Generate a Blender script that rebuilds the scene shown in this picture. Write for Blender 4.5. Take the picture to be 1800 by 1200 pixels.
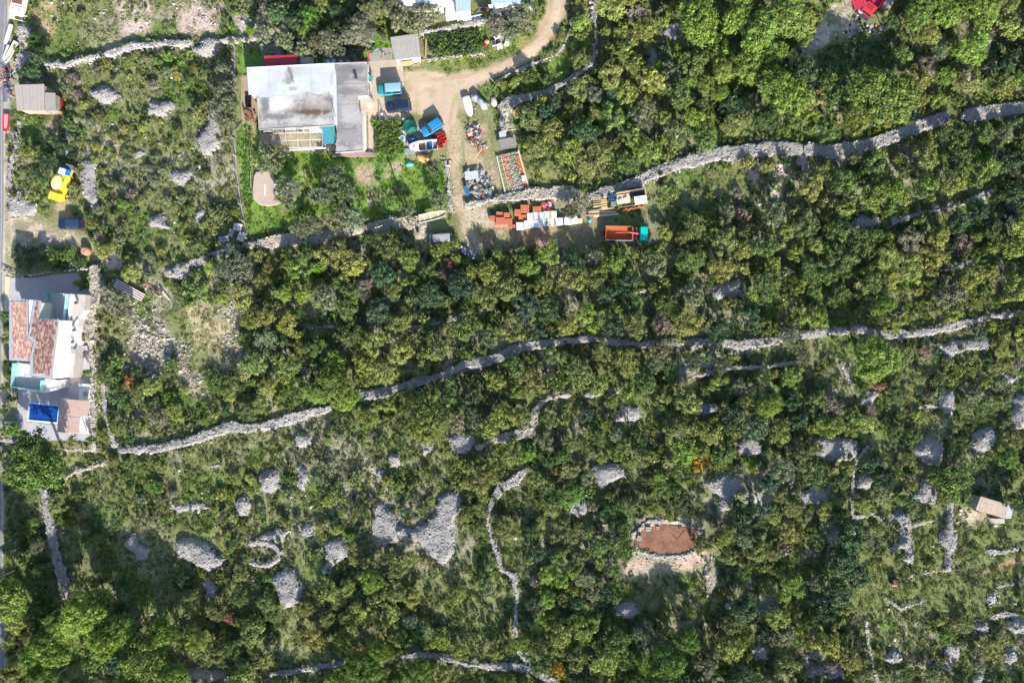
import bpy, math, random
import numpy as np
R = math.radians
random.seed(7); rng = np.random.default_rng(7)
for o in list(bpy.data.objects): bpy.data.objects.remove(o)
scene = bpy.context.scene
col = scene.collection
# ---------------------------------------------------------------- camera (drone, 120 m up, looking straight down)
CAMH = 120.0
cd = bpy.data.cameras.new('camera'); cam = bpy.data.objects.new('camera', cd); col.objects.link(cam)
cam.location = (0, 0, CAMH); cd.lens = 24.0; cd.sensor_width = 36.0; cd.clip_start = 1.0; cd.clip_end = 6000.0
scene.camera = cam
# ---------------------------------------------------------------- light
SUN_EL, SUN_AZ = 28.0, 162.0       # azimuth clockwise from +Y (top of the picture); shadows fall up and a little left
w = bpy.data.worlds.new("World"); scene.world = w; w.use_nodes = True
nt = w.node_tree; bg = nt.nodes['Background']
sky = nt.nodes.new('ShaderNodeTexSky'); sky.sky_type = 'NISHITA'; sky.sun_disc = False
sky.sun_elevation = R(SUN_EL); sky.sun_rotation = R(SUN_AZ); sky.altitude = 150
nt.links.new(sky.outputs['Color'], bg.inputs['Color']); bg.inputs['Strength'].default_value = 0.115
sl = bpy.data.lights.new('sun', 'SUN'); sun = bpy.data.objects.new('sun', sl); col.objects.link(sun)
sl.energy = 5.0; sl.angle = R(0.5); sl.color = (1.0, 0.94, 0.85)
sun.rotation_euler = (R(90 - SUN_EL), 0, R(180 - SUN_AZ)); sun.location = (30, -80, 60)
vs = scene.view_settings; vs.view_transform = 'Standard'; vs.look = 'None'; vs.gamma = 1.0; vs.use_curve_mapping = False
vs.exposure = 1.06
scene.cycles.max_bounces = 4; scene.cycles.diffuse_bounces = 2; scene.cycles.glossy_bounces = 2
scene.cycles.transparent_max_bounces = 4; scene.cycles.use_denoising = True
scene.cycles.use_adaptive_sampling = True; scene.cycles.adaptive_threshold = 0.03
# ---------------------------------------------------------------- helpers
def G(px, py, z=0.0):
    """photograph pixel (1800x1200) of a point at height z -> world x, y"""
    f = 0.1*(CAMH - z)/CAMH
    return ((px - 900)*f, (600 - py)*f)
def noise2(x, y, seed=0):
    xi = np.floor(x).astype(np.int64); yi = np.floor(y).astype(np.int64)
    fx = x - xi; fy = y - yi; fx = fx*fx*(3-2*fx); fy = fy*fy*(3-2*fy)
    def h(a, b):
        n = (a*374761393 + b*668265263 + seed*974634777) & 0x7fffffff
        n = ((n ^ (n >> 13))*1274126177) & 0x7fffffff
        return ((n ^ (n >> 16)) & 0xffff)/65535.0
    return (h(xi,yi)*(1-fx)+h(xi+1,yi)*fx)*(1-fy) + (h(xi,yi+1)*(1-fx)+h(xi+1,yi+1)*fx)*fy
def fbm(x, y, s, o=4, seed=0):
    v = 0; a = 0.5; t = 0
    for i in range(o):
        v = v + a*noise2(x/s, y/s, seed+i*17); t += a; a *= 0.55; s *= 0.5
    return v/t
def terr(x, y):
    x = np.asarray(x, float); y = np.asarray(y, float)
    return (fbm(x, y, 14, 3, 5) - 0.5)*0.5
def polydist(X, Y, P):
    """signed distance, positive inside polygon P (world coordinates)"""
    d2 = np.full(X.shape, 1e9); ins = np.zeros(X.shape, bool); n = len(P)
    for i in range(n):
        x0, y0 = P[i]; x1, y1 = P[(i+1) % n]; dx, dy = x1-x0, y1-y0
        t = np.clip(((X-x0)*dx+(Y-y0)*dy)/(dx*dx+dy*dy+1e-9), 0, 1)
        d2 = np.minimum(d2, (X-x0-t*dx)**2+(Y-y0-t*dy)**2)
        c = ((y0 > Y) != (y1 > Y)) & (X < (x1-x0)*(Y-y0)/((y1-y0) if y1 != y0 else 1e-9)+x0)
        ins ^= c
    d = np.sqrt(d2); return np.where(ins, d, -d)
def linedist(X, Y, P, W):
    """half width minus distance to the polyline; W one width or one per vertex (world metres)"""
    best = np.full(X.shape, -1e9)
    if not hasattr(W, '__len__'): W = [W]*len(P)
    for i in range(len(P)-1):
        x0, y0 = P[i]; x1, y1 = P[i+1]; dx, dy = x1-x0, y1-y0
        t = np.clip(((X-x0)*dx+(Y-y0)*dy)/(dx*dx+dy*dy+1e-9), 0, 1)
        best = np.maximum(best, (W[i]+(W[i+1]-W[i])*t)/2-np.sqrt((X-x0-t*dx)**2+(Y-y0-t*dy)**2))
    return best
def px(P, z=0.0): return [G(a, b, z) for a, b in P]
def mesh_np(name, V, F, mats=(), midx=None, smooth=False, fcol=None):
    """V (n,3), F (m,k) all faces with the same corner count"""
    me = bpy.data.meshes.new(name); V = np.ascontiguousarray(V, np.float32); F = np.ascontiguousarray(F, np.int32)
    m, k = F.shape
    me.vertices.add(len(V)); me.vertices.foreach_set('co', V.ravel())
    me.loops.add(m*k); me.loops.foreach_set('vertex_index', F.ravel())
    me.polygons.add(m); me.polygons.foreach_set('loop_start', np.arange(0, m*k, k, dtype=np.int32))
    if midx is not None: me.polygons.foreach_set('material_index', np.ascontiguousarray(midx, np.int32))
    for mt in mats: me.materials.append(mt)
    me.update(calc_edges=True)
    if smooth: me.polygons.foreach_set('use_smooth', np.ones(m, bool))
    if fcol is not None:
        at = me.attributes.new('vary', 'FLOAT', 'FACE'); at.data.foreach_set('value', np.ascontiguousarray(fcol, np.float32))
    return me
def link(name, me, parent=None, loc=None, kind=None):
    o = bpy.data.objects.new(name, me); col.objects.link(o)
    if parent: o.parent = parent
    if loc: o.location = loc
    if kind: o['kind'] = kind
    return o
def tag(o, label, cat, group=None):
    o['label'] = label; o['category'] = cat
    if group: o['group'] = group
    return o
LM = []                                      # landmarks used to word the labels of plants
def thing(name, label, cat, loc=(0, 0, 0), rz=0.0, group=None, lm=None):
    o = bpy.data.objects.new(name, None); col.objects.link(o); o.empty_display_size = 0.3
    if len(loc) == 2: loc = (loc[0], loc[1], 0.0)
    o.location = loc; o.rotation_euler = (0, 0, rz)
    if lm: LM.append((lm, loc[0], loc[1]))
    return tag(o, label, cat, group)
# ---------------------------------------------------------------- materials
def new_mat(name):
    m = bpy.data.materials.new(name); m.use_nodes = True; t = m.node_tree
    return m, t, t.nodes['Principled BSDF']
_mats = {}
def M(name, c, rough=0.7, nz=0.0, ns=1.0, c2=None, bump=0.0, metal=0.0, spec=0.3, bs=None):
    """plain colour broken up by world-anchored noise: nz amount towards c2, ns scale (1/m)"""
    if name in _mats: return _mats[name]
    m, t, b = new_mat(name); N = t.nodes; L = t.links
    b.inputs['Roughness'].default_value = rough; b.inputs['Metallic'].default_value = metal
    b.inputs['Specular IOR Level'].default_value = spec
    if c2 is None: c2 = tuple(x*0.55 for x in c)
    if nz > 0 or bump > 0:
        tc = N.new('ShaderNodeNewGeometry')
        n1 = N.new('ShaderNodeTexNoise'); n1.inputs['Scale'].default_value = ns; n1.inputs['Detail'].default_value = 6; n1.inputs['Roughness'].default_value = 0.65
        L.new(tc.outputs['Position'], n1.inputs['Vector'])
        if nz > 0:
            mr = N.new('ShaderNodeMapRange'); mr.inputs['From Min'].default_value = 0.42; mr.inputs['From Max'].default_value = 0.68
            mr.inputs['To Max'].default_value = nz; L.new(n1.outputs['Fac'], mr.inputs['Value'])
            mx = N.new('ShaderNodeMix'); mx.data_type = 'RGBA'
            mx.inputs['A'].default_value = (*c, 1); mx.inputs['B'].default_value = (*c2, 1)
            L.new(mr.outputs['Result'], mx.inputs['Factor']); L.new(mx.outputs['Result'], b.inputs['Base Color'])
        else: b.inputs['Base Color'].default_value = (*c, 1)
        if bump > 0:
            bn = N.new('ShaderNodeTexNoise'); bn.inputs['Scale'].default_value = bs or ns*6; bn.inputs['Detail'].default_value = 4
            L.new(tc.outputs['Position'], bn.inputs['Vector'])
            bp = N.new('ShaderNodeBump'); bp.inputs['Strength'].default_value = bump; bp.inputs['Distance'].default_value = 0.1
            L.new(bn.outputs['Fac'], bp.inputs['Height']); L.new(bp.outputs['Normal'], b.inputs['Normal'])
    else: b.inputs['Base Color'].default_value = (*c, 1)
    _mats[name] = m; return m
def leaf_mat():
    m, t, b = new_mat('foliage'); N = t.nodes; L = t.links
    at = N.new('ShaderNodeAttribute'); at.attribute_type = 'INSTANCER'; at.attribute_name = 'tint'
    fa = N.new('ShaderNodeAttribute'); fa.attribute_name = 'vary'
    g = N.new('ShaderNodeNewGeometry'); n1 = N.new('ShaderNodeTexNoise'); n1.inputs['Scale'].default_value = 0.55; n1.inputs['Detail'].default_value = 3
    L.new(g.outputs['Position'], n1.inputs['Vector'])
    mr = N.new('ShaderNodeMapRange'); mr.inputs['To Min'].default_value = 0.65; mr.inputs['To Max'].default_value = 1.4
    L.new(fa.outputs['Fac'], mr.inputs['Value'])
    mn = N.new('ShaderNodeMapRange'); mn.inputs['From Min'].default_value = .3; mn.inputs['From Max'].default_value = .7; mn.inputs['To Min'].default_value = .7; mn.inputs['To Max'].default_value = 1.3
    L.new(n1.outputs['Fac'], mn.inputs['Value'])
    mu = N.new('ShaderNodeMath'); mu.operation = 'MULTIPLY'; L.new(mr.outputs['Result'], mu.inputs[0]); L.new(mn.outputs['Result'], mu.inputs[1])
    vm = N.new('ShaderNodeVectorMath'); vm.operation = 'SCALE'; L.new(at.outputs['Vector'], vm.inputs[0]); L.new(mu.outputs[0], vm.inputs['Scale'])
    # some leaves yellower
    hs = N.new('ShaderNodeMix'); hs.data_type = 'RGBA'; hs.blend_type = 'MULTIPLY'; hs.inputs['B'].default_value = (1.22, 1.08, 0.75, 1)
    L.new(vm.outputs[0], hs.inputs['A'])
    fm = N.new('ShaderNodeMath'); fm.operation = 'MULTIPLY'; fm.inputs[1].default_value = 0.45; L.new(fa.outputs['Fac'], fm.inputs[0]); L.new(fm.outputs[0], hs.inputs['Factor'])
    L.new(hs.outputs['Result'], b.inputs['Base Color'])
    b.inputs['Roughness'].default_value = 0.65; b.inputs['Specular IOR Level'].default_value = 0.2
    tr = N.new('ShaderNodeBsdfTranslucent'); L.new(hs.outputs['Result'], tr.inputs['Color'])
    ms = N.new('ShaderNodeMixShader'); ms.inputs[0].default_value = 0.18
    L.new(b.outputs[0], ms.inputs[1]); L.new(tr.outputs[0], ms.inputs[2]); L.new(ms.outputs[0], N['Material Output'].inputs['Surface'])
    return m
LEAF = leaf_mat()
def stone_mat(name, ca, cb, cc):
    """limestone: per-stone value from the mesh, lichen grey to fresh cream"""
    m, t, b = new_mat(name); N = t.nodes; L = t.links
    fa = N.new('ShaderNodeAttribute'); fa.attribute_name = 'vary'
    cr = N.new('ShaderNodeValToRGB'); e = cr.color_ramp.elements
    e[0].color = (*ca, 1); e[1].color = (*cc, 1); e[1].position = 1.0; k = e.new(0.55); k.color = (*cb, 1)
    L.new(fa.outputs['Fac'], cr.inputs['Fac'])
    g = N.new('ShaderNodeNewGeometry'); n1 = N.new('ShaderNodeTexNoise'); n1.inputs['Scale'].default_value = 0.5; n1.inputs['Detail'].default_value = 5
    L.new(g.outputs['Position'], n1.inputs['Vector'])
    mr = N.new('ShaderNodeMapRange'); mr.inputs['From Min'].default_value = .3; mr.inputs['From Max'].default_value = .7; mr.inputs['To Min'].default_value = 0.72; mr.inputs['To Max'].default_value = 1.2
    L.new(n1.outputs['Fac'], mr.inputs['Value'])
    vm = N.new('ShaderNodeVectorMath'); vm.operation = 'SCALE'; L.new(cr.outputs['Color'], vm.inputs[0]); L.new(mr.outputs['Result'], vm.inputs['Scale'])
    L.new(vm.outputs[0], b.inputs['Base Color']); b.inputs['Roughness'].default_value = 0.9; b.inputs['Specular IOR Level'].default_value = 0.12
    return m
STONE = stone_mat('limestone', (0.20,0.195,0.185), (0.335,0.32,0.305), (0.52,0.485,0.44))
STONEW = stone_mat('fresh_limestone', (0.25,0.235,0.215), (0.41,0.385,0.36), (0.60,0.56,0.51))
STONEC = stone_mat('cream_limestone', (0.24,0.21,0.17), (0.42,0.38,0.31), (0.62,0.56,0.46))
# ---------------------------------------------------------------- data: rubble walls and stone heaps (photograph pixels)
# walls: (points, width(s) px, height m, material, label, landmark)
WALLS = [
 ([(88,115),(120,119),(150,108),(200,97),(240,85),(280,81),(335,78)],[12,12,12,13,13,12,12],1.3,'W','pale dry stone wall with a thick dark shadow in the rough field','pale wall in the northwest field'),
 ([(392,74),(430,72),(458,69)],10,0.9,'W','short pale rubble wall beside the white roofed house garden','short rubble wall by the house lawn'),
 ([(437,432),(465,428),(500,424),(545,421),(590,413),(630,405),(665,400),(705,392),(742,390)],[16,17,22,24,18,14,20,24,20],1.1,'C','broad cream stone terrace wall below the olive garden','terrace wall below the olive garden'),
 ([(822,362),(850,356),(885,349),(925,343),(965,342),(1003,339)],[10,10,12,20,26,26],1.0,'C','stone terrace wall between the planting tables and the brick pallets','terrace wall above the brick pallets'),
 ([(1036,348),(1065,338),(1100,330),(1132,314),(1165,300),(1205,286),(1245,276),(1292,268),(1345,262),(1397,263)],[16,18,20,20,22,24,26,26,26,26],1.3,'S','wide grey rubble terrace wall running uphill from the timber stack','wide wall beyond the timber stack'),
 ([(1420,264),(1450,269),(1500,263),(1545,250),(1600,229),(1655,209)],[26,26,24,24,22,20],1.3,'S','wide grey rubble wall below the large round pine','wide wall below the large pine'),
 ([(1697,206),(1725,199),(1762,196),(1802,190)],[26,26,26,26],1.3,'S','wide grey rubble wall reaching the eastern edge of the scene','wide wall at the eastern edge'),
 ([(215,791),(250,788),(290,785),(330,776),(365,764),(410,748),(440,752),(470,748)],[12,14,16,16,18,22,16,14],1.1,'S','long grey rubble wall starting below the villa','long wall below the villa'),
 ([(470,748),(495,740),(525,731),(560,722),(577,719)],[18,22,20,18,14],1.0,'W','pale lower end of the long wall beside the twin round pine','pale wall end by the twin pine'),
 ([(637,694),(672,690),(702,681),(742,668),(782,657),(822,640)],[18,18,15,15,15,17],1.2,'S','grey rubble wall just above the lone dark pine','wall above the lone pine'),
 ([(828,640),(862,633),(900,616),(930,607),(985,600),(1040,594),(1090,602)],[20,18,18,18,15,14,12],1.2,'S','grey rubble wall in the middle of the thicket','middle wall of the thicket'),
 ([(1090,602),(1140,605),(1200,603),(1250,600),(1300,606),(1350,599),(1400,591),(1440,584),(1500,578),(1542,584)],[12,13,13,13,20,16,14,14,16,14],1.2,'S','long pale capped wall crossing the hillside above the narrow wall','long capped wall'),
 ([(1552,588),(1600,586),(1650,579),(1700,566),(1742,555),(1802,548)],[14,18,14,12,13,14],1.2,'S','capped rubble wall reaching the eastern edge beyond the bright pine','capped wall by the bright pine'),
 ([(1195,668),(1240,656),(1290,646),(1345,645),(1402,636)],[7,8,8,8,7],1.3,'C','narrow pale wall with a deep shadow along its uphill side','narrow shadowed wall'),
 ([(838,786),(862,775),(885,768),(905,765),(930,757),(940,742),(938,727),(950,706),(972,696),(997,693)],[9,12,16,20,22,16,12,11,10,9],1.0,'C','curving pale stone wall shaped like a hook in the scrub','hook shaped wall'),
 ([(1030,696),(1060,690),(1086,688)],8,0.8,'W','short pale wall fragment beyond the end of the hooked wall','short wall past the hook'),
 ([(920,828),(905,842),(880,857),(864,880),(857,908)],[14,20,20,12,8],0.9,'S','thick bent head of the winding stone wall above the twin gravel heap','head of the winding wall'),
 ([(857,908),(862,940),(875,975),(882,1000),(905,1012),(908,1050),(904,1100),(915,1145),(932,1168)],[5,6,7,8,10,8,8,8,10],0.7,'W','thin winding stone wall running down through the scrub','thin winding wall'),
 ([(480,1181),(520,1178),(560,1170),(600,1163),(680,1156),(740,1146),(780,1152),(822,1164),(860,1168),(905,1166),(942,1176),(985,1202)],[9,11,11,10,9,12,10,10,13,16,16,16],0.9,'S','pale stone wall winding along the bottom of the hillside','bottom wall'),
 ([(80,858),(86,885),(93,920),(96,945),(106,985),(114,1010),(120,1045)],[14,16,18,18,18,17,14],1.1,'S','grey rubble wall running down from the round villa pine','rubble wall under the villa pine'),
 ([(115,839),(140,826),(165,819),(185,812)],[7,9,10,8],0.8,'C','short pale wall next to the round pine below the villa','short wall by the round villa pine'),
 ([(173,475),(176,500),(168,530),(160,560),(158,582),(166,600)],[19,25,27,30,30,14],1.8,'C','massive dry stone wall with round boulders east of the villa','massive villa wall'),
 ([(166,600),(168,640),(170,700),(171,785)],[9,9,9,9],1.6,'C','long straight mortared stone wall along the villa terrace','straight villa wall'),
 ([(180,643),(186,665),(184,690),(188,722),(195,748),(204,780)],[7,7,8,8,10,14],0.8,'W','thin crooked wall of white stones beyond the villa wall','crooked white stone wall'),
 ([(8,476),(30,485),(62,484),(100,478),(138,475),(166,472)],4,1.0,'C','low plastered wall along the villa driveway','driveway wall'),
 ([(1005,38),(998,65),(985,90),(976,100),(940,113),(905,128),(872,145)],[4,4,4,4,4,4,4],0.9,'W','thin curved kerb wall following the dirt track','curved kerb wall of the track'),
 ([(1045,92),(1040,112),(1028,124),(1010,135),(990,150),(960,165),(930,172),(898,181),(884,190)],[9,10,11,11,11,12,15,22,18],1.1,'S','curved rubble wall around the green strip beside the track','curved wall of the green strip'),
 ([(1042,5),(1046,40),(1048,90)],[10,9,8],0.8,'S','shaded grey wall at the top of the green strip','shaded wall above the green strip'),
 ([(884,190),(882,215),(888,240)],[12,10,8],0.9,'W','short rubble wall ending at the plank stack','rubble wall by the plank stack'),
 ([(1568,389),(1602,380),(1640,371),(1690,360),(1722,345),(1746,336)],[14,12,7,6,14,8],0.9,'S','broken grey wall across the eastern thicket','broken eastern wall'),
 ([(1615,484),(1660,473),(1700,462),(1727,459)],[5,8,8,6],0.8,'S','small grey wall hidden in the eastern thicket','small wall in the eastern thicket'),
 ([(722,575),(760,571),(800,561),(856,546)],[4,6,6,4],0.7,'W','thin pale wall line in the middle thicket','thin wall line in the thicket'),
 ([(1050,534),(1095,522),(1135,510)],[4,5,4],0.6,'W','barely visible pale wall line among dense bushes','faint wall line'),
 ([(545,577),(575,573),(590,575)],6,0.7,'S','short shaded stone line in the western thicket','short shaded stone line'),
 ([(29,235),(32,262),(22,292),(21,322),(26,345)],[8,9,9,8,8],0.9,'S','grey roadside wall of loose stones','roadside stone wall'),
 ([(121,228),(121,250),(119,275)],[6,5,4],0.6,'W','small upright line of pale stones in the west field','small stone line in the west field'),
 ([(480,957),(455,952),(443,955)],[8,9,7],0.9,'W','broken stub of the ring shaped enclosure wall','ring wall stub'),
 ([(442,987),(460,992),(478,989),(492,980),(494,968),(486,958),(470,952)],[7,9,9,10,11,9,8],1.1,'W','ring shaped stone enclosure open to one side','ring shaped enclosure'),
 ([(1610,717),(1625,713),(1640,715),(1655,716)],[4,5,6,5],0.6,'W','thin stone tail joined to an oval stone heap','thin stone tail'),
 ([(1496,842),(1502,812),(1512,798),(1525,783)],[4,6,6,4],0.6,'W','thin curving stone line below the wide gravel bank','thin stone line by the gravel bank'),
 ([(1497,845),(1495,880),(1498,915),(1500,945)],[5,6,5,5],0.6,'S','vertical thin stone line west of the terrace field','vertical stone line'),
 ([(1500,908),(1530,902),(1545,910),(1568,903)],[6,8,6,4],0.5,'W','low wavy stone line beside the cross shaped heap','wavy stone line'),
 ([(1608,922),(1622,918),(1636,914)],[6,6,4],0.5,'C','short cream stone line joining the cross shaped heap','short cream stone line'),
 ([(1568,1020),(1600,1010),(1640,1002),(1664,1000)],[3,4,4,3],0.6,'C','thin terrace edge of cream stones below the long stone bank','thin terrace edge'),
 ([(1750,1029),(1775,1025),(1802,1015)],4,0.7,'W','thin white wall on the eastern edge below the cottage','thin white wall below the cottage'),
 ([(1740,968),(1760,970),(1785,963)],[8,9,5],0.5,'W','scattered white stone row below the tan roofed cottage','white stone row below the cottage'),
 ([(1520,1090),(1524,1130),(1532,1165),(1542,1200)],[5,6,5,4],0.6,'C','narrow stone edged line in the southeast scrub','stone edged line in the southeast'),
 ([(1555,1050),(1580,1068),(1620,1055)],[4,5,4],0.6,'C','faint cream stone line in the southeast field','faint cream stone line'),
 ([(1740,1083),(1765,1078),(1785,1080)],[6,9,6],0.6,'S','short grey stone row near the southeast heaps','short grey stone row'),
 ([(1398,1172),(1412,1164),(1430,1158)],[5,6,4],0.5,'W','small stone line among the southern heaps','small stone line in the south'),
 ([(738,108),(790,101),(848,96)],[4,5,5],0.5,'C','low cream kerb of the green vegetable plot','cream kerb of the vegetable plot'),
 ([(738,60),(770,55),(810,48),(850,40)],[9,10,9,9],0.9,'W','rubble wall behind the green vegetable plot','rubble wall of the vegetable plot'),
 ([(0,771),(14,773),(33,774)],8,1.2,'C','pale plastered wall in the villa corner by the road','roadside corner wall'),
 ([(113,788),(140,789),(172,791)],7,1.2,'C','pale terrace wall beside the round pine','terrace wall by the round pine'),
 ([(784,285),(789,310),(790,345),(794,372)],[7,8,9,8],0.4,'W','low scatter wall beside the footpath','low wall by the footpath'),
 ([(300,482),(340,464),(385,447),(428,434)],[16,15,12,12],.8,'W','shaded rubble continuation of the garden terrace wall toward the west','shaded wall west of the concrete pallets'),
 ([(1188,612),(1193,640),(1197,668)],[5,6,6],0.6,'S','short cross wall joining the narrow shadowed wall','short cross wall'),
 ([(1478,640),(1492,665),(1500,690)],[6,7,4],0.5,'W','short stone row west of the bright pine','stone row by the bright pine'),
]
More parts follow.
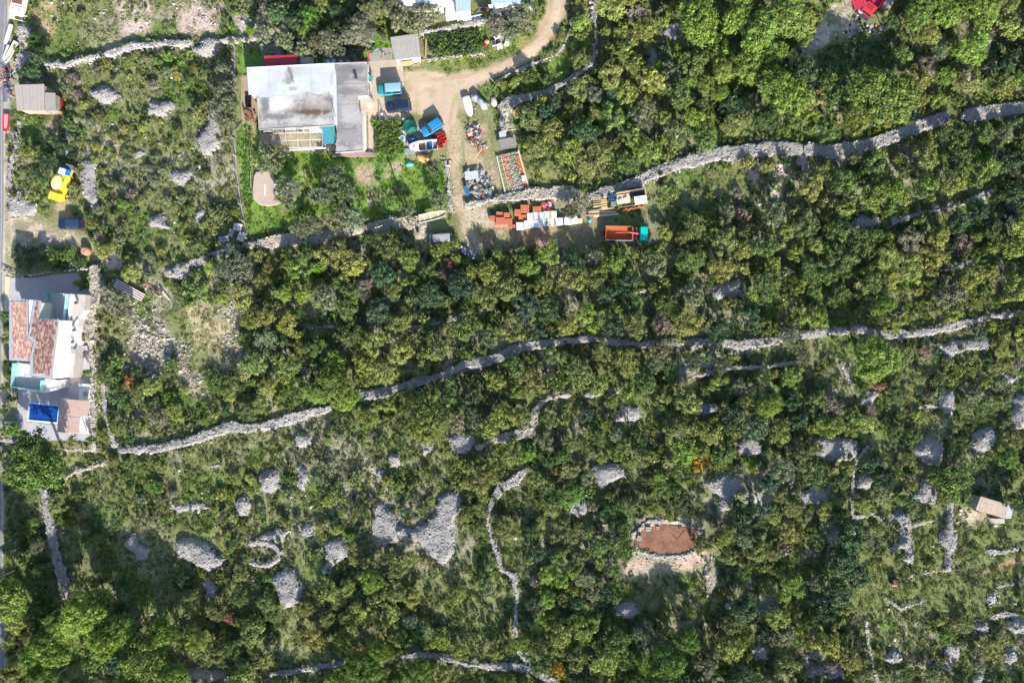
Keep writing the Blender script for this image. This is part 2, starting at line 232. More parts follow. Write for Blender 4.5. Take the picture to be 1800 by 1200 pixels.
# heaps: (polygon px, height m, material, label, landmark)
HEAPS = [
 ([(157,162),(170,155),(188,153),(200,160),(208,168),(200,175),(190,176),(180,181),(166,171)],1.3,'S','low pale heap of stones below the field wall','heap below the field wall'),
 ([(261,181),(275,178),(302,178),(304,190),(292,205),(284,208),(263,197)],1.3,'S','angular pale stone heap in the west field','angular heap in the west field'),
 ([(340,243),(352,232),(364,225),(368,200),(372,183),(385,177),(388,190),(386,212),(384,235),(387,255),(370,270),(355,268),(342,256)],1.3,'S','tall keyhole shaped stone heap west of the white roof','keyhole shaped heap'),
 ([(350,96),(338,86),(352,78),(362,68),(384,68),(388,80),(380,96),(364,98)],1.3,'S','grey stone heap at the end of the field wall','heap at the field wall end'),
 ([(230,268),(245,262),(259,266),(252,276),(238,278)],0.7,'S','small faint heap in the west field scrub','small faint heap'),
 ([(143,285),(155,280),(167,286),(164,315),(163,330),(169,352),(163,363),(154,350),(145,338),(141,310)],1.0,'S','long tapering stone heap beside the yellow mixer','long heap by the yellow mixer'),
 ([(255,386),(265,378),(280,377),(290,390),(299,400),(285,403),(268,402),(258,398)],1.2,'S','rounded pale heap east of the navy parked car','rounded heap past the navy car'),
 ([(340,373),(352,365),(360,372),(351,389),(343,386)],0.9,'W','small white heap near the concrete blocks','small white heap by the blocks'),
 ([(299,304),(318,299),(336,304),(330,318),(315,323),(303,316)],1.0,'S','small grey heap below the keyhole heap','small heap below the keyhole'),
 ([(32,46),(45,44),(51,62),(45,88),(52,108),(46,128),(36,140),(28,122),(25,100),(30,75)],1.0,'W','long roadside heap of white boulders behind the boats','white boulder heap by the boats'),
 ([(28,212),(36,206),(41,218),(36,228),(30,225)],0.6,'W','tiny white rubble heap beside the red boat','tiny heap by the red boat'),
 ([(14,345),(30,338),(50,352),(64,364),(58,378),(36,384),(16,376)],0.5,'W','white rubble spread near the villa gate','white rubble near the gate'),
 ([(297,472),(312,460),(330,463),(334,475),(322,492),(306,490),(298,482)],1.2,'W','white stone heap above the straw clearing','white heap above the straw clearing'),
 ([(455,836),(465,826),(480,825),(488,835),(487,856),(475,867),(458,860),(454,846)],1.5,'S','oval steep stone heap below the pale wall end','oval heap below the pale wall'),
 ([(517,820),(525,814),(540,825),(549,838),(538,853),(533,866),(522,846)],1.2,'S','wedge shaped stone heap in the lower scrub','wedge shaped heap'),
 ([(678,804),(685,793),(700,797),(706,809),(700,821),(685,822)],1.2,'S','small square stone heap west of the lone pine','small square heap'),
 ([(660,826),(670,822),(676,828),(670,837),(660,834)],0.7,'S','tiny heap beside the small square heap','tiny heap'),
 ([(731,773),(740,767),(761,771),(756,789),(746,799),(738,790)],1.1,'S','stone heap just below the lone dark pine','heap just below the lone pine'),
 ([(788,771),(794,761),(815,755),(830,765),(834,781),(820,796),(804,796),(795,785)],1.6,'S','cone shaped stone heap at the start of the hooked wall','cone heap by the hooked wall'),
 ([(517,771),(521,760),(535,757),(545,768),(552,779),(536,785),(520,781)],1.1,'S','stone heap below the pale end of the long wall','heap below the long wall'),
 ([(410,886),(415,876),(428,873),(437,885),(434,906),(420,908),(411,898)],1.4,'S','upright oval stone heap in the southwest scrub','upright oval heap'),
 ([(311,950),(340,945),(362,952),(378,965),(394,984),(385,1000),(362,1004),(340,990),(309,981)],1.5,'S','big flat diamond shaped stone heap','diamond shaped heap'),
 ([(353,1026),(366,1020),(383,1034),(378,1048),(372,1054),(360,1046)],1.2,'S','small pointed heap below the diamond heap','small pointed heap'),
 ([(472,1022),(482,1010),(505,997),(516,1000),(524,1014),(531,1034),(525,1062),(500,1071),(489,1052),(482,1030)],1.6,'S','large pale heap with a flat top below the ring enclosure','large heap below the ring'),
 ([(454,948),(460,937),(478,933),(485,925),(508,934),(498,950),(490,958),(472,953)],1.1,'S','pale heap touching the ring shaped enclosure','heap touching the ring'),
 ([(527,929),(538,921),(551,925),(546,940),(530,941)],0.9,'S','little heap east of the ring enclosure','little heap east of the ring'),
 ([(570,956),(585,949),(601,945),(614,974),(600,985),(587,990),(581,1011),(564,1010),(573,986)],1.3,'S','crooked pale heap between the ring and the twin heap','crooked heap'),
 ([(655,892),(665,885),(690,902),(700,918),(725,931),(747,923),(764,900),(770,875),(785,863),(805,868),(808,892),(800,915),(804,950),(797,972),(785,990),(775,994),(760,981),(748,960),(735,952),(716,944),(690,950),(672,963),(652,935)],1.1,'S','very large twin lobed gravel heap','twin lobed gravel heap'),
 ([(221,955),(235,935),(246,950),(264,966),(255,977),(242,982)],1.0,'S','three cornered heap west of the diamond heap','three cornered heap'),
 ([(1043,825),(1056,817),(1085,815),(1097,830),(1101,839),(1080,845),(1066,858),(1055,866),(1049,850)],1.4,'S','bright fan shaped heap in the middle scrub','fan shaped heap'),
 ([(1003,875),(1019,868),(1032,880),(1030,902),(1015,911),(1003,896)],1.2,'S','grey square heap below the fan shaped heap','grey square heap'),
 ([(1087,725),(1102,711),(1120,717),(1128,730),(1116,741),(1085,739)],1.0,'W','broken white heap past the end of the hooked wall','broken white heap'),
 ([(1224,713),(1258,708),(1259,723),(1230,729)],0.9,'S','small flat heap below the narrow shadowed wall','small flat heap'),
 ([(1299,776),(1325,762),(1341,775),(1341,799),(1299,796)],1.1,'S','shaded stone heap beside the reddish shrub','heap beside the reddish shrub'),
 ([(1434,772),(1450,768),(1490,770),(1506,778),(1505,801),(1480,809),(1455,808),(1437,800)],1.2,'S','wide rectangular gravel bank','wide gravel bank'),
 ([(1240,850),(1270,834),(1306,834),(1306,862),(1290,872),(1286,896),(1262,902),(1268,872)],1.2,'S','pale triangular heap above the red soil pit','triangular heap by the red pit'),
 ([(1407,866),(1430,855),(1456,868),(1450,881),(1410,887)],0.9,'S','ragged heap below the wide gravel bank','ragged heap'),
 ([(1381,830),(1395,832),(1401,848),(1389,857)],0.8,'S','small leaning heap west of the ragged heap','small leaning heap'),
 ([(1612,787),(1620,770),(1645,767),(1663,778),(1661,802),(1655,821),(1634,819),(1613,800)],2.1,'S','tallest conical stone heap with a long shadow','tallest conical heap'),
 ([(1711,786),(1715,765),(1730,755),(1748,756),(1754,770),(1745,785),(1719,796)],1.6,'S','conical heap east of the tallest one','conical heap further east'),
 ([(1509,856),(1513,835),(1530,832),(1541,843),(1530,858)],1.4,'S','small domed heap beside the vertical stone line','small domed heap'),
 ([(1607,876),(1615,850),(1630,842),(1646,843),(1650,870),(1645,884),(1620,885)],1.8,'S','domed heap below the tallest conical heap','domed heap below the tallest'),
 ([(1574,898),(1590,896),(1598,910),(1601,925),(1604,950),(1610,976),(1604,989),(1590,985),(1590,966),(1580,965),(1568,970),(1564,963),(1580,954),(1585,940),(1577,918)],1.5,'S','cross shaped grey stone bank on the grassy terrace','cross shaped bank'),
 ([(1664,874),(1675,874),(1678,910),(1681,940),(1676,965),(1679,1003),(1661,1003),(1664,960),(1655,944),(1659,920),(1665,905)],1.2,'S','long upright stone bank on the grassy terrace','long upright bank'),
 ([(1653,706),(1658,690),(1670,684),(1681,695),(1681,721),(1665,726),(1655,716)],1.4,'S','oval heap with a thin stone tail','oval heap with a tail'),
 ([(1640,600),(1661,605),(1700,600),(1741,594),(1735,612),(1710,615),(1682,620),(1665,629),(1655,615)],1.1,'S','wide winged heap below the eastern capped wall','winged heap'),
 ([(1783,700),(1790,690),(1806,692),(1806,756),(1785,753),(1782,730)],1.4,'S','heap cut off by the eastern edge','heap on the eastern edge'),
 ([(1755,656),(1775,661),(1803,658),(1785,673),(1770,674)],0.7,'W','small white rubble spread near the eastern edge','small rubble near the eastern edge'),
 ([(1510,700),(1520,689),(1542,692),(1530,711),(1511,712)],0.9,'S','shaded heap just below the bright pine','shaded heap below the bright pine'),
 ([(1252,511),(1265,500),(1300,488),(1311,500),(1306,516),(1280,521),(1262,526),(1252,520)],2.2,'S','roofless stone hut ruin deep in the thicket','stone ruin in the thicket'),
 ([(1714,81),(1725,65),(1745,68),(1741,91),(1717,93)],1.0,'W','white heap in the northeast scrub','white heap in the northeast'),
 ([(1694,121),(1708,115),(1721,126),(1715,141),(1699,139)],0.9,'W','second white heap in the northeast scrub, nearer the wall','white heap nearer the wall'),
 ([(1170,56),(1180,43),(1196,45),(1195,63),(1178,71)],0.9,'S','small heap below the tall northern pine','small heap below the northern pine'),
 ([(1134,121),(1143,80),(1156,95),(1153,111),(1140,123)],0.9,'S','narrow upright heap in the northern thicket','narrow heap in the northern thicket'),
 ([(1077,1067),(1095,1057),(1121,1061),(1129,1079),(1105,1088),(1080,1079)],1.6,'S','oval heap below the red soil pit','oval heap below the red pit'),
 ([(1321,1141),(1335,1133),(1352,1144),(1352,1158),(1330,1157)],1.2,'S','round heap with a dark hollow near the southern edge','round heap in the south'),
 ([(1414,1181),(1430,1169),(1447,1172),(1440,1186),(1418,1192)],1.1,'S','small shaded heap on the southern edge','shaded heap on the southern edge'),
 ([(1457,1182),(1470,1173),(1485,1178),(1483,1190),(1462,1192)],1.0,'S','neighbouring small shaded heap on the southern edge','neighbouring southern heap'),
 ([(1775,1106),(1785,1089),(1806,1089),(1806,1117),(1785,1117)],1.6,'S','domed heap on the southeastern edge','domed southeastern heap'),
 ([(1766,1150),(1771,1140),(1783,1138),(1793,1148),(1789,1162),(1774,1164)],1.5,'S','round steep heap in the southeast corner','round heap in the southeast corner'),
 ([(1558,1158),(1566,1147),(1584,1148),(1584,1160),(1570,1165)],1.2,'S','small oval heap beside the stone edged line','small oval heap in the southeast'),
 ([(1410,1146),(1428,1152),(1445,1136),(1452,1142),(1432,1161),(1415,1158)],0.8,'W','crescent of white stones in the south','white crescent in the south'),
 ([(1700,1203),(1718,1185),(1730,1180),(1735,1190),(1728,1204)],1.0,'S','leaning pale heap on the southern edge','leaning heap on the southern edge'),
 ([(1660,1150),(1666,1130),(1684,1134),(1687,1158),(1678,1172),(1664,1180)],0.8,'W','loose pale heap in the southeast scrub','loose heap in the southeast'),
 ([(1738,1046),(1750,1041),(1754,1056),(1740,1062)],0.8,'W','small pale heap southeast of the grassy terrace','small heap past the terrace'),
 ([(1708,1104),(1718,1095),(1734,1098),(1734,1108),(1715,1110)],1.0,'S','shaded oval heap in the southeast','shaded oval heap'),
 ([(1450,937),(1468,926),(1482,930),(1475,946),(1458,951)],0.9,'W','pale heap beside the dark oak clump','heap by the dark oak'),
 ([(1430,1062),(1445,1050),(1459,1055),(1451,1067)],1.0,'S','shaded small heap south of the dark oak clump','heap south of the dark oak'),
 ([(1500,392),(1520,380),(1545,383),(1549,396),(1525,400),(1503,402)],1.2,'S','heap at the start of the broken eastern wall','heap by the broken wall'),
 ([(321,1177),(345,1172),(372,1180),(396,1180),(398,1192),(370,1200),(335,1193)],1.0,'C','cream flat heap on the southern edge','cream heap on the southern edge'),
 ([(728,404),(738,396),(748,404),(742,416),(730,418)],0.8,'C','loose boulders at the end of the garden terrace wall','loose boulders by the terrace wall'),
 ([(298,894),(302,884),(318,888),(350,884),(372,893),(345,897),(318,899)],0.5,'W','thin spread of pale stones in the southwest scrub','thin stone spread'),
 ([(363,822),(376,812),(398,810),(392,823),(370,826)],0.5,'W','faint pale spread below the long wall','faint spread below the wall'),
 ([(1405,262),(1418,258),(1424,285),(1420,300),(1408,305),(1402,285)],0.4,'C','broken gap of loose stones between the two wide walls','gap of loose stones'),
 ([(1240,1000),(1252,985),(1262,1000),(1255,1040),(1243,1050)],0.5,'C','loose cream stones beside the red soil pit','cream stones by the red pit'),
]
WALLS += [([(1237, 950), (1230, 960), (1221, 968), (1207, 974), (1188, 977), (1163, 977), (1140, 974), (1124, 968), (1117, 960), (1114, 949), (1114, 938), (1123, 928), (1142, 920), (1166, 916), (1187, 916), (1204, 921), (1219, 929), (1233, 939), (1237, 950)],[6,9,5,8,4,7,10,6,8,5,9,7,11,6,8,9,5,7,6],.3,'C','rough stone rim around the red soil pit',None)]
# scattered loose rock zones: polygon px, stones per m2, size m
SCAT = [
 ([(212,545),(262,525),(300,590),(300,640),(268,672),(215,655)],5,.27), ([(300,590),(325,590),(372,670),(372,700),(350,690),(315,660)],5,.25),
 ([(365,520),(408,520),(432,555),(425,585),(392,560)],6,.28), ([(388,590),(428,580),(425,655),(400,665)],6,.28),
 ([(80,0),(205,0),(240,75),(150,95),(95,80)],0.5,.22), ([(205,0),(270,0),(262,60),(215,55)],1.8,.22),
 ([(300,0),(385,0),(385,50),(330,60),(300,40)],2.0,.2), ([(420,25),(455,30),(460,70),(420,72)],1.6,.25), ([(455,20),(530,60),(500,70),(455,55)],0.9,.25),
 ([(15,330),(70,340),(75,375),(20,390)],2.4,.3), ([(1320,285),(1420,290),(1410,330),(1370,345),(1330,320)],2.2,.25),
 ([(1300,340),(1400,335),(1400,350),(1330,365)],0.8,.3), ([(1110,905),(1250,905),(1262,985),(1230,1010),(1110,1000),(1105,930)],1.5,.22),
 ([(200,240),(420,240),(420,400),(200,400)],0.12,.3), ([(130,120),(420,110),(420,240),(130,240)],0.14,.3),
 ([(130,820),(660,820),(660,1000),(230,1000)],0.16,.3), ([(900,680),(1500,680),(1500,980),(900,980)],0.08,.3),
 ([(770,270),(795,270),(800,370),(785,370)],1.6,.25), ([(1510,1130),(1800,1030),(1800,1200),(1510,1200)],0.2,.3),
 ([(820,150),(880,140),(890,175),(840,190)],2.4,.28), ([(1290,860),(1350,870),(1360,900),(1320,905)],1.4,.25), ([(940,640),(975,625),(985,670),(945,670)],1.3,.25),
 ([(1190,615),(1225,612),(1235,650),(1197,655)],1.6,.2), ([(1275,605),(1330,602),(1322,622),(1290,632)],2.2,.22), ([(1040,395),(1100,440),(1130,470),(1060,470)],.15,.25),
 ([(1410,30),(1470,30),(1440,95),(1400,120)],1.6,.28), ([(1460,60),(1580,60),(1580,170),(1460,150)],0.5,.3),
 ([(640,60),(670,45),(680,110),(655,110)],1.5,.25), ([(170,470),(300,520),(280,560),(200,520)],.35,.3), ([(1540,895),(1800,880),(1800,1010),(1540,1010)],.15,.3)]
# ---------------------------------------------------------------- ground
ZONES = [  # name, polygon px, colour (linear), edge softness m
 ('dry', [(60,0),(98,0),(98,60),(72,62)], (.36,.29,.17), 1.2),
 ('soil', [(205,0),(275,0),(262,62),(215,60)], (.42,.34,.29), 1.5), ('soil', [(295,0),(395,0),(392,50),(330,62),(296,40)], (.42,.34,.29), 1.5),
 ('stony', [(415,25),(470,30),(475,72),(415,74)], (.38,.34,.30), 1.2),
 ('lawn', [(418,72),(436,72),(437,132),(418,132)], (.12,.205,.045), .5), ('lawn', [(437,82),(462,82),(462,118),(437,118)], (.10,.2,.05), .4),
 ('lawn', [(418,218),(462,218),(468,262),(498,275),(500,268),(592,270),(660,272),(700,222),(715,285),(775,290),(785,300),(785,362),(742,372),(690,388),(620,395),(520,405),(438,418),(424,330)], (.125,.205,.042), .8),
 ('dry', [(437,222),(450,222),(452,300),(440,300)], (.33,.27,.16), .6), ('dry', [(528,300),(545,300),(553,352),(538,352)], (.36,.32,.16), .6),
 ('soil', [(620,285),(655,290),(668,325),(640,330),(625,310)], (.33,.27,.18), .9), ('soil', [(672,288),(705,284),(712,310),(672,318)], (.34,.26,.20), .9),
 ('soil', [(640,340),(705,325),(700,340),(650,365)], (.30,.24,.17), .7),
 ('lawn', [(876,160),(905,135),(975,108),(1000,75),(1012,40),(1040,35),(1042,110),(1005,138),(960,162),(900,175)], (.15,.21,.05), .7),
 ('lawn', [(655,60),(682,50),(688,85),(660,88)], (.14,.24,.04), .5),
 ('grass', [(1430,85),(1555,65),(1590,150),(1480,172),(1435,140)], (.085,.13,.05), 1.5), ('lawn', [(750,103),(850,92),(900,70),(940,55),(955,70),(905,98),(850,118),(760,118)], (.17,.20,.06), .8),  # first: green weeds of the hollow, darkened to paint in tree shade
 ('grass', [(1510,890),(1800,870),(1800,1070),(1500,1080)], (.15,.17,.065), 2.5),
 ('grass', [(1230,290),(1400,300),(1400,350),(1250,380)], (.16,.17,.07), 2.5),
 ('grass', [(915,280),(990,290),(985,330),(935,330),(920,300)], (.19,.2,.08), 1.5),
 ('straw', [(318,532),(400,540),(430,590),(425,640),(385,655),(345,600)], (.37,.32,.20), 1.5),
 ('straw', [(225,560),(290,560),(330,640),(372,700),(330,690),(300,650),(230,650)], (.38,.32,.26), 1.5),
 ('straw', [(110,300),(135,300),(120,370),(140,420),(60,410),(60,380),(95,355)], (.34,.29,.17), 1.5),
 ('soil', [(15,378),(60,385),(110,405),(150,415),(190,440),(215,460),(200,472),(150,450),(120,425),(40,440),(15,470)], (.44,.36,.29), .8),
 ('path', [(185,440),(205,445),(245,480),(300,515),(290,522),(240,498),(205,465)], (.40,.37,.32), .7),
 ('gravel', [(712,125),(755,122),(795,130),(845,120),(880,108),(915,92),(942,65),(955,35),(962,-20),(996,-20),(994,20),(985,52),(965,78),(935,104),(905,120),(870,137),(848,148),(835,165),(825,190),(805,200),(800,222),(790,245),(780,240),(770,205),(745,200),(725,200),(712,215)], (.46,.365,.265), .7),
 ('path', [(783,235),(805,215),(812,240),(808,300),(815,360),(835,400),(850,440),(828,445),(808,400),(795,340),(788,290)], (.38,.31,.21), .9),
 ('path', [(800,350),(850,370),(900,395),(880,410),(830,395)], (.42,.35,.26), 1.0),
 ('soil', [(840,395),(925,402),(1045,380),(1060,400),(1050,440),(1000,440),(930,432),(860,440),(835,415)], (.28,.19,.13), 1.2),
 ('soil', [(815,222),(855,218),(878,330),(820,300)], (.34,.27,.18), .6), ('soil', [(818,218),(840,150),(828,160),(805,195)], (.25,.19,.14), 1.2),
 ('stony', [(880,185),(900,180),(905,245),(888,250)], (.45,.42,.38), .6), ('stony', [(815,355),(870,350),(870,365),(820,372)], (.48,.42,.36), .6),
 ('soil', [(1315,285),(1425,290),(1410,335),(1365,345),(1325,320)], (.44,.37,.31), 1.5),
 ('stony', [(1395,90),(1440,40),(1480,-20),(1520,-20),(1530,20),(1500,60),(1450,75),(1420,115)], (.46,.40,.34), 1.0),
 ('soil', [(1112,918),(1160,910),(1230,914),(1244,940),(1246,975),(1238,1005),(1190,1000),(1150,1010),(1098,1004),(1112,970)], (.44,.34,.26), 1.0),
 ('soil', [(940,610),(975,625),(980,665),(955,675),(935,640)], (.42,.34,.26), 1.2),
 ('stony', [(1188,608),(1230,606),(1262,612),(1270,640),(1200,660)], (.40,.37,.34), .8), ('stony', [(1272,604),(1335,602),(1322,625),(1285,635)], (.45,.42,.38), .7),
 ('soil', [(1700,870),(1722,880),(1745,915),(1700,930),(1690,900)], (.46,.39,.30), 1.0), ('path', [(1715,1010),(1770,985),(1802,980),(1802,986),(1770,995),(1718,1016)], (.36,.25,.15), .5),
 ('soil', [(655,395),(700,405),(690,440),(650,430)], (.38,.33,.26), 1.5), ('stony', [(1300,865),(1355,872),(1360,900),(1320,910)], (.42,.40,.36), 1.2),
 ('verge', [(8,-20),(20,-20),(18,110),(12,400),(8,560),(5,900),(12,1200),(6,1220),(0,1220),(0,-20)], (.40,.35,.28), .5),
 ('stony', [(765,780),(0,0),(0,1)], (.4,.4,.4), .1)]
ZONES.pop()
GX, GY, GS = 104.0, 72.0, 0.4
nx, ny = int(2*GX/GS)+1, int(2*GY/GS)+1
gx = np.linspace(-GX, GX, nx); gy = np.linspace(-GY, GY, ny); X, Y = np.meshgrid(gx, gy)
base = np.empty((ny, nx, 3)); n_a = fbm(X, Y, 9, 4, 3)[..., None]; n_b = fbm(X, Y, 2.6, 4, 9)[..., None]; n_c = fbm(X, Y, 5, 4, 21)[..., None]; n_d = fbm(X, Y, 2.2, 4, 71)[..., None]
c0 = np.array([.175,.185,.085]); c1 = np.array([.27,.25,.18]); c2 = np.array([.12,.165,.05])
def sst(v, a, b): t = np.clip((v-a)/(b-a), 0, 1); return t*t*(3-2*t)
base[:] = c0; base += (c1-base)*sst(n_a, .48, .68); base += (c2-base)*sst(n_c, .5, .7); base *= 0.72+0.6*n_b
jit = (fbm(X, Y, 1.6, 3, 31)-.5)*1.6
bare = np.zeros((ny, nx)); calm = np.zeros((ny, nx))
for zn, P, c, s in ZONES:
    d = polydist(X, Y, px(P)) + jit*min(1.0, s)
    k = sst(d, -s*.6, s*.6)[..., None]
    if zn in ('soil', 'straw', 'stony', 'dry') and s > .55: k = k*(.30+.70*sst(n_d, .40, .56))
    tex = {'lawn': .62+.8*n_b+np.array([.38,.10,.25])*sst(n_d, .54, .68), 'gravel': .86+.28*n_b, 'concrete': .95+.1*n_b}.get(zn, .72+.56*n_b)
    base = base*(1-k) + np.array(c)*tex*k
    if zn in ('gravel', 'verge'): calm = np.maximum(calm, .72*k[..., 0])
    if zn in ('gravel', 'path', 'soil', 'stony', 'verge'): bare = np.maximum(bare, k[..., 0])
for L_, wd_, cf, st_ in (([(985,-20),(980,30),(962,70),(925,102),(880,124),(835,142),(790,150),(745,152)], 1.1, (.62,.56,.50), .5), ([(972,-20),(966,25),(948,62),(912,92),(868,115),(820,134),(760,140)], .55, (.80,.74,.68), .6), ([(991,-20),(990,30),(974,68),(940,104),(895,130),(845,148),(800,170),(790,215),(795,270),(808,340)], .5, (.82,.76,.70), .6),
        ([(782,235),(786,280),(796,340)], .5, (.75,.72,.68), .6)):
    d = linedist(X, Y, px(L_), wd_)+jit*.35; k = sst(d, -.4, .3)[..., None]*(st_ if wd_ > 1 else .8); base = base*(1-k)+base*(np.array([1.12,1.12,1.12]) if wd_ > 1 else np.array(cf))*k
oil = sst(fbm(X, Y, 1.8, 3, 131), .60, .72)[..., None]*calm[..., None]*.45; base = base*(1-oil)+np.array([.30,.24,.17])*oil
wee = sst(fbm(X, Y, 1.3, 3, 137), .62, .74)[..., None]*calm[..., None]*.6; base = base*(1-wee)+np.array([.26,.26,.12])*wee
Z = terr(X, Y)
def flat_zones():
    out = []
    for P in ([(400,60),(680,60),(720,225),(720,290),(400,290)], [(0,470),(180,470),(180,800),(0,800)], [(-30,-20),(30,-20),(18,1220),(-30,1220)],
              [(15,140),(110,140),(110,205),(15,205)], [(1700,860),(1800,860),(1800,925),(1700,925)], [(650,100),(1000,100),(830,260),(660,260)], [(680,50),(850,30),(860,115),(680,115)],
              [(1040,310),(1150,310),(1150,430),(1040,430)],[(680,-30),(960,-30),(960,40),(680,40)]):
        out.append(px(P))
    return out
FLATP = flat_zones()
def flatk(x, y):
    k = np.zeros(np.shape(x))
    for P in FLATP: k = np.maximum(k, sst(polydist(np.asarray(x, float), np.asarray(y, float), P), -2.0, 0.5))
    return k
Z = Z*(1-flatk(X, Y))
# the pit with red soil sinks a little, the pool is cut out of the ground
PIT = px([(1233, 950), (1228, 957), (1222, 963), (1215, 968), (1201, 971), (1182, 973), (1163, 974), (1148, 973), (1138, 970), (1127, 964), (1117, 957), (1112, 948), (1116, 939), (1127, 932), (1138, 926), (1148, 923), (1163, 922), (1182, 923), (1201, 925), (1215, 928), (1222, 933), (1228, 939)])
Z -= 0.5*sst(polydist(X, Y, PIT), -.3, .8)
POOL = px([(52,709),(103,713),(100,740),(49,736)], 0.0)
Z -= 2.0*sst(polydist(X, Y, POOL), -.1, .1)
def H(x, y):
    fx = (np.asarray(x, float)+GX)/GS; fy = (np.asarray(y, float)+GY)/GS
    xi = np.clip(fx.astype(int), 0, nx-2); yi = np.clip(fy.astype(int), 0, ny-2); fx = np.clip(fx-xi, 0, 1); fy = np.clip(fy-yi, 0, 1)
    return (Z[yi,xi]*(1-fx)+Z[yi,xi+1]*fx)*(1-fy)+(Z[yi+1,xi]*(1-fx)+Z[yi+1,xi+1]*fx)*fy
def h1(x, y): return float(H(np.array([x]), np.array([y]))[0])
idx = np.arange(nx*ny).reshape(ny, nx)
F = np.stack([idx[:-1,:-1], idx[:-1,1:], idx[1:,1:], idx[1:,:-1]], -1).reshape(-1, 4)
def ground_mat():
    m, t, b = new_mat('ground_soil'); N = t.nodes; L = t.links
    at = N.new('ShaderNodeAttribute'); at.attribute_name = 'soil'; g = N.new('ShaderNodeNewGeometry')
    def nz(s, d=5, r=.7):
        n = N.new('ShaderNodeTexNoise'); n.inputs['Scale'].default_value = s; n.inputs['Detail'].default_value = d; n.inputs['Roughness'].default_value = r
        L.new(g.outputs['Position'], n.inputs['Vector']); return n
    def mrg(n, a, b_, c, d):
        r = N.new('ShaderNodeMapRange'); r.inputs['From Min'].default_value = a; r.inputs['From Max'].default_value = b_; r.inputs['To Min'].default_value = c; r.inputs['To Max'].default_value = d
        L.new(n.outputs['Fac'], r.inputs['Value']); return r
    a = mrg(nz(2.4), .32, .68, .62, 1.38); c = mrg(nz(9.0, 3), .35, .65, .8, 1.22)
    mu = N.new('ShaderNodeMath'); mu.operation = 'MULTIPLY'; L.new(a.outputs[0], mu.inputs[0]); L.new(c.outputs[0], mu.inputs[1])
    ca = N.new('ShaderNodeAttribute'); ca.attribute_name = 'calm'; lm_ = N.new('ShaderNodeMix'); lm_.data_type = 'FLOAT'; lm_.inputs[3].default_value = 1.0
    L.new(ca.outputs['Fac'], lm_.inputs[0]); L.new(mu.outputs[0], lm_.inputs[2]); mu = lm_
    vm = N.new('ShaderNodeVectorMath'); vm.operation = 'SCALE'; L.new(at.outputs['Vector'], vm.inputs[0]); L.new(mu.outputs[0], vm.inputs['Scale'])
    L.new(vm.outputs[0], b.inputs['Base Color']); b.inputs['Roughness'].default_value = .95; b.inputs['Specular IOR Level'].default_value = .1
    bp = N.new('ShaderNodeBump'); bp.inputs['Strength'].default_value = .7; bp.inputs['Distance'].default_value = .12
    L.new(nz(5.0).outputs['Fac'], bp.inputs['Height']); L.new(bp.outputs['Normal'], b.inputs['Normal'])
    return m
GM = ground_mat()
me = mesh_np('ground', np.stack([X, Y, Z], -1).reshape(-1, 3), F, [GM], smooth=True)
at = me.attributes.new('soil', 'FLOAT_VECTOR', 'POINT'); at.data.foreach_set('vector', np.ascontiguousarray(base.reshape(-1, 3), np.float32).ravel())
at = me.attributes.new('calm', 'FLOAT', 'POINT'); at.data.foreach_set('value', np.ascontiguousarray(calm, np.float32).ravel())
link('ground', me, kind='structure')
# far ground out to the horizon, a frame around the near sheet
V = []; Fq = []
for r0, s in ((1.0, 0), (1.0, 1)):
    pass
ring = [(-GX,-GY),(GX,-GY),(GX,GY),(-GX,GY)]; far = [(-2500,-2500),(2500,-2500),(2500,2500),(-2500,2500)]
V = [(x, y, -0.3) for x, y in ring]+[(x, y, -0.3) for x, y in far]
V += [(x, y, 0.3) for x, y in ring]
Fq = [(i, (i+1)%4, 4+(i+1)%4, 4+i) for i in range(4)]
me = mesh_np('surrounding_land', np.array(V), np.array(Fq), [GM])
at = me.attributes.new('soil', 'FLOAT_VECTOR', 'POINT'); at.data.foreach_set('vector', np.tile(np.array([.12,.13,.06], np.float32), (len(V), 1)).ravel())
link('surrounding_land', me, kind='structure')
# ---------------------------------------------------------------- rubble
ROCKS = []
for i in range(10):
    c = np.array([(sx, sy, sz) for sz in (-1,1) for sy in (-1,1) for sx in (-1,1)], float)*.5
    c *= rng.uniform(.55, 1.0, (8, 3)); ROCKS.append(c)
RF = np.array([(0,2,3,1),(4,5,7,6),(0,1,5,4),(2,6,7,3),(0,4,6,2),(1,3,7,5)])
def rocks(P, S, vary=None):
    """joined mesh data of rocks at P (n,3) with size S (n,)"""
    n = len(P); A = rng.uniform(0, 2*np.pi, n); T = rng.normal(0, .25, (n, 2)); B = np.stack([ROCKS[k] for k in rng.integers(0, 10, n)])
    sc = np.stack([S*rng.uniform(.9, 1.5, n), S*rng.uniform(.7, 1.1, n), S*rng.uniform(.45, .8, n)], -1)[:, None, :]
    B = B*sc; ca, sa = np.cos(A)[:, None], np.sin(A)[:, None]
    x = B[..., 0]*ca-B[..., 1]*sa; y = B[..., 0]*sa+B[..., 1]*ca; z = B[..., 2]+x*T[:, :1]+y*T[:, 1:]
    Vv = (np.stack([x, y, z], -1)+P[:, None, :]).reshape(-1, 3)
    Ff = (RF[None]+8*np.arange(n)[:, None, None]).reshape(-1, 4)
    v = rng.beta(2, 2.2, n) if vary is None else vary
    return Vv, Ff, np.repeat(v, 6)
COREM = {'S': M('rubble_core_grey', (.29,.275,.265), .95, .5, 2.0, bump=.8), 'W': M('rubble_core_white', (.33,.31,.30), .95, .5, 2.0, bump=.8), 'C': M('rubble_core_cream', (.34,.31,.26), .95, .5, 2.0, bump=.8)}
SM = {'S': STONE, 'W': STONEW, 'C': STONEC}
MASK = np.full((ny, nx), -9.0)     # signed distance to anything that keeps plants away
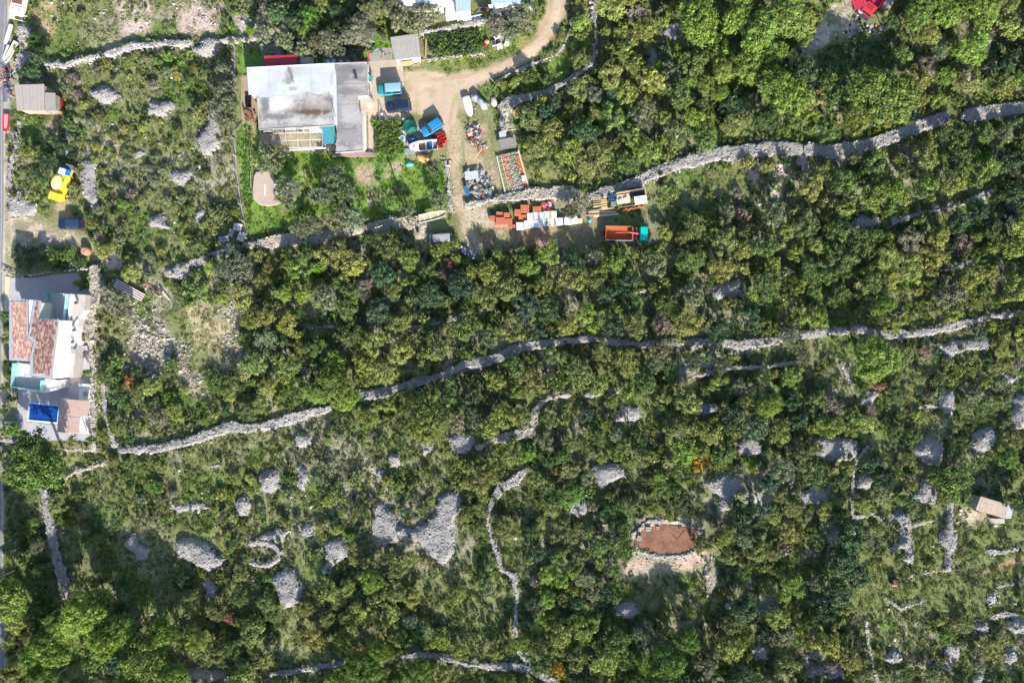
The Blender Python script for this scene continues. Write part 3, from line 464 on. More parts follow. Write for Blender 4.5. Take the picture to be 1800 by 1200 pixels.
def rubble(name, label, cat, lm, dfun, bb, h, steep, mk, size, dens):
    cx, cy = (bb[0]+bb[2])/2, (bb[1]+bb[3])/2; s = .33 if steep > .8 else .2 if steep >= 1 or h > 1.25 else .2
    x = np.arange(bb[0]-1.2, bb[2]+1.2, s); y = np.arange(bb[1]-1.2, bb[3]+1.2, s); A, B = np.meshgrid(x, y)
    wk = .25 if any(q in label for q in ('villa', 'kerb', 'plastered', 'ring', 'hook', 'curv', 'thin', 'narrow', 'winding')) else 1.0; wobf = lambda u, v: wk*(fbm(u, v, 3.2, 4, 78)-.5)*(.75 if steep < .8 else 1.7)+(fbm(u, v, 1.1, 3, 77)-.5)*.7+(.08 if steep < .8 else .22)
    D = dfun(A, B)+wobf(A, B)*(.8 if steep < .25 else 1)
    def hh(D, A, B):
        t = np.clip(D/steep, 0, 1); n = fbm(A, B, 2.2, 3, 55); n2 = fbm(A, B, .7, 2, 56)
        return h*(1-(1-t)**2)*(.70+.5*n)+(n2-.5)*.22*np.minimum(1, t*2)
    hz = hh(D, A, B); zb = H(A, B)
    keep = D > (-.05 if steep >= .8 else .04)
    q = keep[:-1,:-1] & keep[1:,:-1] & keep[:-1,1:] & keep[1:,1:]
    ii = np.arange(A.size).reshape(A.shape); Fc = np.stack([ii[:-1,:-1][q], ii[:-1,1:][q], ii[1:,1:][q], ii[1:,:-1][q]], -1)
    used, inv = np.unique(Fc, return_inverse=True); Vc = np.stack([A.ravel()-cx, B.ravel()-cy, (zb+np.where(D > 0.02, hz, -.15)).ravel()], -1)[used]
    t = thing(name, label, cat, (cx, cy, 0), lm=None)
    if lm: LM.append((lm, cx, cy))
    if len(Fc): link('rubble_core', mesh_np('rubble_core', Vc, inv.reshape(-1, 4), [COREM[mk]], smooth=True), t, kind='stuff')
    area = float((D > 0).sum()*s*s); n = int(area*dens)+8
    k = n*3; xs = rng.uniform(bb[0]-.6, bb[2]+.6, k*3); ys = rng.uniform(bb[1]-.6, bb[3]+.6, k*3)
    d = dfun(xs, ys)+wobf(xs, ys)*(.8 if steep < .25 else 1)
    ok = np.where((d > 0) | (rng.random(len(d)) < np.exp(np.minimum(d, 0)*3)*.45))[0]
    while len(ok) < n and len(xs) < 400000:
        x2 = rng.uniform(bb[0]-.6, bb[2]+.6, k*6); y2 = rng.uniform(bb[1]-.6, bb[3]+.6, k*6)
        d2 = dfun(x2, y2)+wobf(x2, y2)*(.8 if steep < .25 else 1)
        xs = np.concatenate([xs, x2]); ys = np.concatenate([ys, y2]); d = np.concatenate([d, d2]); ok = np.where(d > -.1)[0]
    ok = ok[:n]; xs, ys, d = xs[ok], ys[ok], d[ok]
    S = size*rng.lognormal(-.15, .42, len(xs)); zz = H(xs, ys)+np.where(d > 0, hh(d, xs, ys), 0)+S*.05
    # stones close to the outer edge get a paler value than the rest
    v = np.clip(rng.beta(2.2, 2.4, len(xs)) + .22*(d < .35), 0, 1)
    Vv, Ff, fc = rocks(np.stack([xs-cx, ys-cy, zz], -1), S, v)
    link('stones', mesh_np('stones', Vv, Ff, [SM[mk]], fcol=fc), t, kind='stuff')
    xi0, xi1 = max(0, int((bb[0]-1.5+GX)/GS)), min(nx, int((bb[2]+1.5+GX)/GS)+1); yi0, yi1 = max(0, int((bb[1]-1.5+GY)/GS)), min(ny, int((bb[3]+1.5+GY)/GS)+1)
    sub = (slice(yi0, yi1), slice(xi0, xi1))
    if xi1 > xi0 and yi1 > yi0: MASK[sub] = np.maximum(MASK[sub], dfun(X[sub], Y[sub]))
    return t
def bbox(P, w=0): a = np.array(P); return (a[:,0].min()-w, a[:,1].min()-w, a[:,0].max()+w, a[:,1].max()+w)
for pts, wd, h, mk, label, lm in WALLS:
    P = px(pts); W = [v*.1*1.02 for v in wd] if hasattr(wd, '__len__') else wd*.1*1.02
    wm = (max(W) if hasattr(W, '__len__') else W)
    rubble('dry_stone_wall', label, 'wall', lm, lambda a, b, P=P, W=W: linedist(a, b, P, W), bbox(P, wm/2), h*.8, .38 if wm > 1 else .22, mk, .155 if wm > 1 else .14, 25 if wm > 1 else 30)
for poly, h, mk, label, lm in HEAPS:
    P = px(poly, h*.5)
    rubble('stone_heap', label, 'stone heap', lm, lambda a, b, P=P: polydist(a, b, P), bbox(P), h*.8, max(1.0, h*1.0), mk, .135, 27)
# loose stones
PS = []; SS = []
for poly, dn, sz in SCAT:
    P = px(poly); bb = bbox(P); n = int((bb[2]-bb[0])*(bb[3]-bb[1])*dn*1.5)
    xs = rng.uniform(bb[0], bb[2], n); ys = rng.uniform(bb[1], bb[3], n)
    k = (polydist(xs, ys, P) > 0) & (fbm(xs, ys, 2.5, 2, 91) > (.36 if dn > .5 else .5)); xs, ys = xs[k], ys[k]
    PS.append(np.stack([xs, ys, H(xs, ys)+.03], -1)); SS.append(sz*rng.lognormal(-.2, .45, len(xs)))
n = 2600; xs = rng.uniform(-92, 92, n); ys = rng.uniform(-62, 62, n); k = fbm(xs, ys, 6, 3, 15) > .5
PS.append(np.stack([xs[k], ys[k], H(xs[k], ys[k])+.02], -1)); SS.append(.2*rng.lognormal(-.2, .5, k.sum()))
PS = np.concatenate(PS); SS = np.concatenate(SS)
keep_out = [px(q) for q in ([(425,95),(705,95),(712,215),(655,275),(425,275)], [(10,480),(172,480),(172,785),(10,785)], [(-20,-20),(10,-20),(10,1220),(-20,1220)], [(700,60),(990,0),(990,60),(830,190),(710,215)])]
k = np.ones(len(PS), bool)
for q in keep_out: k &= polydist(PS[:,0], PS[:,1], q) < 0
PS, SS = PS[k], SS[k]
Vv, Ff, fc = rocks(PS, SS)
link('scattered_stones', mesh_np('scattered_stones', Vv, Ff, [STONEW], fcol=fc), kind='stuff')
# ---------------------------------------------------------------- mesh builder for made things
class MB:
    def __init__(s): s.v = []; s.f = []; s.m = []; s.k = 0
    def add(s, vs, fs): b = len(s.v); s.v += [tuple(v) for v in vs]; s.f += [tuple(b+i for i in f) for f in fs]; s.m += [s.k]*len(fs); return s
    def mat(s, k): s.k = k; return s
    def box(s, cx, cy, cz, sx, sy, sz, rz=0.0, tx=0.0, ty=0.0, taper=1.0):
        c, n = math.cos(rz), math.sin(rz); vs = []
        for z in (-.5, .5):
            for x, y in ((-.5,-.5),(.5,-.5),(.5,.5),(-.5,.5)):
                q = taper if z > 0 else 1.0
                a, b = x*sx*q, y*sy*q; dz = z*sz + a*tx + b*ty
                vs.append((cx+a*c-b*n, cy+a*n+b*c, cz+dz))
        return s.add(vs, [(3,2,1,0),(4,5,6,7),(0,1,5,4),(1,2,6,5),(2,3,7,6),(3,0,4,7)])
    def prism(s, P, z0, z1, off=(0, 0), inset=0.0):
        """polygon P (world) lifted from z0 to z1; z may be callables of the corner index"""
        n = len(P); A = sum(P[i][0]*P[(i+1)%n][1]-P[(i+1)%n][0]*P[i][1] for i in range(n))
        if A < 0: P = P[::-1]
        f0 = z0 if callable(z0) else (lambda x, y: z0); f1 = z1 if callable(z1) else (lambda x, y: z1)
        vs = [(x-off[0], y-off[1], f0(x, y)) for x, y in P]+[(x-off[0], y-off[1], f1(x, y)) for x, y in P]
        return s.add(vs, [tuple(range(n))[::-1], tuple(range(n, 2*n))]+[(i, (i+1)%n, n+(i+1)%n, n+i) for i in range(n)])
    def tube(s, a, b, r, n=8, r2=None, cap=True):
        a = np.array(a, float); b = np.array(b, float); d = b-a; L = np.linalg.norm(d); d = d/(L+1e-9)
        u = np.cross(d, (0, 0, 1) if abs(d[2]) < .9 else (1, 0, 0)); u /= np.linalg.norm(u); w_ = np.cross(d, u); r2 = r if r2 is None else r2
        vs = [a+r*(u*math.cos(2*math.pi*i/n)+w_*math.sin(2*math.pi*i/n)) for i in range(n)]+[b+r2*(u*math.cos(2*math.pi*i/n)+w_*math.sin(2*math.pi*i/n)) for i in range(n)]
        fs = [(i, n+i, n+(i+1)%n, (i+1)%n) for i in range(n)]
        if cap: fs += [tuple(range(n)), tuple(range(n, 2*n))[::-1]]
        return s.add(vs, fs)
    def loft(s, rings, closed=True, cap=True):
        n = len(rings[0]); vs = [p for r in rings for p in r]; fs = []
        for k in range(len(rings)-1):
            for i in range(n if closed else n-1): j = (i+1)%n; fs.append((k*n+i, k*n+j, (k+1)*n+j, (k+1)*n+i))
        if cap: fs += [tuple(range(n))[::-1], tuple(range((len(rings)-1)*n, len(rings)*n))]
        return s.add(vs, fs)
    def torus(s, c, R_, r, axis='z', n=18, m=8):
        vs = []; fs = []
        for i in range(n):
            a = 2*math.pi*i/n
            for j in range(m):
                b = 2*math.pi*j/m; q = R_+r*math.cos(b); h = r*math.sin(b); x, y = q*math.cos(a), q*math.sin(a)
                vs.append({'z': (c[0]+x, c[1]+y, c[2]+h), 'y': (c[0]+x, c[1]+h, c[2]+y), 'x': (c[0]+h, c[1]+x, c[2]+y)}[axis])
                fs.append((i*m+j, ((i+1)%n)*m+j, ((i+1)%n)*m+(j+1)%m, i*m+(j+1)%m))
        return s.add(vs, fs)
    def build(s, name, mats, parent=None, smooth=False, bevel=0.0, kind=None, sub=0):
        me = bpy.data.meshes.new(name); me.from_pydata(s.v, [], s.f)
        for m in (mats if isinstance(mats, (list, tuple)) else [mats]): me.materials.append(m)
        me.polygons.foreach_set('material_index', s.m)
        if smooth: me.polygons.foreach_set('use_smooth', [True]*len(s.f))
        me.update(); o = link(name, me, parent, kind=kind)
        if bevel: b = o.modifiers.new('b', 'BEVEL'); b.width = bevel; b.segments = 2; b.limit_method = 'ANGLE'
        if sub: b = o.modifiers.new('s', 'SUBSURF'); b.levels = b.render_levels = sub
        return o
def clone(root, loc, rz=None, label=None, group=None, scale=None):
    r = root.copy(); col.objects.link(r); r.location = loc
    if rz is not None: r.rotation_euler = (0, 0, rz)
    if scale: r.scale = scale
    if label: r['label'] = label
    if group: r['group'] = group
    for ch in list(root.children):
        c = ch.copy(); col.objects.link(c); c.parent = r
        for g in list(ch.children): d = g.copy(); col.objects.link(d); d.parent = c
    return r
def cen(P): a = np.array(P); return tuple(a.mean(0))
white = M('white_paint', (.66,.67,.69), .5, .25, 3, (.55,.55,.55)); plaster = M('plaster_white', (.64,.62,.58), .85, .25, 1.5, (.6,.57,.52))
conc = M('concrete', (.40,.37,.33), .9, .5, .7, (.27,.25,.22), bump=.3); concd = M('old_concrete', (.29,.28,.26), .9, .6, .8, (.17,.16,.15), bump=.4)
tan = M('tan_concrete', (.44,.37,.29), .9, .5, .9, (.34,.28,.22), bump=.25); rubber = M('rubber', (.02,.02,.02), .8); glass = M('vehicle_glass', (.02,.03,.04), .08, spec=.8)
steel = M('galvanised_steel', (.35,.36,.38), .45, .4, 4, (.22,.2,.18), metal=.6); wood = M('weathered_wood', (.36,.26,.16), .85, .6, 6, (.2,.15,.11)); woodl = M('fresh_wood', (.52,.38,.2), .8, .5, 6, (.35,.25,.15))
dark = M('dark_metal', (.05,.05,.055), .6); rust = M('rusty_steel', (.36,.10,.035), .8, .6, 3, (.2,.06,.03)); chrome = M('chrome', (.5,.5,.52), .2, metal=.9)
redp = M('red_plastic', (.50,.04,.03), .45); bluep = M('blue_plastic', (.01,.16,.45), .4); greenp = M('green_tarp', (.01,.12,.085), .55, .5, 2, (.005,.06,.05), bump=.8)
tealp = M('teal_plastic', (.03,.28,.30), .4); bluet = M('blue_tarp', (.02,.1,.3), .5, .4, 3, bump=.8); terra = M('orange_clay', (.47,.15,.075), .85, .6, 5, (.33,.10,.055))
greyp = M('grey_plastic', (.3,.31,.33), .5); yellow = M('yellow_paint', (.66,.50,.04), .45, .25, 3, (.6,.42,.03)); lightm = M('tail_light', (.5,.01,.01), .3); heads = M('head_light', (.7,.7,.7), .15)
pinkred = M('faded_red_paint', (.60,.05,.06), .5, .3, 3, (.45,.1,.09)); gshade = M('dark_net', (.02,.05,.03), .9)
# ------------------------------------------------ road
road = px([(-60,-60),(13,-60),(13,30),(9,80),(6,115),(6,250),(6,380),(4,460),(2,560),(1,700),(1,900),(4,1000),(7,1100),(8,1260),(-60,1260)])
m, t, b = new_mat('asphalt'); b.inputs['Roughness'].default_value = .9
mb = MB(); mb.prism(road, -.1, .03); mb.build('road', M('asphalt_grey', (.20,.20,.215), .9, .4, .6, (.14,.14,.15), bump=.3), kind='structure')
mb = MB(); ln = [(9.5,10),(7,70),(3.5,120),(3,250),(3,380),(1,470),(-1,560)]
for i in range(len(ln)-1):
    a, c = G(*ln[i]), G(*ln[i+1]); d = np.hypot(c[0]-a[0], c[1]-a[1]); mb.box((a[0]+c[0])/2, (a[1]+c[1])/2, .026, .1, d, .02, math.atan2(c[1]-a[1], c[0]-a[0])-math.pi/2)
mb.build('road_edge_line', M('worn_road_paint', (.34,.34,.34), .8), kind='structure')
def slab(name, P, z, mat, th=.12):
    mb = MB(); mb.prism(px(P, z), z-th, z); return mb.build(name, mat, kind='structure')
slab('driveway', [(650,108),(705,104),(709,125),(712,180),(713,212),(690,216),(657,216),(656,274),(648,274),(646,110)], .05, tan)
slab('west_patio', [(424,132),(450,130),(452,218),(424,218)], .04, M('patio_soil', (.33,.25,.16), .95, .5, 1.2, (.24,.18,.12), bump=.4))
slab('pergola_floor', [(455,222),(590,222),(590,266),(455,266)], .045, M('dusty_floor', (.34,.29,.2), .95, .6, .9, (.16,.14,.12), bump=.3))
slab('north_yard', [(470,88),(690,84),(690,108),(640,112),(470,120)], .04, M('shaded_yard', (.3,.28,.26), .95, .5, .8, (.2,.19,.18)))
# ------------------------------------------------ main house
def window(parent, cx, cy, cz, w_, h_, nrm, fr=white):
    """framed window on a wall facing nrm ('s','e','n','w')"""
    f = MB(); p = MB()
    if nrm in 'sn': sgn = -1 if nrm == 's' else 1; f.box(cx, cy+sgn*.03, cz, w_+.14, .08, h_+.14); p.box(cx, cy+sgn*.075, cz, w_, .02, h_)
    else: sgn = 1 if nrm == 'e' else -1; f.box(cx+sgn*.03, cy, cz, .08, w_+.14, h_+.14); p.box(cx+sgn*.075, cy, cz, .02, w_, h_)
    fo = f.build('window', fr, parent); p.build('pane', glass, fo)
hz = 3.5; o0 = G(540, 200, hz)
house = thing('flat_roofed_house', 'flat concrete roofed house with a painted white roof section and stained grey slabs', 'house', (*o0, 0), lm='flat roofed house')
def hp(L, z=hz): return [(x, y) for x, y in px(L, z)]
W_roof = hp([(434,120),(587,112),(591,130),(592,165),(593,219),(588,219),(586,170),(573,163),(560,166),(540,162),(520,165),(500,167),(470,171),(452,170),(451,165),(437,166)])
G_roof = hp([(452,170.3),(470,171.3),(500,167.3),(520,165.3),(540,162.3),(560,166.3),(573,163.3),(585.7,170.3),(587.7,219.3),(587.5,221),(456,228)])
E_roof = hp([(587.3,112),(645,110),(648,168),(629,169),(632,194),(637,197),(638,265),(590,269),(593.3,219),(592.3,165),(591.3,130)])
roofw = M('white_roof_coat', (.48,.52,.56), .6, .8, .28, (.32,.33,.34), bump=.1)
def stain_roof(name, a, b_, c_):
    m, t, bb = new_mat(name); N = t.nodes; L = t.links; g = N.new('ShaderNodeNewGeometry')
    def nz(s, lo, hi, w1=4): 
        n = N.new('ShaderNodeTexNoise'); n.inputs['Scale'].default_value = s; n.inputs['Detail'].default_value = 7; n.inputs['Roughness'].default_value = .68
        L.new(g.outputs['Position'], n.inputs['Vector']); r = N.new('ShaderNodeMapRange'); r.inputs['From Min'].default_value = lo; r.inputs['From Max'].default_value = hi; L.new(n.outputs['Fac'], r.inputs['Value']); return r
    x1 = N.new('ShaderNodeMix'); x1.data_type = 'RGBA'; x1.inputs['A'].default_value = (*a, 1); x1.inputs['B'].default_value = (*b_, 1); L.new(nz(.33, .44, .56).outputs[0], x1.inputs['Factor'])
    x2 = N.new('ShaderNodeMix'); x2.data_type = 'RGBA'; x2.inputs['B'].default_value = (*c_, 1); L.new(x1.outputs['Result'], x2.inputs['A']); L.new(nz(1.6, .5, .72).outputs[0], x2.inputs['Factor'])
    L.new(x2.outputs['Result'], bb.inputs['Base Color']); bb.inputs['Roughness'].default_value = .9; return m
rg = stain_roof('stained_slab', (.38,.365,.35), (.20,.195,.20), (.50,.48,.46)); re_ = stain_roof('wing_slab', (.27,.255,.25), (.18,.17,.175), (.38,.36,.345))
MB().prism(W_roof, hz-.22, hz+.03, o0).build('painted_roof', roofw, house); MB().prism(G_roof, hz-.22, hz, o0).build('roof', rg, house); MB().prism(E_roof, hz-.22, hz+.015, o0).build('wing_roof', re_, house)
# moss-dark weathering patch with a shape of its own, a few mm of grime
def blobs(mat_, L_, z):
    """dirt and weathering patches that belong to the slab itself"""
    t = mat_.node_tree; N = t.nodes; K = t.links; bs = N['Principled BSDF']; src = bs.inputs['Base Color'].links[0].from_socket
    g = N.new('ShaderNodeNewGeometry'); nn = N.new('ShaderNodeTexNoise'); nn.inputs['Scale'].default_value = 1.3; nn.inputs['Detail'].default_value = 6; nn.inputs['Roughness'].default_value = .7; K.new(g.outputs['Position'], nn.inputs['Vector'])
    for cx, cy, rx, ry, c_, s_ in L_:
        x_, y_ = G(cx, cy, z); v = N.new('ShaderNodeVectorMath'); v.operation = 'SUBTRACT'; v.inputs[1].default_value = (x_, y_, z); K.new(g.outputs['Position'], v.inputs[0])
        q = N.new('ShaderNodeVectorMath'); q.operation = 'DIVIDE'; q.inputs[1].default_value = (rx*.1, ry*.1, 5); K.new(v.outputs[0], q.inputs[0]); l = N.new('ShaderNodeVectorMath'); l.operation = 'LENGTH'; K.new(q.outputs[0], l.inputs[0])
        ad = N.new('ShaderNodeMath'); ad.operation = 'MULTIPLY_ADD'; ad.inputs[1].default_value = 1.7; K.new(nn.outputs['Fac'], ad.inputs[0]); K.new(l.outputs['Value'], ad.inputs[2])
        r = N.new('ShaderNodeMapRange'); r.interpolation_type = 'SMOOTHSTEP'; r.inputs['From Min'].default_value = 2.1; r.inputs['From Max'].default_value = 1.25; r.inputs['To Max'].default_value = s_; K.new(ad.outputs[0], r.inputs['Value'])
        m_ = N.new('ShaderNodeMix'); m_.data_type = 'RGBA'; m_.inputs['B'].default_value = (*c_, 1); K.new(src, m_.inputs['A']); K.new(r.outputs[0], m_.inputs['Factor']); src = m_.outputs['Result']
    K.new(src, bs.inputs['Base Color'])
gd = (.13,.128,.135); gl_ = (.52,.50,.49)
blobs(rg, [(492,182,30,16,gl_,.9),(470,190,22,10,gl_,.5),(466,186,9,18,gd,.9),(484,205,32,6,gd,.85),(530,198,40,8,gd,.7),(548,192,38,12,(.17,.14,.11),.75),(548,197,34,5,(.085,.062,.045),.95),(560,178,30,12,(.30,.28,.26),.6),(500,222,60,6,(.24,.235,.24),.6),(555,214,40,5,(.42,.40,.38),.6),(578,175,10,9,gd,.6)], hz)
blobs(roofw, [(509,131,8,17,gd,.95),(506,142,12,8,(.2,.2,.2),.7),(515,156,8,4,(.26,.26,.27),.8),(530,125,26,10,(.36,.36,.37),.6),(565,128,22,12,(.42,.43,.44),.6),(490,132,22,12,(.44,.45,.46),.5),(583,140,4,12,(.3,.3,.32),.6)], hz)
blobs(re_, [(615,122,34,9,(.14,.135,.135),.9),(602,138,14,18,(.16,.155,.155),.8),(630,140,22,7,(.17,.165,.16),.7),(622,148,20,7,(.34,.32,.31),.8),(612,162,30,6,(.17,.16,.16),.8),(605,185,22,12,(.33,.31,.31),.7),(618,205,26,16,(.38,.36,.36),.8),(595,205,6,30,(.2,.19,.2),.6),(615,240,24,14,(.24,.23,.235),.8),(632,262,12,8,(.4,.38,.36),.7),(600,262,14,6,(.42,.40,.39),.6)], hz)
MB().prism(hp([(437,122),(585,115),(586,168),(586,214),(459,220),(456,171),(438,164)]), 0, hz-.22, o0).build('wall', plaster, house)
MB().prism(hp([(587,115),(643,113),(645,166),(627,167),(630,196),(635,199),(635,257),(592,261)]), 0, hz-.22, o0).build('wing_wall', plaster, house)
MB().prism(hp([(628.5,169.3),(648,168.3),(653,172),(651,180),(643,183),(640,197),(632.3,194)], 2.2), 0, 2.2, o0).build('stair_landing', tan, house)
MB().prism(px([(637,199),(642,203),(643,260),(641,262),(638,264)], .9), 0, .9, o0).build('planter_wall', plaster, house)
e = G(645, 140, 1.5); 
for yy in (125, 152): x_, y_ = G(645.3, yy, 1.5); 
xe = (G(643, 113, hz)[0]+G(645, 166, hz)[0])/2-o0[0]
for yy in (122, 138, 155): window(house, xe+.02, G(640, yy, 1.5)[1]-o0[1], 1.6, 1.1, 1.1, 'e')
ys = G(0, 226, hz)[1]-o0[1]
for xx in (465, 520): window(house, G(xx, 0, hz)[0]-o0[0], ys+(.35 if xx > 500 else -.05), 1.6, 1.2, 1.1, 's')
MB().box(G(512,0,hz)[0]-o0[0], G(0,133,hz)[1]-o0[1], hz+.15, .06, 3.2, .05, .35).build('roof_cable', dark, house)
MB().box(G(584,0,hz)[0]-o0[0], G(0,184,hz)[1]-o0[1], hz+.1, .05, 4.6, .05, .28).build('roof_cable', dark, house)
mb = MB(); x_, y_ = G(626.5, 137, hz); mb.box(x_-o0[0], y_-o0[1], hz+.3, .4, .5, .6); mb.box(x_-o0[0], y_-o0[1], hz+.64, .5, .6, .06); mb.build('chimney', dark, house)
def trims(P, z, w_, h_, m_, nm, ox):
    for i in range(len(P)-1):
        a_, b_ = np.array(P[i]), np.array(P[i+1]); d = b_-a_; L_ = float(np.linalg.norm(d))
        if L_ > .8: MB().box((a_[0]+b_[0])/2-ox[0], (a_[1]+b_[1])/2-ox[1], z+h_/2+.001*i, L_, w_, h_, math.atan2(d[1], d[0])).build(nm, m_, house)
trims(G_roof[6:]+G_roof[:1], hz, .14, .07, conc, 'roof_edge', o0); trims([W_roof[0], W_roof[1]], hz+.03, .16, .09, white, 'roof_edge', o0); trims([E_roof[0], E_roof[1], E_roof[2]], hz+.015, .16, .08, conc, 'roof_edge', o0); trims(E_roof[5:8], hz+.015, .16, .08, conc, 'roof_edge', o0)
for f in (.25, .5, .75):
    a_, b_ = hp([(434+f*150, 120-f*7), (437+f*148, 165+f*2)]); MB().box((a_[0]+b_[0])/2-o0[0], (a_[1]+b_[1])/2-o0[1], hz+.034, math.dist(a_, b_)*.95, .05, .012, math.atan2(b_[1]-a_[1], b_[0]-a_[0])).build('roof_seam', greyp, house)
for yy in (147, 183, 226): a_, b_ = hp([(590, yy+1), (643 if yy < 160 else 631, yy)]); MB().box((a_[0]+b_[0])/2-o0[0], (a_[1]+b_[1])/2-o0[1], hz+.02, math.dist(a_, b_)*.95, .06, .014, math.atan2(b_[1]-a_[1], b_[0]-a_[0])).build('roof_seam', M('seam_dark', (.16,.15,.15), .9), house)
# dark tiled ledge along the south of the wing
MB().prism(px([(584,268),(637,266),(657,268.5),(657,275),(585,275.5)], .5), 0, .5, o0).build('terrace_ledge', M('brown_tiles', (.25,.19,.17), .8, .4, 3), house)
mb = MB().mat(0)
P = px([(464,98.5),(524,96),(520,116.5),(464,119)], 2.6); c = cen(P)
t = thing('lean_to_shed', 'dark red sheet metal lean-to behind the white roof', 'shed', (*c, 0), lm='red lean-to roof')
a, bq, cq, dq = P; n = 14
for i in range(n):       # individual corrugated sheets
    f0, f1 = i/n, (i+.94)/n
    q = [tuple(np.array(a)*(1-f0)+np.array(bq)*f0), tuple(np.array(a)*(1-f1)+np.array(bq)*f1), tuple(np.array(dq)*(1-f1)+np.array(cq)*f1), tuple(np.array(dq)*(1-f0)+np.array(cq)*f0)]
    yt = max(a[1], bq[1]); MB().prism(q, lambda x, y: 2.55-(y-yt)*.08, lambda x, y: 2.6-(y-yt)*.08, c).build('roof_sheet', M('dark_red_sheet', (.38,.035,.055), .5, .3, 3, (.28,.03,.045)), t)
for q in P: MB().box(q[0]-c[0]+(.15 if q[0] < c[0] else -.15), q[1]-c[1]+(.15 if q[1] < c[1] else -.1), 1.25, .12, .12, 2.5).build('post', wood, t)
x_, y_ = G(540, 106, 2.2); t = thing('roof_box', 'beige storage box with a corrugated side roof behind the house', 'box', (x_, y_, 0)); MB().box(0, 0, 1.1, 2.4, 1.1, 2.2).build('body', tan, t)
mb = MB()
for i in range(16): mb.box(1.5+i*.19, -.15, 2.15+.03*(i%2), .17, .8, .03)
mb.build('corrugated_roof', steel, t)
MB().box(2.9, -.1, 1.0, 3.0, .6, 2.0).build('frame', concd, t)
for i, (bx, by) in enumerate(((577,108),(586.5,107.3),(598.5,107.8),(611,109.5))):
    x_, y_ = G(bx, by, 2.4)
    nm = ('pale blue water barrel nearest the corrugated roof', 'pale blue water barrel beside the westernmost one', 'duller blue water barrel, third along the house wall', 'grey blue water barrel nearest the red trolley')[i]
    t = thing('water_barrel', nm, 'barrel', (x_, y_, 1.6), group='water barrels behind the house')
    m_ = M('barrel_blue' if i < 3 else 'barrel_grey', (.25,.42,.55) if i < 3 else (.25,.3,.35), .4)
    mb = MB(); mb.tube((0,0,-1.6), (0,0,-.02), .12, 6); mb.tube((0,0,0), (0,0,.45), .36, 16, .4); mb.tube((0,0,.45), (0,0,.85), .4, 16, .34); mb.build('body', m_, t, True)
    mb = MB(); mb.torus((0,0,.86), .32, .03); mb.build('rim', M('barrel_rim', (.6,.68,.72), .4), t); MB().box(0, 0, .84, .12, .3, .05).build('handle', white, t)
x_, y_ = G(643, 101); t = thing('red_trolley', 'red steel trolley by the northeast corner of the house', 'trolley', (x_, y_, 0), .03)
mb = MB()
for yy in (-.75, -.05, .65): mb.box(0, yy, .75, 1.4, .14, .1)
for xx in (-.65, .65): mb.box(xx, 0, .7, .12, 1.6, .1)
for xx in (-.65, .65):
    for yy in (-.7, .7): mb.box(xx, yy, .35, .09, .09, .7)
mb.build('frame', pinkred, t); MB().box(-.1, -.35, .5, 1.0, .5, .3).build('tray', dark, t)
for xx in (-.6, .6):
    MB().tube((xx, -.75, .16), (xx, -.66, .16), .16, 12).build('wheel', rubber, t)
x_, y_ = G(650, 135, 1.5); t = thing('closed_parasol', 'closed green parasol against the east side of the house', 'parasol', (x_, y_, 0))
MB().tube((0,0,0), (0,0,2.2), .03, 8).build('pole', steel, t)
mb = MB(); mb.loft([[(r_*math.cos(2*math.pi*i/16)*(1 if i%2 else .7), r_*math.sin(2*math.pi*i/16)*1.4*(1 if i%2 else .7), z) for i in range(16)] for r_, z in ((.45,.7),(.5,1.2),(.32,1.8),(.06,2.25))]); mb.build('canopy', M('parasol_green', (.02,.22,.16), .7), t)
# patio furniture
x_, y_ = G(435.5, 178, .8); t = thing('black_panels', 'pair of black panels lying on the west patio', 'panel', (x_, y_, .25))
for dy in (-.52, .52): MB().box(0, dy, .3, 1.0, .95, .05, ty=.12).build('panel', M('black_gloss', (.01,.01,.015), .3), t)
MB().box(0, 0, .0, 1.0, 1.9, .04).build('base', steel, t)
x_, y_ = G(441, 203); t = thing('garden_table', 'round brown wooden garden table on the west patio', 'table', (x_, y_, .04)); brn = M('brown_wood', (.22,.10,.06), .7, .4, 5)
MB().tube((0,0,.70), (0,0,.75), .42, 16).build('tabletop', brn, t)
for i in range(4): a_ = math.pi/4+i*math.pi/2; MB().box(.28*math.cos(a_), .28*math.sin(a_), .35, .06, .06, .7).build('leg', brn, t)
ch = None
for i, nm in enumerate(('by the house wall', 'toward the north', 'toward the west', 'toward the southwest', 'toward the southeast')):
    a_ = 2*math.pi*i/5+.2; lc = (x_+.85*math.cos(a_), y_+.85*math.sin(a_), .04)
    if ch is None:
        ch = thing('garden_chair', 'brown garden chair at the round patio table, '+nm, 'chair', lc, a_, 'chairs around the patio table')
        MB().box(0, 0, .45, .42, .42, .05).build('seat', brn, ch); MB().box(.2, 0, .72, .05, .42, .5).build('backrest', brn, ch)
        for q in ((-.17,-.17),(.17,-.17),(.17,.17),(-.17,.17)): MB().box(q[0], q[1], .21, .04, .04, .43).build('leg', brn, ch)
    else: clone(ch, lc, a_, 'brown garden chair at the round patio table, '+nm)
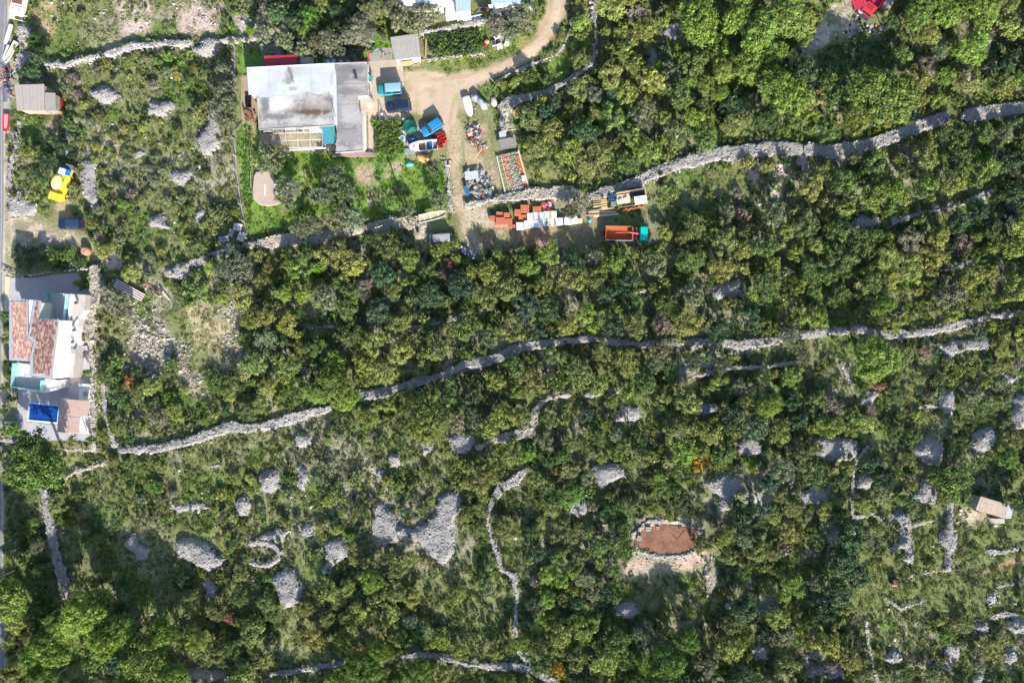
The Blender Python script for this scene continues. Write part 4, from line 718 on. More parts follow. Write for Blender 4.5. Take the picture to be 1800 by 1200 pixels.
# pergola of white tubes with teal cover
x0, y0 = G(481.5, 261, 2.5); x1, y1 = G(567, 222, 2.5); t = thing('tube_pergola', 'open pergola of white steel tubes south of the grey roof', 'pergola', (x0, y0, 0), .03, lm='white tube pergola')
W_, D_ = x1-x0, y1-y0
for i in range(5): MB().tube((W_*i/4,0,2.5), (W_*i/4,D_,2.5), .035, 6).build('rafter', white, t)
for j in range(4): MB().tube((0,D_*j/3,2.54), (W_,D_*j/3,2.54), .035, 6).build('crossbar', white, t)
for i in range(5): MB().tube((W_*i/4,0,0), (W_*i/4,0,2.5), .04, 6).build('post', white, t)
P = px([(566,221.5),(588,220.5),(589.5,252.5),(568.5,253.5)], 2.55); c = cen(P); t = thing('teal_canopy', 'teal corrugated canopy at the east end of the tube pergola', 'canopy', (*c, 0))
n = 7
for i in range(n):
    f0, f1 = i/n, (i+.95)/n; a, bq, cq, dq = [np.array(q) for q in P]
    MB().prism([tuple(a*(1-f0)+bq*f0), tuple(a*(1-f1)+bq*f1), tuple(dq*(1-f1)+cq*f1), tuple(dq*(1-f0)+cq*f0)], 2.55, 2.6, c).build('roof_sheet', M('teal_sheet', (.06,.28,.32), .5, .3, 4, (.05,.2,.24)), t)
for q in P[2:]: MB().box((q[0]-c[0])*.92, (q[1]-c[1])*.92, 1.27, .08, .08, 2.54).build('post', white, t)
x_, y_ = G(554, 230, 1.2); t = thing('covered_table', 'long table under a white cover inside the tube pergola', 'table', (x_, y_, .04), .04); MB().box(0,0,.75,2.2,1.0,.06).build('tabletop', white, t, bevel=.02)
for a_ in (-.95,.95):
    for b_ in (-.4,.4): MB().box(a_,b_,.37,.06,.06,.72).build('leg', steel, t)
x_, y_ = G(530, 262.5, 2.4); t = thing('rolled_awning', 'rolled white awning with a red end along the pergola edge', 'awning', (x_, y_, 2.45), .055); mb = MB(); mb.tube((-3.4,0,0), (4.2,0,0), .14, 10, .12); mb.build('roll', white, t, True)
MB().tube((-4.6,0,0), (-3.4,0,0), .15, 10).build('roll_end', pinkred, t, True)
# ------------------------------------------------ garage, plots and buildings on the north side
def shed(name, label, cat, roofpx, z, wallm, roofm, lm=None, slope=0.0, n=8, along=0, wall_in=.25, group=None):
    P = px(roofpx, z); c = cen(P); t = thing(name, label, cat, (*c, 0), lm=lm, group=group); a, bq, cq, dq = [np.array(q) for q in P]
    if along: a, bq, cq, dq = bq, cq, dq, a
    for i in range(n):
        f0, f1 = i/n, (i+.95)/n; dz = (i%2)*.015+(rng.random()*.02)
        q = [tuple(a*(1-f0)+bq*f0), tuple(a*(1-f1)+bq*f1), tuple(dq*(1-f1)+cq*f1), tuple(dq*(1-f0)+cq*f0)]
        MB().prism(q, lambda x, y: z-.06+dz+(y-c[1])*slope, lambda x, y: z+dz+(y-c[1])*slope, c).build('roof_sheet', roofm, t)
    Q = [tuple(np.array(q)+(np.array(c)-np.array(q))/np.linalg.norm(np.array(c)-np.array(q))*wall_in) for q in P]
    MB().prism(Q, 0, lambda x, y: z-.08+(y-c[1])*slope, c).build('wall', wallm, t)
    return t, P, c
t, P, c = shed('garage', 'small garage with a grey corrugated roof beside the vegetable plot', 'garage', [(686,66),(734.5,59),(739,100.5),(694,106)], 2.6, plaster, M('grey_asbestos', (.34,.32,.30), .9, .5, 1.2, (.25,.24,.23)), 'grey roofed garage', n=9)
MB().prism(px([(698,104),(739,98.5),(739.5,102),(700,106.5)], 2.3), 2.2, 2.35, c).build('eave', plaster, t)
MB().box(0, -2.15, 1.0, 2.2, .1, 1.9, .12).build('door', wood, t)
b1, _, _ = shed('workshop_building', 'long pale workshop roof at the top edge beyond the olive trees', 'building', [(688,-40),(785,-40),(785,7),(688,4)], 3.5, plaster, M('pale_blue_sheet', (.55,.6,.64), .5, .3, 1, (.42,.46,.5)), 'top edge workshop', n=12)
b2, P2, c2_ = shed('block_building', 'white walled block with a pale blue grey roof at the top edge', 'building', [(797,-40),(826,-40),(826,20),(802,22)], 4.0, plaster, M('blue_grey_roof', (.36,.44,.47), .6, .3, 1, (.28,.35,.38)), 'white block at the top edge', n=4)
MB().prism(px([(785,-20),(797,-20),(802,22),(797,25),(783,26)], 2.5), 0, 2.5, c2_).build('side_wing', white, b2); MB().prism(px([(802,20),(826,18),(827,22),(802,25)], 3.2), 0, 3.2, c2_).build('front_ledge', white, b2)
b3, P3, c3_ = shed('long_building', 'long pale roof with a white edge above the parked scrap at the top edge', 'building', [(862,-40),(938,-40),(938,1),(864,8)], 3.2, plaster, _mats['blue_grey_roof'], 'long roof at the top edge', n=10)
MB().prism(px([(858,9),(936,2),(936,5),(860,14)], 3.0), 2.6, 3.1, c3_).build('fascia', white, b3)
P = px([(748,103),(848,96),(846,52),(750,60)], 0)
mb = MB(); c = cen(P); mb.box(0,0,0,.1,.1,.1)
x_, y_ = G(749, 82); t = thing('wooden_beam', 'long weathered beam at the end of the vegetable plot', 'beam', (x_, y_, .3), -.03); MB().box(0, 0, 0, .32, 4.3, .2).build('beam', wood, t, bevel=.03)
def smallbox(name, label, cat, pxy, sz, mat, z=0.0, rz=0.0, bevel=.03, group=None):
    x_, y_ = G(*pxy); t = thing(name, label, cat, (x_, y_, z), rz, group=group); MB().box(0, 0, sz[2]/2, *sz).build('body', mat, t, bevel=bevel); return t
t = smallbox('washing_machine', 'discarded white appliance on its side by the track', 'appliance', (878,84), (.9,.8,.8), white, 0, .3); MB().tube((0,-.41,.4), (0,-.44,.4), .22, 16).build('porthole', dark, t)
t = smallbox('tall_cabinet', 'tall white cabinet lying beside the vegetable plot junk', 'cabinet', (892,74), (.75,1.6,.5), white, 0, -.25); MB().box(0, 0, .51, .7, .04, .02).build('door_gap', dark, t)
t = smallbox('grey_crate', 'grey plastic crate among the white appliances', 'crate', (868,78), (.8,.9,.5), greyp, 0, .2); MB().box(0,0,.51,.6,.7,.02).build('inside', dark, t)
t = smallbox('red_crate', 'red plastic crate beside the vegetable plot', 'crate', (852,81), (.7,.6,.5), redp, 0, .1); MB().box(0,0,.505,.5,.4,.02).build('inside', M('dark_red', (.2,.02,.02), .6), t)
x_, y_ = G(856, 75); t = thing('fishing_buoy', 'faded orange buoy beside the red crate', 'buoy', (x_, y_, .35)); mb = MB(); mb.loft([[(r_*math.cos(2*math.pi*i/12), r_*math.sin(2*math.pi*i/12), z) for i in range(12)] for r_, z in ((.1,-.34),(.38,-.2),(.45,0),(.38,.22),(.1,.34))]); mb.build('body', M('faded_orange', (.6,.25,.16), .6), t, True)
MB().tube((0,0,.34),(0,0,.46),.06,8).build('eye', dark, t)
t = smallbox('polystyrene_board', 'white polystyrene panel leaning among the junk by the track', 'board', (874,66), (1.1,.7,.15), white, .2, .5); MB().box(0,0,.16,.9,.5,.02).build('face', white, t)
x_, y_ = G(829, 35); t = thing('board_stack', 'stack of long white boards behind the vegetable plot', 'board stack', (x_, y_, 0), .3)
for i in range(7): MB().box(rng.uniform(-.4,.4), (i-3)*.2, .12+.05*(i%3), 3.6, .17, .05, rng.uniform(-.1,.1)).build('board', white, t)
x_, y_ = G(740, 16); t = thing('orange_bin', 'open orange skip bin among the northern olive trees', 'bin', (x_, y_, 0), .1); o_ = M('orange_paint', (.6,.27,.05), .6, .3, 3)
MB().box(0,0,.06,1.1,.9,.06).build('base', o_, t)
for q in ((0,.42,1.1,.06),(0,-.42,1.1,.06)): MB().box(q[0],q[1],.5,q[2],q[3],.9).build('side', o_, t)
for q in (-.53,.53): MB().box(q,0,.5,.06,.9,.9).build('side', o_, t)
# vegetable plants: leafy stakes in rows come with the plants section
# ------------------------------------------------ vehicles
def wheelset(t, L, W_, r=.34, xf=None, xr=None, wd=.22):
    xf = -L*.31 if xf is None else xf; xr = L*.31 if xr is None else xr
    for xx in (xf, xr):
        for s in (-1, 1):
            y = s*(W_/2-wd/2+.01); mb = MB(); mb.tube((xx, y-wd/2, r), (xx, y+wd/2, r), r, 16); wo = mb.build('wheel', rubber, t)
            mb = MB(); mb.tube((xx, y-wd/2-.01, r), (xx, y+wd/2+.01, r), r*.55, 12); mb.build('rim', steel, wo)
def rrect(L0, L1, W_, z, r=.25, n=4):
    out = []
    for cx, cy, a0 in ((L1-r, W_/2-r, 0), (L0+r, W_/2-r, 90), (L0+r, -W_/2+r, 180), (L1-r, -W_/2+r, 270)):
        for i in range(n+1): a = R(a0+90*i/n); out.append((cx+r*math.cos(a), cy+r*math.sin(a), z))
    return out
def car(name, label, cat, pxy, deg, L, W_, Ht, paint, roofpaint=None, hood=.26, tail=.02, waist=.95, ws=.13, rs=.05, lm=None, zr=.35):
    """front points to local -x"""
    x_, y_ = G(*pxy, Ht*.6); t = thing(name, label, cat, (x_, y_, .03), R(deg), lm=lm)
    roofpaint = roofpaint or paint; a, b = -L/2, L/2
    mb = MB(); mb.loft([rrect(a+.08, b-.06, W_-.12, .28, .3), rrect(a, b, W_, .45, .38), rrect(a, b, W_, .7, .38), rrect(a+.06, b-.03, W_-.04, waist-.06, .38), rrect(a+.16, b-.08, W_-.12, waist, .38)]); mb.build('body', paint, t, True)
    c0_, c1_ = a+L*hood, b-L*tail; r0, r1 = c0_+L*ws, c1_-L*rs
    mb = MB(); mb.loft([rrect(c0_, c1_-.04, W_-.16, waist-.01, .12), rrect(c0_+(r0-c0_)*.92, c1_-(c1_-r1)*.92, W_-.30, Ht-.07, .12)], cap=True); mb.build('glasshouse', glass, t)
    mb = MB(); mb.loft([rrect(r0, r1, W_-.30, Ht-.075, .14), rrect(r0+.03, r1-.03, W_-.34, Ht-.02, .14), rrect(r0+.15, r1-.12, W_-.55, Ht, .14)]); mb.build('roof', roofpaint, t, True)
    for s in (-1, 1):      # pillars
        mb = MB()
        for f in ((r0+.0), (r0+(r1-r0)*.42), (r1-.02)):
            mb.box(f, s*(W_/2-.11), (waist+Ht)/2-.03, .09, .05, Ht-waist, 0)
        for k_ in range(4): pass
        mb.build('pillar', paint, t)
        mi = MB(); mi.box(c0_+.25, s*(W_/2+.06), waist+.05, .14, .16, .12); mi.build('mirror', paint, t, bevel=.03)
        MB().box(a+.05, s*(W_/2-.32), .66, .14, .34, .14).build('headlight', heads, t, bevel=.02); MB().box(b-.02, s*(W_/2-.2), .78, .1, .22, .22).build('tail_light', lightm, t, bevel=.02)
    MB().box(a-.01, 0, .42, .14, W_*.86, .16).build('bumper', dark, t, bevel=.03); MB().box(b+.02, 0, .42, .14, W_*.86, .16).build('bumper', dark, t, bevel=.03)
    wheelset(t, L, W_); return t
teal = M('teal_car_paint', (.015,.27,.32), .35, .4, 3, (.08,.26,.28), spec=.6); lteal = M('pale_teal_paint', (.20,.38,.46), .4, .5, 2, (.33,.42,.45)); navy = M('navy_car_paint', (.012,.02,.07), .3, .3, 3, (.07,.07,.09), spec=.6); sblue = M('bright_blue_paint', (.01,.19,.50), .35, .35, 3, (.08,.22,.42), spec=.6); dnavy = M('dark_navy_paint', (.012,.022,.05), .25, spec=.6)
car('teal_van', 'teal panel van with a pale blue roof parked in the house yard', 'van', (685,156.5), 4, 4.2, 1.85, 1.95, teal, lteal, hood=.22, tail=.0, waist=1.05, ws=.10, rs=.02, lm='teal van')
t = car('navy_pickup', 'dark navy estate car parked directly below the teal van', 'car', (700,186.5), 4, 4.3, 1.85, 1.65, navy, dnavy, hood=.27, tail=.02, lm='navy estate car')
car('blue_hatchback', 'bright blue hatchback parked at an angle above the white boat', 'car', (759,223.5), 33, 4.0, 1.75, 1.55, sblue, sblue, hood=.26, tail=.01, ws=.15, lm='bright blue hatchback')
car('dark_sedan', 'dark blue car parked alone on the dirt clearing by the road', 'car', (123,393.5), -2, 4.3, 1.8, 1.6, dnavy, M('dark_blue_roof', (.02,.04,.09), .3, spec=.6), lm='dark parked car')
car('old_pickup', 'abandoned grey green pickup with two pale roof panels below the garden wall', 'pickup', (774,419), 4, 4.0, 1.75, 1.5, M('grey_green_paint', (.16,.22,.2), .5, .4, 3), M('pale_dusty_roof', (.32,.31,.32), .6, .5, 3, (.25,.22,.22)), hood=.1, tail=.02, ws=.08, lm='abandoned pickup')
# tipper truck with crane
x_, y_ = G(1101, 411, 1.5); t = thing('tipper_truck', 'tipper truck with rusty orange bed, red crane and turquoise cab', 'truck', (x_, y_, 0), R(-1), lm='tipper truck')
turq = M('turquoise_paint', (.0,.42,.37), .4, .2, 3, (.0,.33,.3)); bedm = M('orange_rust_bed', (.42,.13,.05), .75, .55, 2.5, (.34,.09,.03)); darkrust = M('dark_rust', (.20,.035,.03), .8, .4, 3)
MB().box(-1.0, 0, .85, 6.6, .9, .25).build('chassis', darkrust, t)
MB().box(-1.35, 0, 1.12, 4.5, 2.35, .1).build('bed_floor', bedm, t)
for s in (-1, 1):
    MB().box(-1.35, s*1.2, 1.65, 4.6, .08, 1.0).build('bed_side', bedm if s > 0 else steel, t)
    for i in range(11): MB().box(-3.4+i*.41, s*1.15, 1.65, .07, .06, .95).build('rib', bedm, t)
for i in range(11): MB().box(-3.4+i*.41, .1, 1.19, .06, 2.1, .05).build('floor_rib', bedm, t)
MB().box(-3.62, 0, 1.6, .07, 2.35, .9).build('tailgate', bedm, t); MB().box(.92, 0, 1.75, .09, 2.4, 1.2).build('headboard', bedm, t)
MB().box(1.15, 0, 1.2, .35, 2.3, .5).build('rack', steel, t)
MB().box(1.72, 0, 1.55, .3, 2.2, .35).build('crane_base', pinkred, t, bevel=.04); mb = MB(); mb.box(1.72, 0, 2.1, .35, .35, .9); mb.build('crane_post', pinkred, t, bevel=.04)
mb = MB(); mb.tube((1.9,-.1,2.55), (.2,.12,2.5), .12, 6, .08); mb.tube((.3,.12,2.42), (-2.0,.0,2.3), .05, 6, .04); mb.build('crane_arm', M('salmon_paint', (.72,.16,.12), .5), t)
mb = MB(); mb.loft([rrect(2.25,3.72,2.35,.55,.15), rrect(2.22,3.75,2.4,1.4,.15), rrect(2.25,3.55,2.36,2.3,.2), rrect(2.35,3.4,2.2,2.42,.25)]); mb.build('cab', turq, t)
MB().box(3.64, 0, 1.85, .06, 2.0, .6, ty=0).build('windscreen', glass, t)
for s in (-1, 1): MB().box(2.9, s*1.19, 1.8, .7, .03, .5).build('side_window', glass, t); MB().box(3.76, s*.85, .8, .05, .28, .2).build('headlight', heads, t); MB().box(3.6, s*1.4, 1.9, .08, .2, .4).build('mirror', dark, t)
for xx in (-2.6, -1.5, 2.9):
    for s in (-1, 1): wo = MB().tube((xx, s*.9, .5), (xx, s*1.18, .5), .5, 18).build('wheel', rubber, t); MB().tube((xx, s*1.17, .5), (xx, s*1.2, .5), .26, 12).build('rim', steel, wo)
# yellow self loading mixer
x_, y_ = G(104, 321, 1.6); t = thing('concrete_mixer_truck', 'yellow self-loading concrete mixer with a pale drum and blue cab', 'mixer truck', (x_, y_, 0), R(-17), lm='yellow mixer')
MB().box(0, -.6, .95, 2.5, 4.6, .6).build('chassis', yellow, t, bevel=.18); MB().box(0, 2.0, .8, 1.6, 1.6, .4).build('front_frame', yellow, t, bevel=.08)
mb = MB(); mb.loft([[(-.3+.85*r_*math.cos(2*math.pi*i/20), y, 1.75+.85*r_*math.sin(2*math.pi*i/20)+zo) for i in range(20)] for y, r_, zo in ((-1.3,.35,-.1),(-1.05,.7,-.1),(-.5,1.0,-.05),(.3,.98,.05),(.9,.75,.1),(1.25,.5,.15))]); mb.build('drum', M('pale_yellow_paint', (.68,.62,.20), .5, .3, 3, (.55,.5,.2)), t, True)
MB().box(-.05, -2.45, 1.35, 2.3, 1.4, .6).build('engine_cover', yellow, t, bevel=.15)
mb = MB(); mb.box(-.15, -1.45, 1.5, .7, .35, .5); mb.build('vent', M('brown_grime', (.2,.12,.03), .8), t)
MB().box(.85, .5, 1.35, .55, 2.4, .6).build('fender', yellow, t, bevel=.15); MB().box(-.95, .9, 1.25, .35, 2.4, .5).build('fender', yellow, t, bevel=.1)
MB().box(.15, 2.0, 1.55, .85, 1.1, 1.5).build('cab', M('pale_blue_cab', (.5,.62,.7), .4), t, bevel=.08); MB().box(.75, 2.1, 1.3, .6, 1.1, .9).build('tank', M('cobalt_blue', (.01,.13,.55), .4), t, bevel=.08)
MB().box(.6, 3.15, .9, 1.2, .8, .8, ty=.3).build('bucket', M('dark_grey_bucket', (.09,.1,.12), .6), t, bevel=.05); MB().box(1.2, 2.2, 1.0, .2, 1.2, .2).build('bucket_arm', yellow, t)
for yy in (-1.9, 1.5):
    for s in (-1, 1): wo = MB().tube((s*.85, yy, .5), (s*1.25, yy, .5), .52, 16).build('wheel', rubber, t); MB().tube((s*1.24, yy, .5), (s*1.27, yy, .5), .25, 12).build('rim', yellow, wo)
smallbox('white_canister', 'white canister standing beside the yellow mixer', 'canister', (114.5,332), (.35,.5,.5), white, 0, .2); smallbox('tipped_canister', 'tipped white canister near the wheel of the yellow mixer', 'canister', (114,342), (.5,.3,.3), white, 0, .1)
# boats
def hull(name, label, pxy, deg, L, W_, d, mo, mi_, floor=.35, upturned=False, lm=None, z=.5, console=False, bow=.42):
    x_, y_ = G(*pxy, z+d*.5); t = thing(name, label, 'boat', (x_, y_, z), R(deg), lm=lm)
    def ring(k, zz, n=12):     # outline from stern (+x) to bow (-x)
        pts = []
        for i in range(n+1):
            u = i/n; xx = L/2-u*L; ww = W_/2*k*(1 if u < bow else math.sqrt(max(0, 1-((u-bow)/(1-bow))**2.2)))
            pts.append((xx*(.9+.1*k), ww, zz(u) if callable(zz) else zz))
        return pts+[(a, -b, c) for a, b, c in pts[-2::-1]] 
    sh = lambda u: d+.12*u*u
    if upturned:
        mb = MB(); mb.loft([ring(1, .02), ring(.97, d*.55), ring(.7, d*.9), ring(.25, d)]); mb.build('hull', mo, t, True); mb = MB(); mb.box(0, 0, d+.03, L*.8, .07, .08); mb.build('keel', mo, t); return t
    mb = MB(); mb.loft([ring(.25, 0), ring(.75, d*.35), ring(.97, d*.8), ring(1, sh)], cap=False); mb.add(ring(.25, 0), [tuple(range(25))]); mb.build('hull', mo, t, True)
    mb = MB(); mb.loft([ring(1, lambda u: sh(u)+.03), ring(.78, lambda u: sh(u)+.03), ring(.72, floor)], cap=False); mb.build('gunwale', mo, t); MB().add(ring(.73, floor), [tuple(range(25))[::-1]]).build('deck', mi_, t)
    for i, u in enumerate((-.18, .1, .33)): MB().box(L*u, 0, d*.72, .22, W_*.72, .05).build('bench', mo, t)
    return t
t = hull('white_motorboat', 'white open motorboat with brown deck beside the red crates', (744,257.5), 5, 5.0, 1.9, .75, white, M('brown_deck', (.22,.16,.14), .7, .4, 4), lm='white motorboat', z=.35)
MB().box(-1.5, 0, .82, 1.5, 1.15, .16).build('foredeck', white, t, bevel=.08); MB().box(-1.55, 0, .91, .5, .5, .05).build('hatch', greyp, t, bevel=.03)
MB().box(1.35, .25, .6, .6, .8, .3).build('engine_box', bluep, t, bevel=.08); MB().box(2.6, 0, .6, .3, .35, .8).build('outboard', dark, t, bevel=.05)
x_, y_ = G(744, 258); tr = thing('boat_cradle', 'wooden cradle blocks carrying the white motorboat', 'cradle', (x_, y_, 0), R(5))
for u in (-1.3, 1.3): MB().box(u, 0, .17, .25, 1.6, .34).build('block', wood, tr)
ybh = M('yellow_white_hull', (.62,.61,.55), .5, .3, 3); yin = M('yellow_inside', (.45,.40,.17), .6, .5, 3, (.3,.25,.12))
t = hull('yellow_rowing_boat', 'long rowing boat with yellow inside resting on the garden terrace wall', (762,380), 193, 5.0, 1.5, .5, ybh, yin, lm='yellow rowing boat', z=1.0)
hull('upturned_canoe', 'long white upturned canoe beside the asphalt road', (14,60), 74, 3.6, .75, .4, white, white, upturned=True, z=.25, lm='white canoe by the road')
hull('yellow_white_boat', 'narrow boat with a yellow stripe leaning by the road', (20,93), 62, 4.2, .9, .45, white, M('pale_inside', (.6,.5,.25), .6), z=.3)
hull('grey_white_dinghy', 'slim greyish dinghy between the road and the yellow striped boat', (10,92), 70, 2.8, .6, .35, M('greyish_white', (.45,.45,.48), .6), greyp, z=.2, upturned=True)
hull('red_rowing_boat', 'red and pink rowing boat by the road below the western shed', (11.5,217), 88, 3.1, 1.05, .45, M('bright_red_hull', (.62,.03,.07), .5), M('pink_faded', (.5,.25,.25), .7), z=.15, lm='red rowing boat')
t = hull('hull_shell', 'upturned white boat bow under a grey tarp by the dirt yard', (823,187), 105, 3.6, 1.5, .75, M('offwhite_hull', (.7,.69,.68), .5), white, upturned=True, z=.1, lm='upturned bow with tarp')
# trailer frames
x_, y_ = G(670, 197); t = thing('boat_trailer', 'small steel trailer standing on the concrete by the house', 'trailer', (x_, y_, 0), R(12))
for s in (-1,1): MB().tube((s*.5,-1.2,.45), (s*.05,1.5,.45), .05, 6).build('rail', steel, t); wo = MB().tube((s*.6,-.8,.25), (s*.75,-.8,.25), .25, 12).build('wheel', rubber, t)
MB().box(0,-.8,.45,1.2,.08,.08).build('axle', steel, t); MB().box(.1,-.6,.5,.25,.3,.12).build('winch', white, t)
x_, y_ = G(36, 33); t = thing('trailer_frame', 'white tipping trailer frame beside the road', 'trailer', (x_, y_, 0), R(-15))
MB().box(-1.0,0,.6,.8,1.1,.2).build('hopper', white, t)
for s in (-1,1): MB().box(.4,s*.5,.6,2.2,.1,.12).build('rail', white, t)
for u in (.2,.7,1.2): MB().box(u,0,.6,.08,1.0,.1).build('crossbar', steel, t)
for s in (-1,1): MB().tube((.1,s*.62,.3),(.1,s*.78,.3),.3,12).build('wheel', rubber, t)
x_, y_ = G(32, 5, 1); t = thing('white_cabin_boat', 'white cabin boat cut off by the top edge beside the road', 'boat', (x_, y_, .3), R(-12), lm='white cabin boat')
mb = MB(); mb.loft([[(x*1.0, y, z) for x, y, z in rrect(-1.1,1.1,4.2,0,.4)], [(x*1.05, y, .8) for x, y, z in rrect(-1.15,1.15,4.4,0,.4)]]); mb.build('hull', M('cream_hull', (.66,.62,.54), .5), t)
MB().box(0,.6,1.0,1.5,1.8,.4).build('cockpit', M('brown_cockpit', (.15,.08,.07), .7), t); MB().box(.2,-1.2,.85,1.5,1.0,.1).build('deck', white, t)
for q in ((-.5,-1.2),(.55,-1.25)): MB().tube((q[0],q[1],.9),(q[0],q[1],.96),.1,8).build('vent', dark, t)
# red tractor and shed at the top right
x_, y_ = G(1533, 10, 1.5); t = thing('red_lorry', 'red lorry with an open load bed at the top edge', 'lorry', (x_, y_, 0), R(-38), lm='red lorry')
redv = M('lorry_red', (.55,.035,.05), .5, .3, 3); MB().box(0,0,.8,2.0,4.4,.35).build('chassis', dark, t); MB().box(-.1,-.9,1.5,2.0,1.8,1.1).build('cab', redv, t, bevel=.12); MB().box(-.1,-.75,2.08,1.1,.8,.05).build('hatch', M('dull_red', (.32,.02,.04), .5), t)
MB().box(0,1.3,1.15,2.1,2.6,.1).build('bed_floor', M('crimson_bed', (.35,.02,.07), .6), t)
for s in (-1,1): MB().box(s*1.03,1.3,1.5,.06,2.6,.6).build('bed_side', redv, t)
MB().box(0,-1.82,1.7,1.7,.04,.5).build('windscreen', glass, t)
for yy in (-1.0,1.6):
    for s in (-1,1): MB().tube((s*.8,yy,.45),(s*1.08,yy,.45),.45,16).build('wheel', rubber, t)
smallbox('grey_water_tank', 'grey rectangular tank next to the red lorry', 'tank', (1556,10), (1.5,2.0,1.2), M('olive_grey', (.33,.3,.24), .8, .4, 3), 0, -.5, .08)
x_, y_ = G(1510, 6, 2); t = thing('red_canopy', 'dark red sheet canopy beside the red lorry', 'canopy', (x_, y_, 0), .4)
for i in range(4): MB().box((i-1.5)*.6,0,2.2,.56,1.8,.05,ty=.05).build('roof_sheet', M('dark_red_sheet2', (.4,.03,.05), .6, .4, 3), t)
for a_ in (-1.1,1.1):
    for b_ in (-.8,.8): MB().box(a_,b_,1.1,.08,.08,2.2).build('post', wood, t)
x_, y_ = G(1512, 14); t = thing('round_silo', 'round green white lid of a water butt by the red lorry', 'water butt', (x_-.3, y_-1, 0))
MB().tube((0,0,0),(0,0,1.0),.45,16,.5).build('body', M('pale_green', (.4,.5,.42), .5), t); MB().tube((0,0,1.0),(0,0,1.06),.52,16).build('lid', white, t)
# ------------------------------------------------ red crates, tarps, tanks by the boat
k0 = None; spots = [(762,239,20),(767.5,238,-10),(773,237,5),(779,240,80),(764,244,15),(771,244,-20),(778,246,0),(768,250,35),(774,252,-15),(780,251,10),(776,258,5),(772,256.5,50),(783,245,85)]
names = ['westernmost', 'top row second', 'top row third', 'top row end', 'second row west', 'second row middle', 'second row east', 'third row west', 'third row middle', 'third row east', 'lowest', 'lowest but one', 'far eastern']
for (a_, b_, d_), nm in zip(spots, names):
    x_, y_ = G(a_, b_, .4)
    if k0 is None:
        k0 = thing('red_fish_crate', nm+' open red crate beside the white motorboat', 'crate', (x_, y_, .02), R(d_), 'red crates behind the boat')
        MB().box(0,0,.05,.6,.4,.04).build('base', redp, k0)
        for s in (-1,1): MB().box(s*.29,0,.3,.04,.42,.5).build('side', redp, k0); MB().box(0,s*.2,.3,.6,.04,.5).build('side', redp, k0)
    else: clone(k0, (x_, y_, .02+rng.random()*.25), R(d_), nm+' open red crate beside the white motorboat')
def cloth(name, label, cat, poly, h, mat, seed, lm=None):
    P = px(poly, h*.6); bb = bbox(P); s = .22; A, B = np.meshgrid(np.arange(bb[0], bb[2]+s, s), np.arange(bb[1], bb[3]+s, s)); D = polydist(A, B, P)
    z = h*np.clip(D/(.6), 0, 1)**.6*(.45+1.1*fbm(A, B, 1.4, 3, seed)); keep = D > -.02; q = keep[:-1,:-1]&keep[1:,:-1]&keep[:-1,1:]&keep[1:,1:]
    ii = np.arange(A.size).reshape(A.shape); Fc = np.stack([ii[:-1,:-1][q], ii[:-1,1:][q], ii[1:,1:][q], ii[1:,:-1][q]], -1); c = cen(P)
    o = link(name, mesh_np(name, np.stack([A-c[0], B-c[1], z+.03], -1).reshape(-1,3), Fc, [mat]), loc=(*c, 0)); tag(o, label, cat)
    sd = o.modifiers.new('s', 'SOLIDIFY'); sd.thickness = .03
    if lm: LM.append((lm, *c))
    return o
cloth('green_tarp', 'dark green tarpaulin heap between the house yard and the blue car', 'tarp', [(708,210),(716,206),(728,208),(734,220),(735,230),(728,233),(720,238),(710,232),(704,222)], 1.3, greenp, 5, 'green tarp heap')
cloth('blue_tarp', 'deep blue tarpaulin heap above the bow of the boat', 'tarp', [(716,238),(726,238),(734,242),(730,250),(722,252),(717,247)], 1.0, bluet, 6)
cloth('pale_blue_tarp', 'small pale blue sheet beside the deep blue tarpaulin', 'tarp', [(712,246),(719,243),(721,250),(714,256)], .5, M('pale_blue_cloth', (.12,.25,.42), .6), 7)
cloth('orange_straw_heap', 'orange brown straw heap below the white boat', 'heap', [(728,272),(740,269),(755,270),(756,280),(748,288),(735,284)], .5, M('orange_straw', (.48,.29,.12), .95, .6, 4, (.36,.25,.14)), 8, 'orange straw heap')
cloth('teal_sheet_heap', 'crumpled teal sheet below the orange straw heap', 'sheet', [(710,286),(720,281),(729,286),(727,294),(714,295)], .5, M('teal_cloth', (.1,.38,.36), .5), 9)
cloth('grey_tarp', 'grey and dark blue tarp thrown over the upturned bow', 'tarp', [(824,162),(838,160),(846,170),(860,180),(858,192),(846,192),(836,180),(826,176)], 1.0, M('grey_blue_tarp', (.2,.22,.27), .55, .7, 1.2, (.5,.48,.45), bump=.6), 10)
cloth('cream_sacking', 'cream sacking spread beside the grey tarp', 'sacking', [(860,170),(870,168),(878,182),(868,190),(862,184)], .4, M('cream_cloth', (.5,.43,.34), .9), 11)
cloth('white_sheet', 'white plastic sheet under olive shade behind the house', 'sheet', [(455,80),(462,79),(466,88),(458,93)], .25, M('pale_blue_plastic', (.35,.42,.5), .5), 12)
x_, y_ = G(707, 243, .6); t = thing('round_water_tank', 'round white rimmed tub with teal water west of the blue tarp', 'tub', (x_, y_, 0), lm='round tub'); MB().tube((0,0,0),(0,0,.6),.42,18,.5).build('body', white, t); MB().tube((0,0,.6),(0,0,.62),.38,18).build('water', M('teal_water', (.08,.3,.35), .1), t)
smallbox('washtub', 'white plastic washtub above the round tub', 'washtub', (706,232), (.9,.5,.35), white, 0, -.3)
smallbox('white_tray', 'small white tray on the green tarpaulin edge', 'tray', (711,212), (.5,.4,.1), white, .8, .6)
smallbox('glass_pane', 'grey green cold frame west of the boat bow', 'cold frame', (717,266), (1.1,.9,.3), M('cold_frame_glass', (.2,.27,.25), .2), 0, 0)
